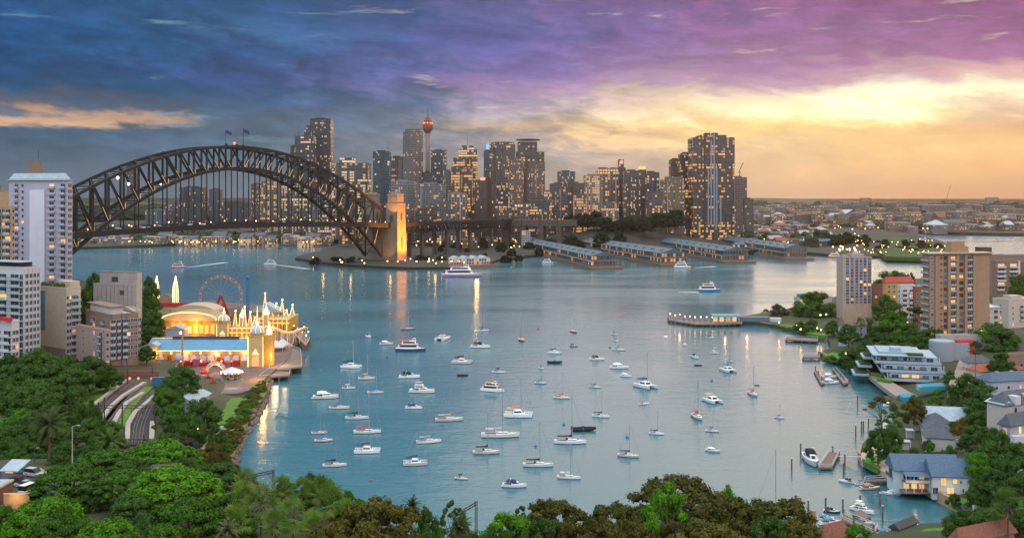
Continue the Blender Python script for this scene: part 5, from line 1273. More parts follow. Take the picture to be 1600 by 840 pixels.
def roofed(name, label, cat, xc, xl, xr, yt, Y, th, z0, wall, rh, roof, hip=True, wins=(), storey=3.0, along=None, ov=.5, lit=.1, **k):
    b = Block(name, label, cat, xc, xl, xr, yt, Y, th, z0, wall, storey=storey, parapet=False, **k)
    al = along or ('x' if b.L > b.R else 'y'); hp = min(b.L, b.R)/2*.9 if hip else 0.0
    MB().gable(-b.L, 0, 0, b.R, b.h+.02, rh, al, 0, ov, .22, hp).build('roof', roof, b.o)
    if not hip:
        for fx in (0, 1):
            if al == 'x':
                x = -b.L+.02 if fx == 0 else -.3; MB().loft([[(x_, .05, b.h-.3), (x_, b.R-.05, b.h-.3), (x_, b.R/2, b.h+rh-.35)] for x_ in (x, x+.28)]).build('gable_wall', wall, b.o)
            else:
                y = .02 if fx == 0 else b.R-.3; MB().loft([[(-b.L+.05, y_, b.h-.3), (-.05, y_, b.h-.3), (-b.L/2, y_, b.h+rh-.35)] for y_ in (y, y+.28)]).build('gable_wall', wall, b.o)
    for face, us, w, h, sill, li in wins: b.windows(face, us, w, h, sill, li)
    return b
b = roofed('apartment_block', 'ochre flats with a red hipped roof left of the broad tan tower', 'apartment block', 1384, 1379, 1428, 441, 610, 80, 3, mat('ochre_render', (.42,.26,.10), .9, .1, .4), 3.2, mat('red_roof', (.36,.06,.05), .8, .15, .8), True, (('R', (.12,.3), 1.4, 1.3, 1, .06),))
b = Block('apartment_block', 'dark red brick block between the narrow tower and the ochre flats', 'apartment block', 1364, 1360, 1380, 446, 640, 80, 3, brickred, storey=3); b.windows('R', (.3, .7), 1.3, 1.3, lit=.08)
b = Block('apartment_block', 'white flats with small balconies in front of the ochre flats', 'apartment block', 1407, 1403, 1430, 447, 590, 80, 3, white, storey=2.9); b.balconies('R', (.3, .75), 3.2, 1.0, True, white, 1, lit=.1); b.windows('L', (.5,), 1.2, 1.2)
b = Block('apartment_block', 'red brick flats with a grey roof close to the broad tan tower', 'apartment block', 1430, 1426, 1443, 450, 570, 80, 3, brickred, storey=2.9); b.windows('R', (.3, .7), 1.2, 1.3, lit=.08); b.plant(.2, .8, .3, .8, 1.8, concrete)
b = roofed('brick_house', 'old brick house with an orange tiled hip roof at the right edge', 'house', 1580, 1570, 1650, 449, 600, 78, 8, brown, 4.2, terracotta, True, (('R', (.1, .3, .5), 1.2, 1.5, 6, .25),))
b = Block('apartment_block', 'cream four storey flats with tall windows on the corner, nearer than the tan tower', 'apartment block', 1516, 1501, 1563, 485, 509, 66, 8, mat('warm_white', (.44,.38,.34), .85, .08, .4), nfl=5)
b.windows('L', (.15,.42,.62,.82), 1.0, 1.9, .6, .06, frame=darkgrey); b.windows('R', (.08,), .9, 1.3, .8, .05); b.windows('R', (.28,), 2.6, 1.5, .8, .06, kinds=('dark','blue')); b.windows('R', (.48,.62), 1.2, .8, 1.3, .05); b.windows('R', (.85,), 2.6, 1.6, .8, .05)
MB().box(-b.L-.4, .5, -.5, b.R+.4, b.h+.81, b.h+1.2).build('cornice', white, b.o)
b = Block('apartment_block', 'cream flats with recessed balconies behind the four storey flats at the right edge', 'apartment block', 1576, 1551, 1660, 470, 540, 66, 10, mat('warm_white', (0,0,0)), storey=3)
b.windows('R', (.08,), .8, 1.1, lit=.1); b.balconies('R', (.24,), 3.2, .8, True, cream, 1, lit=.1); b.windows('R', (.38, .5), 1.3, .9, lit=.1); b.windows('L', (.5,), 1.2, 1.8, lit=.5); b.plant(.3, .8, .1, .3, 2.4, cream)
b = roofed('curved_roof_house', 'low block with a pale blue curved roof in front of the broad tan tower', 'house', 1524, 1518, 1552, 478, 560, 75, 8, cream, 2.2, zinc, True, L_=8.0)
b = roofed('gabled_house', 'pale blue white gabled house beneath the narrow pinkish tower', 'house', 1322, 1310, 1354, 509, 520, 62, 4, mat('bluish_white', (.30,.37,.44), .8, .06), 5.0, brown, False, (('R', (.4, .75), 1.1, 1.1, .9, .12), ('L', (.35, .7), 1.0, 1.2, 1.0, 0)), along='y')
b = Block('small_house', 'pale house with a blue tank on its roof behind the trees on the point', 'house', 1246, 1241, 1300, 466, 700, 78, 3, cream, storey=3); b.windows('R', (.1,.4,.7), 1.5, 1.4, lit=.12); b.plant(.2, .8, .05, .3, 3, mat('tank_blue', (.05,.22,.30), .5), 'tank'); b.plant(.1, .9, .6, .9, 2.4, brown)
# terraced white flats by the water
Yt = 395.0; tb = thing('terrace_block', 'pale blue white terraced flats stepping down to the water with planted balconies', 'apartment block', (Xat(1413, 415), 415, 4), R(-14))
bw_ = mat('bluish_white', (0,0,0)); planting = mat('planter_leaf', (.035,.06,.018), .95, .5, 2.5, bump=.8)
for f, (x0, x1, y0, y1) in enumerate(((-7, 16.5, 0, 24), (-9, 16.2, 2, 27), (-11, 15, 4.5, 30))):
    z = f*3.2
    MB().box(x0+1.5, x1-1.2, y0+1.6, y1-1, z+.35, z+2.9).build('storey_wall', bw_, tb)
    MB().box(x0, x1, y0, y1, z, z+.34).build('floor_slab', bw_, tb)
    MB().box(x0, x1, y0-.02, y0+.14, z+.35, z+1.15).box(x0-.02, x0+.14, y0+.15, y1, z+.35, z+1.15).build('balustrade', bw_, tb)
    for k in range(5):
        x = x0+3.6+ (x1-x0-6)*k/4.4; inst('glass_door', win_mesh(2.6, 2.2, ('lit' if (f, k) in ((0,1),(0,2)) else ('blue' if k % 2 else 'dark'))), tb, (x, y0+1.58, z+.36))
    for k in range(5):
        y = y0+4+4*k; o_ = inst('glass_door', win_mesh(2.4, 2.2, 'dark'), tb, (x0+1.48, y, z+.36), -math.pi/2)
    for x in (x0+.5, (x0+x1)/2, x1-.6): MB().box(x-.14, x+.14, y0+.3, y0+.6, z+.35, z+3.2).build('column', white, tb)
    MB().box(x0+1, x1-7, y0+.2, y0+.8, z+.4, z+1.45).build('planter', planting, tb)
MB().box(-12, 9, 4, 31, 9.6, 10.0).build('roof_slab', bw_, tb); MB().box(-9, 6, 8, 27, 10.01, 10.8).build('roof_deck', mat('roof_deck_blue', (.24,.32,.38), .6, .15), tb); MB().box(-4, 0, 10, 16, 10.81, 12.4).build('roof_plant', bw_, tb); MB().box(2, 8, 4.2, 8, 10.01, 10.8).build('planter', planting, tb)
for f in range(3): MB().box(-19+f*2.2, -12.5+f*1.4, 12+f*3, 25+f*3, f*3.2-.5, f*3.2+.4).build('side_terrace', bw_, tb); MB().box(-18+f*2.2, -13+f*1.4, 13+f*3, 24+f*3, f*3.2+.41, f*3.2+1.1).build('planter', planting, tb)
lamp((Xat(1418, 415), 411.5, 6.3), 130, (1,.6,.2), .3)
rd = thing('round_building', 'grey drum shaped building with a flat roof beside the red wall', 'building', (Xat(1471, 452), 452, 8))
rr_ = 18.5*452/F; MB().lathe([(rr_,-5),(rr_,Zat(536,446)-8),(rr_*.985,Zat(536,446)-7.7)], 32).build('drum', mat('drum_grey', (.24,.27,.31), .6, .05), rd); MB().lathe([(rr_*.96, Zat(536,446)-7.69),(rr_*.95, Zat(536,446)-7.5),(.01,Zat(536,446)-7.5)], 32).build('roof', zinc, rd); MB().box(2, rr_+6, -3, 6, -5, Zat(538,446)-8).build('wing', mat('drum_grey', (0,0,0)), rd)
b = Block('red_wall_house', 'low building with a bright red wall right of the grey drum', 'building', 1497, 1492, 1522, 534, 450, 80, 8, mat('red_wall', (.50,.06,.06), .8, .08), storey=3, roofm=concrete); b.windows('R', (.2,), 1.4, 1.6, .3, .9)
b = Block('garage_roof', 'flat parking deck with a lit lamp below the cream four storey flats', 'building', 1470, 1462, 1560, 526, 462, 80, 6, concrete, storey=3)
for i, (x, c) in enumerate(((1521,(.6,.6,.62)),(1529,(.5,.52,.55)))): make_car(('left', 'right')[i] + ' of two pale cars on the parking deck below the cream flats', (Xat(x, 470), 470, Zat(526,462)+.15), R(70), c)
lamp((Xat(1534, 466), 466, Zat(516, 466)), 900, (1,.65,.2), .4)
b = roofed('bungalow', 'white bungalow with a grey hip roof behind the tall thin palm', 'house', 1513, 1502, 1552, 566, 402, 96, 9, offwhite, 2.6, slate, True, L_=8.0, wins=(('L', (.3, .7), 1.0, 1.6, .8, 0), ('R', (.15, .35, .6, .8), 1.1, 1.4, .8, .08)))
b = Block('brick_flats', 'brown brick flats with one lit window at the right edge', 'building', 1568, 1556, 1660, 557, 390, 75, 10, brown, storey=3); b.windows('R', (.12, .3, .5), 1.2, 1.5, lit=.4)
b = roofed('tiled_house', 'house with a bright orange red tiled roof left of the brown brick flats', 'house', 1532, 1524, 1600, 580, 385, 75, 9, cream, 2.2, mat('orange_tile', (.30,.09,.055), .85, .3, 1.5), True, L_=8.0)
b = roofed('blue_roof_house', 'house with a dark blue grey roof and small chimneys near the right edge', 'house', 1548, 1541, 1640, 596, 365, 75, 9, lavwhite, 2.6, mat('navy_roof', (.06,.10,.15), .6, .2, 1.0), True, L_=8.0, wins=(('R', (.1,.3,.5), 1.0, 1.2, 1, .1),))
for u in (.25, .5): MB().box(-b.L*.7, -b.L*.5, b.R*u, b.R*u+.8, b.h, b.h+2.6).build('chimney', cream, b.o)
# big white houses right edge
b = roofed('white_mansion', 'tall white house with a dark mansard roof and dormers at the right edge', 'house', 1572, 1542, 1690, 634, 297, 64, 12, mat('warm_white', (0,0,0)), 3.6, slate, True, (('R', (.12,.3), 1.1, 1.5, 1, .1),), ov=.3)
for u in (.1, .28): MB().box(-2.2, .6, b.R*u, b.R*u+2.2, b.h, b.h+2.6).build('dormer', white, b.o)
MB().gable(-b.L-.3, -.5, -.3, 4.5, b.h+.3, .8, 'x', 0, .2).build('side_roof', zinc, b.o)
b = roofed('grey_house', 'house with a wide slate roof and a lit porch at the right edge', 'house', 1578, 1563, 1700, 665, 280, 60, 10, lavwhite, 3.0, slate, True, (('R', (.12,), 1.2, 1.8, .8, .9), ('R', (.35,), 1.4, 1.6, .8, .1), ('L', (.5,), 1.2, 1.6, .8, .5)), ov=.7)
MB().box(.1, 2.4, 1, 6, 2.6, 2.8).build('veranda_slab', concrete, b.o)
b = Block('carport', 'small white flat carport roof below the wide slate roof at the right edge', 'carport', 1585, 1580, 1660, 686, 262, 70, 8, white, storey=3)
b = roofed('metal_roof_house', 'brick house with a pale blue metal roof facing the bay', 'house', 1452, 1444, 1512, 655, 331, 100, 4, mat('orange_brick', (.34,.16,.08), .9, .2, 1), 3.6, zinc, False, (('L', (.5,), 2.0, 1.2, 1, .9), ('R', (.3,.7), 1.4, 1.3, 1, .1)), along='y', ov=1.2, L_=9.0)
for i, (yt, Y, xl, xc, xr) in enumerate(((683,304,1440,1447,1492),(671,315,1440,1446,1488),(660,326,1441,1446,1485))):
    b = roofed('terrace_house', ('nearest', 'middle', 'farthest')[i] + ' of three white houses in a row with dark slate hip roofs', 'house', xc, xl, xr, yt, Y, 104, 3, offwhite, 2.6, slate, True, (('R', (.8,), .8, 1.6, .2, 0), ('L', (.5,), 1.0, 1.6, .8, .1)), group='three white slate roofed houses', ov=.3, L_=8.0)
b = Block('court_wall', 'white walled yard with a pale paved top beside the three slate roofed houses', 'building', 1492, 1484, 1510, 690, 306, 70, 3, white, roofm=zinc)
for i, (x, y, w) in enumerate(((1411,698,4.2),(1421,680,2.4),(1432,668,2.2))):
    o = thing('garden_pavilion', ('flat white roofed garden pavilion by the terrace pool', 'small pale roofed porch in front of the nearest slate roofed house', 'small pale roofed porch in front of the middle slate roofed house')[i], 'pavilion', P(x, y+4, 2.5), R(-12))
    MB().box(-w/2, w/2, -1.6, 1.6, 2.6, 2.8).build('roof', zinc, o); MB().box(-w/2+.3, w/2-.3, -.2, 1.4, 0, 2.59).build('wall', offwhite, o)
    for sx in (-1,1): MB().box(sx*w*.46-.08, sx*w*.46+.08, -1.5, -1.34, 0, 2.59).build('post', white, o)
# boathouse
bhz = 2.4
bh = thing('boathouse', 'white boathouse with two blue slate roofed wings and glowing windows over the water', 'house', (Xat(1457, 264), 264, bhz), R(-4), None, (.93, .93, .88))
Lb = 76*264/F; wallw = mat('weatherboard', (.46,.53,.58), .7, .06, 2.0); broof = mat('blue_slate', (.075,.125,.19), .6, .25, 1.6)
MB().box(0, Lb, 0, 8, -2, 5.0).build('wall', wallw, bh); MB().gable(0, Lb, 0, 8, 5.0, 4.4, 'x', 0, .5, .25).build('roof', broof, bh)
MB().loft([[(x_, .1, 4.9), (x_, 7.9, 4.9), (x_, 4, 9.0)] for x_ in (.02, .3)]).build('gable_wall', wallw, bh)
MB().box(-9.0, 4, 5, 12, -2, 5.4).build('rear_wing_wall', wallw, bh); MB().gable(-9.0, 9, 4.6, 12.4, 5.4, 4.0, 'x', 0, .5, .25).build('rear_roof', broof, bh)
MB().loft([[(x_, 5.1, 5.3), (x_, 11.9, 5.3), (x_, 8.5, 9.1)] for x_ in (-8.98, -8.7)]).build('gable_wall', wallw, bh)
MB().box(-9.9, -9.05, 6.2, 10.4, 2.6, 2.8).box(-9.95, -9.85, 6.2, 10.4, 2.81, 3.7).build('gable_balcony', timber, bh); inst('balcony_door', win_mesh(2.2, 2.1, 'dark', timber), bh, (-9.02, 8.4, 2.8), -math.pi/2)
MB().add([(-.1,-.2,4.6),(-.1,5,5.3),(-7,5,5.3),(-7,1.6,4.4)], [(0,1,2,3),(3,2,1,0)]).build('veranda_roof', broof, bh)
MB().box(-7, -.1, 1.4, 5, 2.2, 2.4).build('veranda_floor', decktimber, bh); MB().box(-7, -.1, 1.35, 1.45, 2.41, 3.3).build('veranda_rail', white, bh); MB().box(-7.6, -.1, .8, 5, -.6, -.4).build('lower_deck', decktimber, bh)
for x in (-6.8, -4.6, -2.4, -.3):
    MB().box(x-.09, x+.09, 1.4, 1.58, -.4, 4.5).build('post', white, bh)
for x in (-5.7, -3.5, -1.4): inst('lit_window', win_mesh(1.5, 1.8, 'lit2' if x > -2 else 'dark'), bh, (x, 4.97, 2.6)); inst('lit_window', win_mesh(1.5, 1.9, 'lit2' if x < -2 else 'lit'), bh, (x, 4.97, -.3))
for x, z, w, h, kd in ((3.0,2.3,1.5,2.2,'lit'),(6.2,2.9,1.1,1.3,'lit'),(7.8,2.9,.4,.9,'dark'),(4.9,-.1,2.0,1.7,'lit2'),(8.4,.2,.4,1.2,'dark'),(1.1,-.2,.8,1.8,'dark'),(-.0+.35,-.2,.5,1.8,'dark')): inst('window', win_mesh(w, h, kd), bh, (x, -.03, z))
for x in (3.4, 7.0):
    for q in (0,): MB().add([(x-.4,1.2,6.42),(x+.4,1.2,6.42),(x+.4,2.4,7.74),(x-.4,2.4,7.74)], [(0,1,2,3)]).build('skylight', blueglass, bh)
for x in (-5.5, -2.2): MB().add([(x-.5,5.6,6.55),(x+.5,5.6,6.55),(x+.5,6.9,7.88),(x-.5,6.9,7.88)], [(0,1,2,3)]).build('skylight', zinc, bh)
MB().box(Lb+.02, Lb+2.4, 1, 6, -2, 2.7).build('end_annex', wallw, bh)
lamp((Xat(1450,264)+5.0, 261.6, bhz+1.8), 90, (1,.6,.2), .2); lamp((Xat(1450,264)-3, 264.5, bhz+1.4), 70, (1,.6,.2), .2)
# terrace, walls and paths by the bay
def wall_line(label, px, h0, h1, w, m, cat='wall', name='sea_wall'):
    pts = [P(x, y) for x, y in px]; rings = []
    for i, p in enumerate(pts):
        d = pts[min(i+1,len(pts)-1)] - pts[max(i-1,0)]; d.normalize(); s = Vector((d.y,-d.x,0))*w/2
        a_, b_ = p-s, p+s; rings.append([(a_.x,a_.y,h0),(b_.x,b_.y,h0),(b_.x,b_.y,h1),(a_.x,a_.y,h1)])
    return tag(MB().loft(rings).build(name, m), label, cat)
wall_line('curved sandstone sea wall under the pool terrace', [(1345,707),(1342,719),(1362,731),(1384,742),(1398,748)], -1, 2.5, .8, sandstone)
wall_line('long sandstone sea wall sloping up from the boathouse to the little beach', [(1438,767),(1476,789),(1508,805)], -1, 2.9, .9, sandstone)
wall_line('sandstone sea wall below the brown terrace of the stepped flats', [(1352,586),(1378,607),(1399,620)], -1, 3.2, .9, sandstone)
wall_line('old brown sea wall from the jetty to the first lawn', [(1279,555),(1296,562),(1329,570),(1358,576)], -1, 2.4, .9, sandstone)
wall_line('dark stone sea wall along the point from the pier to the second jetty', [(1158,504),(1200,509.5),(1236,517.5),(1264,524.5),(1293,533)], -1, 2.2, .9, sandstone)
def slab(name, px, z, m, dz=.12, d0=None):
    o = MB().prism(poly_px(px, z), (z-1.5) if d0 is None else d0, z+dz).build(name, m); return tag(o, kind='structure')
slab('terrace', [(1346,708),(1345,718),(1365,729),(1388,740),(1402,735),(1400,700),(1365,695)], 2.5, mat('terrace_paving', (.40,.31,.25), .9, .12))
slab('lawn', [(1352,712),(1355,720),(1375,722),(1376,711)], 2.9, grass); slab('lawn', [(1347,716),(1352,722),(1372,732),(1376,729),(1356,719)], 2.95, grass)
slab('pool', [(1376,703),(1380,712),(1400,711),(1396,702)], 2.75, poolwater)
slab('brown_terrace', [(1354,584),(1380,605),(1400,619),(1424,614),(1400,600),(1366,582)], 3.4, paving)
slab('pool', [(1431,600),(1436,605),(1478,603),(1472,598)], 8.0, poolwater); slab('pool', [(1404,616),(1412,621),(1436,619),(1426,614)], 3.8, poolwater)
slab('lawn', [(1285,555),(1300,560),(1335,566),(1330,553),(1300,550)], 3.0, grass); slab('lawn', [(1205,505),(1240,512),(1262,520),(1290,526),(1300,522),(1250,508)], 2.4, grass); slab('lawn', [(1425,836),(1446,826),(1484,823),(1500,830),(1480,850),(1430,850)], 1.9, grass)
slab('sand_beach', [(1484,826),(1509,806),(1512,822),(1498,832)], .35, mat('sand', (.30,.21,.15), .95, .15)); slab('lawn', [(1486,783),(1500,778),(1520,782),(1500,790)], 3.1, grass)
slab('driveway', [(1500,790),(1522,784),(1532,778),(1545,790),(1530,805),(1512,806)], 3.2, asphalt)
slab('tiled_court', [(1490,585),(1500,560),(1560,572),(1530,604),(1480,604)], 10.5, mat('court_brick', (.26,.19,.15), .9, .15), d0=4)
slab('hedge_bed', [(1366,583),(1378,592),(1386,590),(1373,581)], 3.6, grass)
for i, (x, y) in enumerate(((1371,588),(1382,597))):
    hb = inst('clipped_hedge', MB().box(-3,3,-1,1,0,1.4).mesh('hedge', mat('hedge_leaf', (.09,.17,.02), .9, .4, 3, bump=.7)), None, P(x, y, 3.4), R(-55)); tag(hb, ('upper', 'lower')[i] + ' bright green clipped hedge on the terrace by the stepped flats', 'hedge')
# jetties
pile_deck('pale pontoon with piles and a dinghy left of the pool terrace', [(1279,730),(1300,730),(1312,707),(1296,705)], .9, name='pontoon')
o = tag(MB().bar(P(1311,712,1.4), P(1344,713,2.6), 1.2, .2).bar(P(1311,712,2.3)+Vector((0,.6,0)), P(1344,713,3.5)+Vector((0,.6,0)), .1).bar(P(1311,712,2.3)-Vector((0,.6,0)), P(1344,713,3.5)-Vector((0,.6,0)), .1).build('gangway', white), 'thin white gangway between the pale pontoon and the terrace wall', 'gangway')
pile_deck('blue edged boathouse jetty with moored boats', [(1350,752),(1352,749),(1400,746),(1401,750)], 1.2, name='jetty')
pile_deck('sloping kayak deck under the boathouse veranda', [(1396,765),(1400,757),(1434,760),(1436,768)], 1.0, name='kayak_deck', edge=False)
pile_deck('lower pontoon with piles above the leafy lower edge', [(1316,812),(1318,803),(1372,824),(1366,834)], .8, name='pontoon'); pile_deck('short finger pontoon beside the white outboard boat', [(1333,800),(1345,795),(1360,806),(1348,812)], .8, name='pontoon', edge=False)
pile_deck('small marina pontoon with black piles off the terraced flats', [(1301,577),(1306,576),(1325,598),(1318,600)], .9, name='pontoon'); pile_deck('slim marina finger with black piles on its water side', [(1272,580),(1276,578),(1288,598),(1283,600)], .9, name='pontoon', edge=False)
pile_deck('stone jetty with a lamp below the lawn of the point', [(1227,530),(1228,526),(1278,528),(1278,533)], 1.4, name='jetty'); pile_deck('short grey jetty at the first lawn', [(1254,558),(1255,555),(1281,555),(1281,558.5)], 1.4, name='jetty')
pw = pile_deck('long lit ferry wharf with a curved blue shelter reaching out from the point', [(1046,500),(1042,496),(1085,501),(1160,500),(1160,505),(1120,506.5),(1086,506)], 1.8, name='ferry_wharf')
sh = thing('wharf_shelter', 'curved blue green shelter roof on the lit ferry wharf', 'shelter', P(1133, 504, 1.8))
MB().loft([[(x, -4*math.cos(a), 4.2+1.5*math.sin(a)) for a in [math.pi*k/8 for k in range(9)]] + [(x, 4, 4.0), (x, -4, 4.0)] for x in (-9, 9)]).build('roof', mat('shelter_teal', (.10,.24,.28), .5), sh)
for x in (-8, -3, 3, 8): MB().box(x-.15, x+.15, -3.2, -2.9, 0, 4.2).build('post', white, sh)
for k in range(4): MB().box(-7+4*k, -4.6+4*k, 1.5, 1.8, .6, 3.4).build('lit_panel', winlit2, sh)
lamp(P(1133, 505, 5), 350, (1,.65,.25), .6); lamp(P(1062, 500, 5), 250, (1,.6,.2), .6); lamp(P(1167, 486, 9), 500, (1,.6,.2), .6)
for i, (x, y) in enumerate(((1047,498),(1055,500),(1062,499),(1070,502),(1078,502),(1086,503),(1095,503),(1104,503),(1113,503),(1149,502))):
    o = thing('wharf_lamp', 'small glowing lamp post along the ferry wharf deck', 'lamp', P(x, y, 1.8), 0, 'lamps on the ferry wharf'); MB().rod((0,0,0), (0,0,3), .1).build('post', darkgrey, o); MB().ball((0,0,3.2), .36, 6, 4).build('globe', bulb, o)
    MB().rod((-1.2,-1.2,-3), (-1.2,-1.2,4.2 if i % 2 else 3), .22).build('pile', timber, o)
bd = thing('moored_barge', 'dark old ferry moored by the sea wall at the root of the ferry wharf', 'boat', P(1187, 507, 0), R(-10))
MB().loft([[(x, -w, 2.2), (x, w, 2.2), (x, w*.8, -.5), (x, -w*.8, -.5)] for x, w in ((-17,2),(-14,3.4),(12,3.4),(17,.3))]).build('hull', darkgrey, bd); MB().box(-13, 6, -2.8, 2.8, 2.21, 5).build('deckhouse', mat('slate_blue', (.10,.14,.18), .6), bd); MB().box(4, 13, -2.4, 2.4, 2.21, 4.4).build('cabin', white, bd)
# lone piles
PILES = [(1251,710,692),(1237,733,716),(1301,709,696),(1311,713,704),(1320,728,711),(1318,742,725),(1337,682,664),(1346,672,659),(1349,671,657),(1357,667,653),(1263,798,781),(1290,801,779),(1317,808,779),(1344,790,775),(1375,791,770),(1379,813,790),(1318,812,797),(1334,826,806),(1340,635,619),(1274,580,573),(1279,588,579),(1284,597,588),(1306,583,575),(1313,592,582),(1365,838,818)]
pm = {}
for x, yb, yt in PILES:
    Y = P(x, yb).y; h = Zat(yt, Y)
    o = thing('mooring_pile', 'dark timber pile with a pale cap standing in the bay', 'pile', (Xat(x, Y), Y, 0), 0, 'mooring piles')
    MB().rod((0,0,-2), (0,0,h), .26, .24, 8).build('shaft', timber, o); MB().lathe([(.28,h),(.28,h+.15),(.02,h+.4)], 8).build('cap', offwhite if x % 2 else darkgrey, o)
# kayaks
for i, (x, y, c) in enumerate(((1404,759,(.5,.12,.03)),(1415,756,(.65,.33,.02)),(1423,760,(.03,.18,.17)),(1428,763,(.62,.32,.03)),(1410,763,(.45,.1,.03)))):
    lab = ('orange red kayak at the water side of the kayak deck', 'bright yellow kayak at the back of the kayak deck', 'dark teal kayak lying between the yellow ones on the kayak deck', 'amber kayak nearest the boathouse on the kayak deck', 'rust red kayak in front on the kayak deck')[i]
    k_ = MB().loft([[(xx, -w, .12), (xx, 0, 0), (xx, w, .12), (xx, w*.8, .34), (xx, -w*.8, .34)] for xx, w in ((-2.3,.04),(-1.4,.32),(0,.42),(1.4,.32),(2.3,.04))]).build('kayak', anycol, None, P(x, y, 1.15), R(15), c); tag(k_, lab, 'kayak')
# lower right sheds and roofs
b = roofed('tiled_house', 'brown tiled roof with a pale chimney peeping over the bottom edge near the dock', 'house', 1290, 1272, 1330, 846, 205, 60, 2, brown, 3.0, terracotta, True); MB().box(-5, -4.2, 1, 1.8, b.h, b.h+5).build('chimney', sandstone, b.o)
b = roofed('tiled_house', 'red brown tiled roof at the bottom edge among the right hand trees', 'house', 1500, 1484, 1585, 848, 200, 64, 4, brown, 2.6, terracotta, True)
b = roofed('boat_shed', 'dark roofed open boat shed on posts at the bottom edge', 'shed', 1404, 1392, 1432, 826, 236, 50, -.4, timber, 1.2, darkgrey, False)
b = Block('garden_wall', 'white garden wall beside the driveway', 'wall', 1522, 1520, 1538, 794, 244, 70, 4, white, R_=5, L_=.4)
# lamps of the right shore
for i, (x, y, z) in enumerate(((1217,512,3),(1245,516,3),(1277,521,3),(1283,524,3),(1251,523,3),(1282,500,5),(1291,499,5),(1322,562,4),(1418,512,8),(1486,505,10),(1340,523,5))):
    o = thing('garden_lamp', 'small warm lamp on the lawns and paths of the right shore', 'lamp', P(x, y, z), 0, 'small lamps along the right shore'); MB().rod((0,0,-2), (0,0,3), .08).build('post', darkgrey, o); MB().ball((0,0,3.2), .42, 6, 4).build('globe', bulb, o); lamp(P(x, y, z)+Vector((0,-.8,3.4)), 160, (1,.55,.15), .4)
lamp(P(1470, 495, 12)+Vector((0,-6,4)), 1500, (1,.5,.1), .5)
# ------------------------------------------------------------------ the park headland and the far city to the right
tag(MB().prism(poly_px([(1385,400.6),(1440,402),(1478,392),(1462,380),(1425,372),(1392,368),(1372,372),(1366,388)], 7), 2, 7).build('lawn', M.setdefault('park_grass', mat('park_grass', (.04,.07,.016), .95, .4, .08))), kind='structure')
tag(MB().prism(poly_px([(1398,383),(1435,388),(1432,379),(1412,374),(1398,374)], 10), 4, 10).build('lawn', M['park_grass']), kind='structure')
lr = random.Random(5)
lampmesh = (MB().rod((0,0,0), (0,0,5), .12).mesh('lamp_post', darkgrey), MB().ball((0,0,5.3), .75, 6, 4).mesh('lamp_globe', bulb))
def far_lamp(x, y, z, label, group, s=1.0):
    o = thing('park_lamp', label, 'lamp', P(x, y, z), 0, group); inst('post', lampmesh[0], o, scale=(s,s,s)); inst('globe', lampmesh[1], o, scale=(s,s,s))
for k in range(62): 
    x = lr.uniform(1335, 1480); y = lr.uniform(376, 400) if x < 1460 else lr.uniform(388, 398); far_lamp(x, y, 9, 'tiny amber lamp on the paths of the park headland', 'lamps of the park headland', .7)
for k in range(14): far_lamp(lr.uniform(1298, 1336), lr.uniform(390, 399), 5, 'bright amber lamp by the tug berth beside the park headland', 'lamps at the tug berth', 1.2)
for k in range(26):
    x = lr.uniform(486, 770); far_lamp(x, lr.uniform(408, 418) if 500 < x < 740 else 408, 3.2, 'amber lamp along the shore path of the bridge point', 'lamps along the bridge point', .9)
for x, y in ((505,412),(548,414),(610,414),(680,412)): lamp(P(x, y, 8), 800, (1,.55,.12), 1)
for k in range(60): far_lamp(lr.uniform(190, 500), lr.uniform(379, 384), 3.2, 'amber lamp on the far quay seen under the bridge deck', 'lamps on the far quay', 1.0)
for k in range(40): far_lamp(lr.uniform(640, 860), lr.uniform(366, 392), 10, 'amber street lamp among the houses of the old quarter', 'street lamps of the old quarter', .8)
for k in range(30): far_lamp(lr.uniform(1170, 1590), lr.uniform(346, 366), 8, 'hazy amber lamp on the far right shore', 'lamps on the far right shore', 1.4)
for x, y in ((1310,396),(1325,396),(1360,392)): lamp(P(x, y, 12), 5000, (1,.55,.12), 1)
for k in range(70): far_lamp(lr.uniform(1165, 1600), lr.uniform(322, 350), 12, 'hazy amber lamp on the hillside of the far right shore', 'lamps on the far right hillside', 1.5)
pal = ((.30,.22,.18),(.24,.19,.17),(.36,.30,.26),(.18,.14,.13),(.33,.24,.16),(.26,.17,.12))
for k in range(95):                                                     # low city on the far right shore
    x = lr.uniform(1165, 1600); y = lr.choice((346, 349, 352, 355, 358, 361)) + lr.uniform(-1.5, 1.5); 
    if x < 1345: y = min(y, 352)
    small_block('low hazy building in the far city on the right shore', x, y, lr.uniform(10, 34), lr.uniform(5, 15), None, 4, lr.choice(('flat','flat','gable','hip')), lr.choice(pal), lr.uniform(.05,.3), lr.choice((slate, terracotta, zinc, concrete)), 'low buildings of the far right shore', 'far_building', 'building', dep=lr.uniform(20,50))
for k in range(70):
    x = lr.uniform(1165, 1290); y = lr.uniform(357, 386) if x < 1250 else lr.uniform(366, 384)
    small_block('low roofed building between the finger wharves and the park headland', x, y, lr.uniform(10, 26), lr.uniform(5, 12), None, 4, lr.choice(('flat','gable','hip')), lr.choice(pal), lr.uniform(.15,.5), lr.choice((slate, terracotta, bluegreyroof, concrete)), 'low buildings beside the park headland', 'waterfront_building', 'building', dep=lr.uniform(14,30))
for k in range(40): far_lamp(lr.uniform(1165, 1345), lr.uniform(352, 384), 9, 'hazy amber lamp among the low roofs beside the park headland', 'lamps beside the park headland', 1.0)
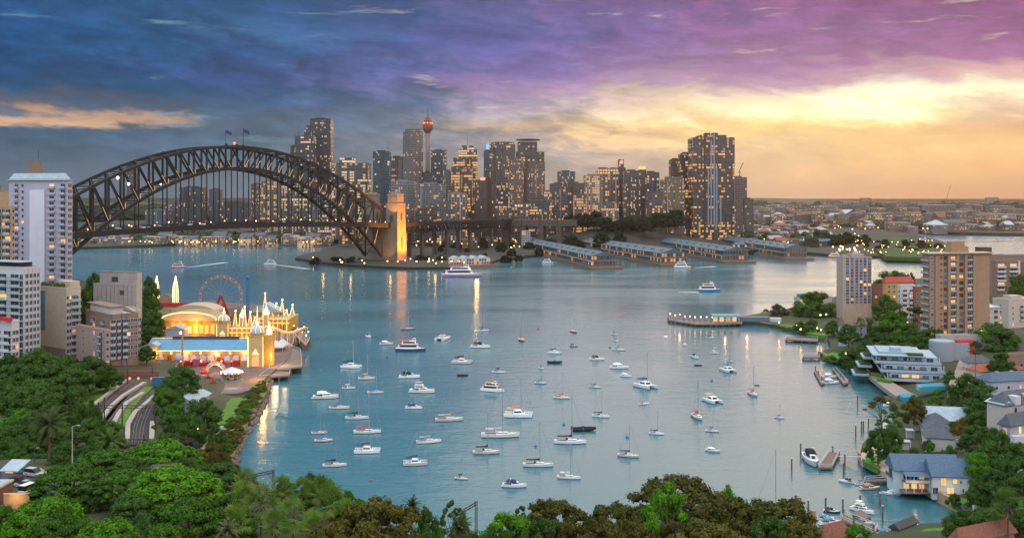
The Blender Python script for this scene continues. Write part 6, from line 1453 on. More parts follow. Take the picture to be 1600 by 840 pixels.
for k in range(70):
    x = lr.uniform(1165, 1600); y = lr.uniform(338, 356)
    if x > 1345 and y > 352: y -= 8
    small_block('flat roofed warehouse in the hazy far city on the right', x, y, lr.uniform(8, 22), lr.uniform(4, 10), None, 6, 'flat', lr.choice(pal), lr.uniform(.2,.5), None, 'hazy warehouses of the far right shore', 'warehouse', 'building', dep=lr.uniform(20,40))
for k in range(110):
    x = lr.uniform(1165, 1600); y = lr.uniform(321, 345)
    small_block('hazy distant building on the hillside of the far right shore', x, y, lr.uniform(8, 26), lr.uniform(5, 16), None, 12, 'flat', lr.choice(pal), lr.uniform(.05,.2), None, 'distant hillside buildings on the right', 'far_building', 'building', dep=30)
for k in range(40):
    x = lr.uniform(130, 520); y = lr.uniform(376.5, 380)
    small_block('low lit building on the far quay seen under the bridge', x, y, lr.uniform(8, 26), lr.uniform(5, 11), None, 3, lr.choice(('flat','gable')), lr.choice(pal), lr.uniform(.4,.9), None, 'buildings on the far quay under the bridge', 'quay_building', 'building', dep=25)
small_block('white long building left of the park headland trees', 1285, 379, 36, 11, None, 5, 'flat', (.45,.40,.38), .1); small_block('lit brick box building by the bridge works left of the headland', 1251, 368, 18, 16, None, 5, 'flat', (.24,.13,.09), .5)
small_block('brown office with two lit rows right of the tallest right tower', 1168, 366, 38, 14, None, 6, 'flat', (.32,.19,.12), .8)
small_block('tall narrow hazy block behind the white wave roof', 1220, 350, 16, 26, None, 8, 'flat', (.20,.15,.13), .3); small_block('broad hazy block near the crane on the far right', 1345, 348, 44, 18, None, 8, 'flat', (.22,.17,.15), .25); small_block('hazy brick block with lit side at the far right', 1530, 358, 16, 22, None, 6, 'flat', (.32,.18,.13), .35); small_block('wide hazy block on the ridge under the distant crane', 1460, 340, 52, 20, None, 14, 'flat', (.22,.17,.16), .1); small_block('small square hazy block on the ridge', 1324, 333, 12, 14, None, 20, 'flat', (.22,.18,.17), .05); small_block('wide low hazy block on the ridge at far right', 1562, 336, 36, 14, None, 14, 'flat', (.25,.2,.18), .1)
o = thing('wave_roof_hall', 'white wave roofed hall glowing near the tallest right tower', 'building', P(1208, 352, 6)); Y_ = o.location.y; s_ = Y_/F
MB().loft([[(x*s_, yy, z*s_) for x, z in ((-20,0),(-20,3),(-8,6),(6,12),(20,20),(21,0))] for yy in (0, 40)]).build('hall', mat('wave_white', (.5,.55,.58), .5), o)
o = thing('blue_marquee', 'bright blue roofed marquee on the far right shore', 'building', P(1441, 345, 8)); s_ = o.location.y/F; MB().loft([[(x*s_, yy, z*s_) for x, z in ((-13,0),(-13,5),(-4,9),(13,9),(13,0))] for yy in (0, 30)]).build('hall', mat('sky_blue', (.02,.30,.55), .6), o)
o = thing('distant_crane', 'thin slanting crane over the hazy ridge at the far right', 'crane', P(1480, 334, 20)); s_ = o.location.y/F; MB().bar((0,0,0), (0,0,22*s_), .9).bar((-3*s_,0,18*s_), (6*s_,0,46*s_), .8).build('jib', darkgrey, o)
# ------------------------------------------------------------------ boats
hullm = mat('gelcoat', (.75,.76,.78), .3, .04, .6, objcol=True); deckm = mat('boat_deck', (.62,.60,.56), .7, .08, 1.2); boot = mat('boot_stripe', (.02,.03,.06), .5, .1)
bglass = mat('boat_window', (.02,.03,.04), .15, .2, 1); alu = mat('mast_alloy', (.40,.41,.43), .4, .08, .6, .6); wirem = mat('rigging', (.22,.23,.25), .6, .1)
def hull_mesh(L, B, fb, transom=.8, sheer=.25, fine=.55):
    rings = []; n = 14
    for i in range(n+1):
        t = i/n; x = -L/2 + L*t
        w = B/2*(transom + (1-transom)*min(1, t/.4)) if t < .4 else B/2*max(.02, (1 - ((t-.4)/.6)**(1/fine+.35)))
        h = fb*(1 + sheer*(2*t-.8)**2); kx = .18*(t-.5)*L*0.12
        rings.append([(x+kx, -w, h), (x, -w*.93, .22), (x, -w*.86, -.12), (x, 0, -.45), (x, w*.86, -.12), (x, w*.93, .22), (x+kx, w, h)])
    mb = MB(); k = 7
    vs = [p for r_ in rings for p in r_]; fs = []; ms = []
    for j in range(n):
        for i in range(k-1):
            fs.append((j*k+i, (j+1)*k+i, (j+1)*k+i+1, j*k+i+1)); ms.append(1 if i in (1, 2, 3, 4) else 0)
        fs.append((j*k, j*k+6, (j+1)*k+6, (j+1)*k)); ms.append(2)
    fs.append(tuple(range(k))); ms.append(0)
    mb.v = vs; mb.f = fs; mb.m = ms
    return mb.mesh('hull', [hullm, boot, deckm])
def cabin_mb(x0, x1, w0, w1, z0, z1, slope0=.3, slope1=.8, mi=0, win=True):
    mb = MB(); a = [(x0, -w0), (x1, -w1), (x1, w1), (x0, w0)]; s = .86
    top = [(x0+slope0, -w0*s), (x1-slope1, -w1*s), (x1-slope1, w1*s), (x0+slope0, w0*s)]
    mb.add([(x,y,z0) for x, y in a] + [(x,y,z1) for x, y in top], [(0,1,5,4),(1,2,6,5),(2,3,7,6),(3,0,4,7),(4,5,6,7)], 0)
    if win:
        def q(p0, p1, p2, p3, u0, u1, v0, v1, o):
            P0, P1, P2, P3 = map(Vector, (p0, p1, p2, p3)); f = lambda u, v: (P0.lerp(P1, u)).lerp(P3.lerp(P2, u), v) + Vector(o)
            mb.add([f(u0,v0), f(u1,v0), f(u1,v1), f(u0,v1)], [(0,1,2,3)], 1)
        A = [(x,y,z0) for x, y in a]; T = [(x,y,z1) for x, y in top]
        q(A[0],A[1],T[1],T[0],.08,.9,.35,.85,(0,-.02,.0)); q(A[3],A[2],T[2],T[3],.08,.9,.35,.85,(0,.02,.0)); q(A[1],A[2],T[2],T[1],.1,.9,.3,.88,(.03,0,.01))
    return mb
def sail_parts(o, L, mz, mh, boom=True, cover=True, x=.06, rake=0, thick=1.0, col=(.03,.05,.12)):
    ms = MB().rod((L*x,0,mz), (L*(x-.01),0,mh), .16*thick, .11*thick, 6); ms.bar((L*x,-L*.07,mz+(mh-mz)*.55), (L*x,L*.07,mz+(mh-mz)*.55), .06)
    ms.build('mast', alu, o)
    if boom: MB().rod((L*x,0,mz+1.0), (L*(x-.36),0,mz+1.15), .07, .06, 6).build('boom', alu, o)
    if cover: MB().loft([[(L*(x-.005-.345*t), .26*w, mz+1.12+.05*t+.02), (L*(x-.005-.345*t), 0, mz+1.12+.05*t+.55*w), (L*(x-.005-.345*t), -.26*w, mz+1.12+.05*t+.02)] for t, w in ((0,.9),(.05,1.6),(.3,1),(.7,.8),(1,.35))]).build('sail_cover', canvas, o, color=col)
    MB().rod((L*x,0,mh), (L*.52,0,mz-.1), .05, .05, 4).rod((L*x,0,mh), (-L*.49,0,mz-.1), .035, .035, 4).build('stay', wirem, o)
def mk_sail(name, L, B, col, bimini=True, mastk=1.32, dodger=True):
    o = thing(name, 'x', 'sailing boat')
    inst('hull', hull_mesh(L, B, L*.095, .72, .22, .62), o, color=(.75,.76,.78)); fb = L*.095
    cabin_mb(-L*.12, L*.26, B*.30, B*.17, fb*1.0, fb+.55, .1, .9).build('coachroof', [hullm, bglass], o, color=(.74,.74,.74))
    MB().box(-L*.42, -L*.13, -B*.24, B*.24, fb*1.02+.02, fb+.12).build('cockpit', decktimber, o)
    if dodger: MB().loft([[(x, B*.3*math.cos(a), fb+.4+ h*math.sin(a)) for a in [math.pi*k/6 for k in range(7)]] for x, h in ((-L*.14,.95),(-L*.07,.35))]).build('dodger', canvas, o, color=col)
    if bimini:
        MB().loft([[(x, -B*.33, fb+1.75), (x, 0, fb+1.95), (x, B*.33, fb+1.75), (x, 0, fb+1.7)] for x in (-L*.40, -L*.18)]).build('bimini', canvas, o, color=col)
        for x in (-L*.39, -L*.19):
            MB().path([(x, -B*.33, fb), (x, -B*.33, fb+1.75)], .03, 4).path([(x, B*.33, fb), (x, B*.33, fb+1.75)], .03, 4).build('bimini_frame', alu, o)
    sail_parts(o, L, fb+.5, L*mastk*1.13, col=col)
    MB().path([(L*.5,0,fb*1.2+.55),(L*.4,-B*.22,fb*1.15+.6),(L*.1,-B*.46,fb+.62),(-L*.3,-B*.42,fb+.62),(-L*.48,-B*.33,fb+.62),(-L*.48,B*.33,fb+.62),(-L*.3,B*.42,fb+.62),(L*.1,B*.46,fb+.62),(L*.4,B*.22,fb*1.15+.6),(L*.5,0,fb*1.2+.55)], .025, 4).build('guard_rail', alu, o)
    MB().ball((-L*.47, B*.28, fb+.7), .22, 6, 4).build('life_ring', mat('life_orange', (.55,.10,.04), .7, .1), o)
    return o
def mk_cruiser(name, L, B, col, fly=False, hard=False):
    o = thing(name, 'x', 'motor boat'); fb = L*.12
    inst('hull', hull_mesh(L, B, fb, .9, .22, .5), o, color=(.76,.77,.79))
    cabin_mb(-L*.12, L*.30, B*.40, B*.2, fb, fb+1.05, .1, 1.6).build('cabin', [hullm, bglass], o, color=(.78,.78,.79))
    MB().box(-L*.45, -L*.13, -B*.36, B*.36, fb+.02, fb+.12).build('cockpit', decktimber, o)
    MB().box(-L*.56, -L*.50, -B*.36, B*.36, .25, .42).build('swim_platform', deckm, o)
    if fly:
        cabin_mb(-L*.30, L*.12, B*.36, B*.30, fb+1.0, fb+2.1, .2, 1.0).build('saloon', [hullm, bglass], o, color=(.78,.78,.79))
        MB().box(-L*.30, L*.02, -B*.33, B*.33, fb+2.12, fb+2.6).build('flybridge', hullm, o, color=(.78,.78,.79))
        MB().loft([[(x, -B*.33, fb+3.8), (x, 0, fb+3.95), (x, B*.33, fb+3.8), (x, 0, fb+3.75)] for x in (-L*.28, -L*.02)]).build('canopy', canvas, o, color=col)
        for x in (-L*.27, -L*.03):
            for s in (-1, 1): MB().rod((x, s*B*.31, fb+2.6), (x, s*B*.31, fb+3.8), .04, .04, 4).build('canopy_post', alu, o)
    else:
        MB().loft([[(x, B*.36*math.cos(a), fb+.9 + h*math.sin(a)) for a in [math.pi*k/6 for k in range(7)]] for x, h in ((-L*.34,.95),(-L*.2,1.2),(L*.0,1.05),(L*.08,.4))]).build('canopy', hullm if hard else canvas, o, color=(.78,.78,.79) if hard else col)
        MB().bar((-L*.2, -B*.38, fb+1.0), (-L*.16, -B*.36, fb+2.1), .1).bar((-L*.2, B*.38, fb+1.0), (-L*.16, B*.36, fb+2.1), .1).bar((-L*.16, -B*.36, fb+2.1), (-L*.16, B*.36, fb+2.1), .12).build('radar_arch', hullm, o, color=(.78,.78,.79))
    MB().path([(L*.5,0,fb*1.2+.5),(L*.38,-B*.26,fb*1.15+.55),(L*.1,-B*.45,fb+.6),(-L*.1,-B*.46,fb+.5)], .03, 4).build('bow_rail', alu, o); MB().path([(L*.5,0,fb*1.2+.5),(L*.38,B*.26,fb*1.15+.55),(L*.1,B*.45,fb+.6),(-L*.1,B*.46,fb+.5)], .03, 4).build('bow_rail', alu, o)
    return o
def mk_cat(name, L, B, col, mast=True):
    o = thing(name, 'x', 'catamaran'); fb = L*.125
    for s in (-1, 1):
        h = hull_mesh(L, B*.27, fb, .75, .1, .6); inst('hull', h, o, (0, s*B*.36, 0), color=(.76,.77,.79))
    MB().box(-L*.42, L*.22, -B*.34, B*.34, fb*.72, fb*.95).build('bridge_deck', hullm, o, color=(.74,.75,.77))
    cabin_mb(-L*.18, L*.22, B*.36, B*.28, fb*.96, fb+1.25, .1, 1.3).build('saloon', [hullm, bglass], o, color=(.78,.78,.80))
    MB().loft([[(x, -B*.34, fb+1.95), (x, 0, fb+2.15), (x, B*.34, fb+1.95), (x, 0, fb+1.9)] for x in (-L*.42, -L*.14)]).build('bimini', canvas, o, color=col)
    for s in (-1, 1): MB().rod((-L*.40, s*B*.33, fb), (-L*.40, s*B*.33, fb+1.95), .05, .05, 4).build('bimini_post', alu, o)
    if mast: sail_parts(o, L, fb+1.2, L*1.4, x=.10, thick=1.1, col=col)
    return o
def mk_dinghy(name, L, col):
    o = thing(name, 'x', 'dinghy'); B = L*.42
    MB().path([(-L*.5,-B*.4,.3),(0,-B*.45,.32),(L*.35,-B*.3,.4),(L*.5,0,.5),(L*.35,B*.3,.4),(0,B*.45,.32),(-L*.5,B*.4,.3)], L*.06, 8).build('tube', canvas, o, color=col)
    MB().box(-L*.42, L*.36, -B*.36, B*.36, .1, .25).build('floor', deckm, o); MB().box(-L*.56, -L*.46, -.18, .18, .2, 1.0).build('outboard', darkgrey, o); MB().box(-L*.1, L*.05, -.3, .3, .26, .95).build('console', darkgrey, o)
    return o
def mk_ferry(name, L, B, col, strip_col=(.6,.05,.05)):
    o = thing(name, 'x', 'ferry'); fb = 1.7
    inst('hull', hull_mesh(L, B, fb, .85, .12, .4), o, color=col)
    cabin_mb(-L*.42, L*.30, B*.42, B*.36, fb, fb+2.4, .2, .9).build('lower_saloon', [hullm, bglass], o, color=(.75,.75,.74))
    cabin_mb(-L*.30, L*.22, B*.36, B*.32, fb+2.42, fb+4.5, .4, .9).build('upper_saloon', [hullm, bglass], o, color=(.75,.75,.74))
    MB().box(-L*.43, L*.26, -B*.44, B*.44, fb+2.405, fb+2.55).build('deck_edge', canvas, o, color=strip_col); MB().box(-L*.34, -L*.05, -B*.34, B*.34, fb+4.55, fb+4.8).build('sun_awning', canvas, o, color=strip_col)
    cabin_mb(L*.06, L*.18, B*.2, B*.18, fb+4.52, fb+6.0, .1, .4).build('wheelhouse', [hullm, bglass], o, color=(.78,.78,.77)); MB().rod((L*.04,0,fb+4.5), (L*.02,0,fb+8), .09).build('mast', alu, o)
    return o
KIND = {}
def proto(k):
    if k in KIND: return KIND[k], False
    f = {'s': lambda: mk_sail('sailing_yacht', 11.0, 3.5, (.03,.04,.10)), 'S': lambda: mk_sail('sailing_yacht', 13.5, 4.0, (.02,.03,.06)), 'k': lambda: mk_sail('small_yacht', 8.0, 2.7, (.05,.15,.35), False), 'w': lambda: mk_sail('wooden_ketch', 11.0, 3.3, (.25,.10,.05), False, 1.15, False),
         'm': lambda: mk_cruiser('motor_cruiser', 10.0, 3.4, (.03,.04,.07)), 'h': lambda: mk_cruiser('motor_yacht', 11.0, 3.6, (.03,.04,.07), False, True), 'f': lambda: mk_cruiser('flybridge_cruiser', 12.5, 4.2, (.5,.32,.25), True),
         'c': lambda: mk_cat('sailing_catamaran', 11.5, 6.2, (.02,.04,.08)), 'p': lambda: mk_cat('power_catamaran', 10.0, 5.4, (.03,.05,.09), False), 'd': lambda: mk_dinghy('dinghy', 5.0, (.05,.06,.08)), 'F': lambda: mk_ferry('ferry', 18.0, 5.6, (.04,.10,.22), (.45,.08,.05))}
    KIND[k] = f[k](); return KIND[k], True
CATN = {'sailing_yacht':'sailing boat','small_yacht':'sailing boat','wooden_ketch':'sailing boat','motor_cruiser':'motor boat','motor_yacht':'motor boat','flybridge_cruiser':'motor boat','sailing_catamaran':'catamaran','power_catamaran':'catamaran','dinghy':'dinghy','ferry':'ferry'}
LEN = {'s':11,'S':13.5,'k':8,'w':11,'m':10,'h':11,'f':12.5,'c':11.5,'p':10,'d':5,'F':18}
BW, NV, TL, RD, BK, OR, GN, PB = (.70,.70,.70), (.03,.05,.14), (.06,.17,.24), (.40,.10,.07), (.02,.02,.03), (.55,.30,.14), (.06,.22,.18), (.05,.16,.36)
def boat(k, x, y, lpx, head, label, cover=None, hullc=None, group='boats moored in the bay', lift=True):
    """head: direction the bow points, degrees, 0 = screen right, 90 = away"""
    v = P(x, y); a = R(head); L = lpx * v.y / F
    beam = .55 if k in 'cp' else .33
    s = L / LEN[k] / (abs(math.cos(a)) + beam*abs(math.sin(a))); s = max(.4, min(1.6, s*(1.3 if abs(math.cos(a)) < .6 else 1.06)))
    pr, first = proto(k)
    o = pr if first else dup(pr, v, a)
    o.location = v; o.rotation_euler = (0, 0, a); o.scale = (s, s, s); o['label'] = label; o['group'] = group
    hb = random.Random(label); tint = hb.choice(((.72,.73,.76),(.62,.60,.56),(.55,.58,.62),(.70,.69,.66),(.48,.46,.44),(.66,.69,.74)))
    for ch in o.children:
        nm = ch.name.split('.')[0]
        if cover is not None and nm in ('sail_cover', 'bimini', 'dodger', 'canopy', 'tube', 'deck_edge', 'sun_awning'): ch.color = (*cover, 1)
        if nm == 'hull': ch.color = (*(hullc or tint), 1)
    return o
BOATS = [
 ('m',576,527,11,-70,'small white motorboat facing us, farthest left of the far moored boats',NV,None),
 ('h',604,538,20,5,'low white cruiser just left of the dark blue hulled ferry',None,None),
 ('w',637,515,22,10,'brown wooden ketch with sails furled behind the blue hulled ferry',RD,(.22,.10,.05)),
 ('F',642,548,45,-4,'ferry with a dark blue hull and red awning among the far moored boats',None,(.03,.08,.20)),
 ('p',692,530,20,70,'white power catamaran showing its stern, right of the blue hulled ferry',NV,None),
 ('k',755,517,17,15,'small yacht with a dark sail cover, farthest of the middle boats',BK,None),
 ('m',751,543,29,-8,'white cruiser with a dark canopy at the stern, below the farthest middle yacht',BK,None),
 ('c',722,567,31,-8,'catamaran with a tall mast and black bimini left of the middle',BK,None),
 ('d',723,587,16,-5,'dark inflatable dinghy below the black bimini catamaran',BK,None),
 ('c',549,574,31,-10,'catamaran with a dark boom cover, leftmost in its far row',BK,None),
 ('k',573,592,25,5,'small sailing boat under an orange tan cover',OR,None),
 ('k',545,607,20,8,'small bare white yacht left of the blue covered one',(.6,.6,.6),None),
 ('k',587,614,24,0,'small white yacht with a bright blue sail cover beside the orange tan one',PB,None),
 ('m',640,590,30,2,'white motor yacht with a black stern canopy, left of the middle',BK,None),
 ('f',660,613,38,-8,'flybridge cruiser with pink canopies below the black canopied motor yacht',(.55,.28,.22),None),
 ('h',509,622,38,8,'large sleek white motor yacht at the far left of the moored boats',None,None),
 ('s',530,638,30,2,'yacht with a blue sail cover below the sleek white motor yacht',PB,(.62,.55,.50)),
 ('s',558,654,34,0,'white yacht with a black stern cover, second row from the left',BK,None),
 ('m',647,638,26,-12,'small cruiser with a tall dark canopy, above the pale sailing yacht',NV,None),
 ('S',702,657,42,6,'long white yacht with a pinkish dodger left of the middle',(.5,.28,.22),None),
 ('F',770,611,38,-22,'white two decked charter boat in the middle of the bay',(.5,.2,.1),(.75,.76,.78)),
 ('k',779,582,20,-10,'small white yacht just above the white charter boat',BK,None),
 ('k',499,677,24,12,'small yacht with a blue cover, leftmost near boat',PB,(.6,.45,.40)),
 ('k',506,689,28,8,'small yacht with a large blue cover in front of the leftmost near boat',PB,None),
 ('s',574,676,40,3,'white yacht with red canopies at the left of the near boats',(.40,.08,.07),None),
 ('c',574,706,38,3,'catamaran with dark blue covers below the red canopied yacht',NV,None),
 ('s',523,728,36,8,'white yacht with a black sail cover, nearest the leafy shore at left',BK,None),
 ('s',670,691,38,12,'white yacht with a thin grey boom left of the middle near boats',(.3,.3,.32),None),
 ('c',649,725,37,6,'white power sailer with a blue boom cover nearest the fig tree',NV,None),
 ('k',721,748,22,-20,'little yacht with a dark cover and tan deck, nearest the lower edge',BK,(.6,.55,.5)),
 ('s',760,708,40,2,'white yacht with tan decks and a black boom cover in the middle near row',BK,None),
 ('S',782,682,55,0,'largest white yacht, long hull with no covers, in the middle of the bay',(.4,.4,.42),None),
 ('c',810,650,43,-5,'white catamaran with a tan stern awning and a black boom cover',(.5,.25,.1),None),
 ('s',878,622,26,-15,'white yacht with a red brown sail cover right of the middle',RD,None),
 ('s',939,651,27,-18,'white yacht with a black dodger right of the black inflatable',BK,None),
 ('d',912,672,46,6,'long black rigid inflatable boat behind the large black covered yacht',BK,None),
 ('S',891,692,48,-5,'large white yacht with a black bimini in front of the black inflatable',BK,None),
 ('S',841,728,45,-4,'large white yacht with a long black boom cover at the lower middle',BK,None),
 ('s',889,747,36,-14,'white yacht with no cover at the lower right of the near boats',(.5,.5,.5),None),
 ('m',804,760,36,-6,'white sports cruiser with a dark blue canopy, nearest boat to the lower edge',NV,None),
 ('s',982,713,34,-20,'white yacht with a black bimini standing apart right of the near boats',BK,None),
 ('k',815,532,10,-80,'tiny red brown boat facing us in the far middle',RD,(.30,.10,.07)),
 ('w',897,519,11,-70,'rust red two masted boat facing us, farthest out of all',RD,(.35,.09,.05)),
 ('c',867,552,22,-20,'white catamaran with a bare mast in the far middle',BK,None),
 ('m',896,541,12,-8,'tiny dark motorboat right of the far catamaran',BK,(.2,.2,.22)),
 ('k',960,523,9,-60,'tiny white yacht, upper of a pair at far right middle',TL,None),
 ('k',962,533,10,-50,'tiny white yacht, lower of a pair at far right middle',TL,None),
 ('s',967,547,21,-18,'yacht with teal green covers below the tiny pair',GN,(.6,.58,.55)),
 ('d',867,567,21,-4,'long dark low workboat just below the far white catamaran',BK,None),
 ('k',846,576,9,-60,'tiny pale boat above the blue covered small yacht',TL,None),
 ('k',845,599,18,-10,'small yacht with a blue mast cover right of the charter boat',PB,None),
 ('m',933,562,22,-4,'white cruiser with a black canopy, alone right of the middle',BK,None),
 ('h',968,575,27,-4,'sleek white motor yacht left of the large right hand catamaran',None,None),
 ('h',978,588,18,-25,'small white cruiser just below the sleek white motor yacht',None,None),
 ('s',930,605,19,-20,'yacht with a navy dodger right of the red brown covered yacht',NV,None),
 ('c',1009,605,30,-60,'large white catamaran with a tall mast, showing its stern steps',NV,None),
 ('s',1006,631,18,15,'white yacht with a rust cover below the large catamaran',RD,None),
 ('s',1110,528,14,5,'small sailing boat with a dark cover nearest the ferry wharf',BK,None),
 ('k',1117,552,14,5,'small open white boat below a tiny blue canopied one',BW,None),
 ('m',1118,543,7,70,'tiny blue canopied boat nearest the ferry wharf but one',PB,None),
 ('m',1086,559,10,-75,'tiny motorboat facing us with a dark canopy left of the right hand catamaran',NV,None),
 ('d',1091,571,11,-8,'tiny dark dinghy below the motorboat that faces us',BK,None),
 ('k',1141,565,8,-60,'tiny teal covered boat behind the far right catamaran',TL,None),
 ('c',1138,580,19,-75,'white catamaran facing us with a tall mast at far right',TL,None),
 ('s',1177,617,12,-80,'white yacht facing us with a tall bare mast at the right',RD,None),
 ('d',1183,602,7,-10,'tiny black tender beside the right hand yacht that faces us',BK,None),
 ('k',1218,653,15,-25,'white yacht farthest right of the moored boats with a dark red cover',RD,None),
 ('p',1114,628,24,-70,'white power catamaran with a pink tinted stern at the right',(.5,.3,.25),None),
 ('s',1090,653,15,-80,'yacht facing us with its mast straight up beside the pink tinted catamaran',RD,None),
 ('k',1113,674,21,-20,'small yacht with a blue cover above the hardtop cruiser',PB,(.6,.52,.45)),
 ('h',1114,705,22,-30,'white hardtop cruiser, nearest boat on the right of the bay',None,None),
 ('s',1026,678,24,-22,'white yacht with a long black dodger above the one standing apart',BK,None),
]
for k, x, y, l, hd, lab, cv, hc in BOATS: boat(k, x, y, l, hd, lab, cv, hc)
DOCK = [
 ('m',1268,722,20,-95,'white sports boat with a black cover beside the pale pontoon',BK,None),
 ('m',1322,753,22,150,'white cruiser with a black cover at the boathouse jetty',BK,None),
 ('k',1346,757,20,-5,'blue covered small boat between the cruiser and the tan covered boat',PB,None),
 ('m',1360,764,30,5,'boat wrapped in a tan cover at the boathouse jetty',(.42,.28,.18),(.42,.28,.18)),
 ('m',1391,772,26,165,'long low pale boat below the kayak deck',(.5,.52,.55),None),
 ('f',1348,799,32,-50,'white centre console boat with two dark outboards in front of the lower pontoon',BW,None),
 ('m',1300,800,20,-20,'dark rigid boat moored by the lower pontoon, upper one',BK,(.05,.06,.08)),
 ('m',1298,818,34,8,'pale blue cruiser at the bottom beside the leafy tree',(.10,.25,.33),None),
 ('m',1290,811,26,0,'small blue canopied boat beside the pale blue cruiser',(.10,.28,.38),None),
 ('m',1350,818,24,-5,'grey blue covered boat on the lower pontoon',(.12,.18,.22),None),
 ('m',1383,835,20,5,'blue covered boat at the bottom edge by the boat shed',(.03,.22,.36),None),
 ('h',1376,676,30,170,'pale blue open cruiser moored beside the overhanging tree',None,(.30,.45,.55)),
 ('h',1385,667,26,172,'white cruiser behind the pale blue open one',None,None),
 ('f',1424,646,34,5,'white yacht moored behind the leaning trees near the pool',BW,None),
 ('h',1393,634,24,10,'white boat half hidden by the leaning tree near the stepped flats',None,None),
 ('h',1297,590,24,8,'upper of two white cruisers at the small marina pontoon',None,None),
 ('m',1298,599,26,5,'lower of two white cruisers at the small marina pontoon',BW,None),
]
for k, x, y, l, hd, lab, cv, hc in DOCK: boat(k, x, y, l, hd, lab, cv, hc, 'boats moored along the right shore')
FER = [('F',280,418,24,4,'pink and white ferry crossing below the left end of the bridge',(.55,.12,.16),(.55,.25,.3)),
 ('F',422,413,20,170,'small white ferry under way in front of the bridge span',(.5,.5,.5),(.7,.7,.7)),
 ('F',722,432,62,2,'long purple lit ferry passing the tip of the point',(.40,.15,.42),(.30,.20,.35)),
 ('F',1108,455,36,4,'white ferry with an orange top and blue hull in the open channel',(.5,.16,.08),(.03,.22,.42)),
 ('F',1066,418,26,2,'small white ferry off the second wharf',(.5,.3,.3),(.6,.6,.6)),
 ('F',856,411,18,-5,'small white boat at the end of the leftmost wharf',(.5,.5,.5),(.5,.5,.5)),
 ('F',1443,379,20,3,'red white striped ferry with a glowing top beyond the park headland',(.6,.25,.05),(.6,.1,.1)),
 ('F',1305,402,22,3,'orange tugboat glowing at the berth left of the park headland',(.6,.25,.03),(.5,.18,.03)),
 ('F',1540,364,32,2,'pale ferry berthed on the far right shore',(.5,.5,.5),(.6,.6,.65))]
for k, x, y, l, hd, lab, cv, hc in FER:
    o = boat(k, x, y, l, hd, lab, cv, hc, 'ferries under way'); s_ = l*P(x, y).y/F/18; o.scale = (s_, s_*.8, min(s_, 1.6))
lamp(P(1305, 402, 14)+Vector((0,-16,0)), 3000, (1,.5,.1), 1)
for i, (x0, y0, x1, y1, w) in enumerate(((292,417.5,352,410,5),(428,413,482,420,5),(1060,456,1092,456.5,4),(1085,418,1118,416,4))):
    a, b_ = P(x0, y0, .03), P(x1, y1, .03); d = (b_-a).normalized(); s = Vector((d.y,-d.x,0))
    o = MB().add([a+s*w*.25, a-s*w*.25, b_-s*w, b_+s*w], [(0,1,2,3)]).build('wake', mat('wake_foam', (.40,.47,.50), .6, .4, .25)); tag(o, kind='stuff')
BUOY = [(1040,528,1.2,'round white mooring buoy, upper of two near the ferry wharf',(.7,.68,.66)),(1070,540,1.2,'round white and orange buoy, lower of two near the ferry wharf',(.6,.45,.4)),(841,514,.7,'tiny red buoy far out in the channel',(.6,.04,.05)),(579,751,.45,'small red buoy near the leafy lower left shore',(.5,.05,.1)),(881,663,.55,'blue mooring buoy near the black inflatable',(.03,.2,.45)),(980,683,.6,'blue mooring buoy above the yacht standing apart',(.03,.25,.5)),(1112,595,.6,'blue flag buoy above the pink tinted catamaran',(.03,.2,.4)),(837,697,.5,'dim blue buoy between the near yachts',(.05,.2,.3)),(605,558,.4,'tiny dark buoy near the blue hulled ferry',(.04,.04,.05)),(953,543,.5,'tiny dark buoy left of the teal covered yacht',(.05,.05,.06)),(437,398,1.2,'small pink channel marker off the point',(.6,.1,.2))]
for x, y, r_, lab, c in BUOY:
    o = thing('mooring_buoy', lab, 'buoy', P(x, y)); MB().ball((0,0,r_*.35), r_, 10, 7).build('float', anycol, o, color=c); MB().rod((0,0,r_), (0,0,r_*2.1), r_*.12).build('pickup', darkgrey, o)
o = thing('moored_mast', 'tall bare mast of a yacht hidden behind the brown trees at the lower right', 'sailing boat', P(1212, 808)); inst('hull', hull_mesh(12, 3.6, 1.15), o, color=(.75,.75,.75)); MB().rod((0,0,1), (0,0,17), .12, .08).build('mast', alu, o); MB().rod((0,0,17), (-5.5,0,1.2), .03).build('stay', wirem, o); cabin_mb(-2,3,1.1,.7,1.1,1.7).build('coachroof', [hullm, bglass], o, color=(.75,.75,.75))
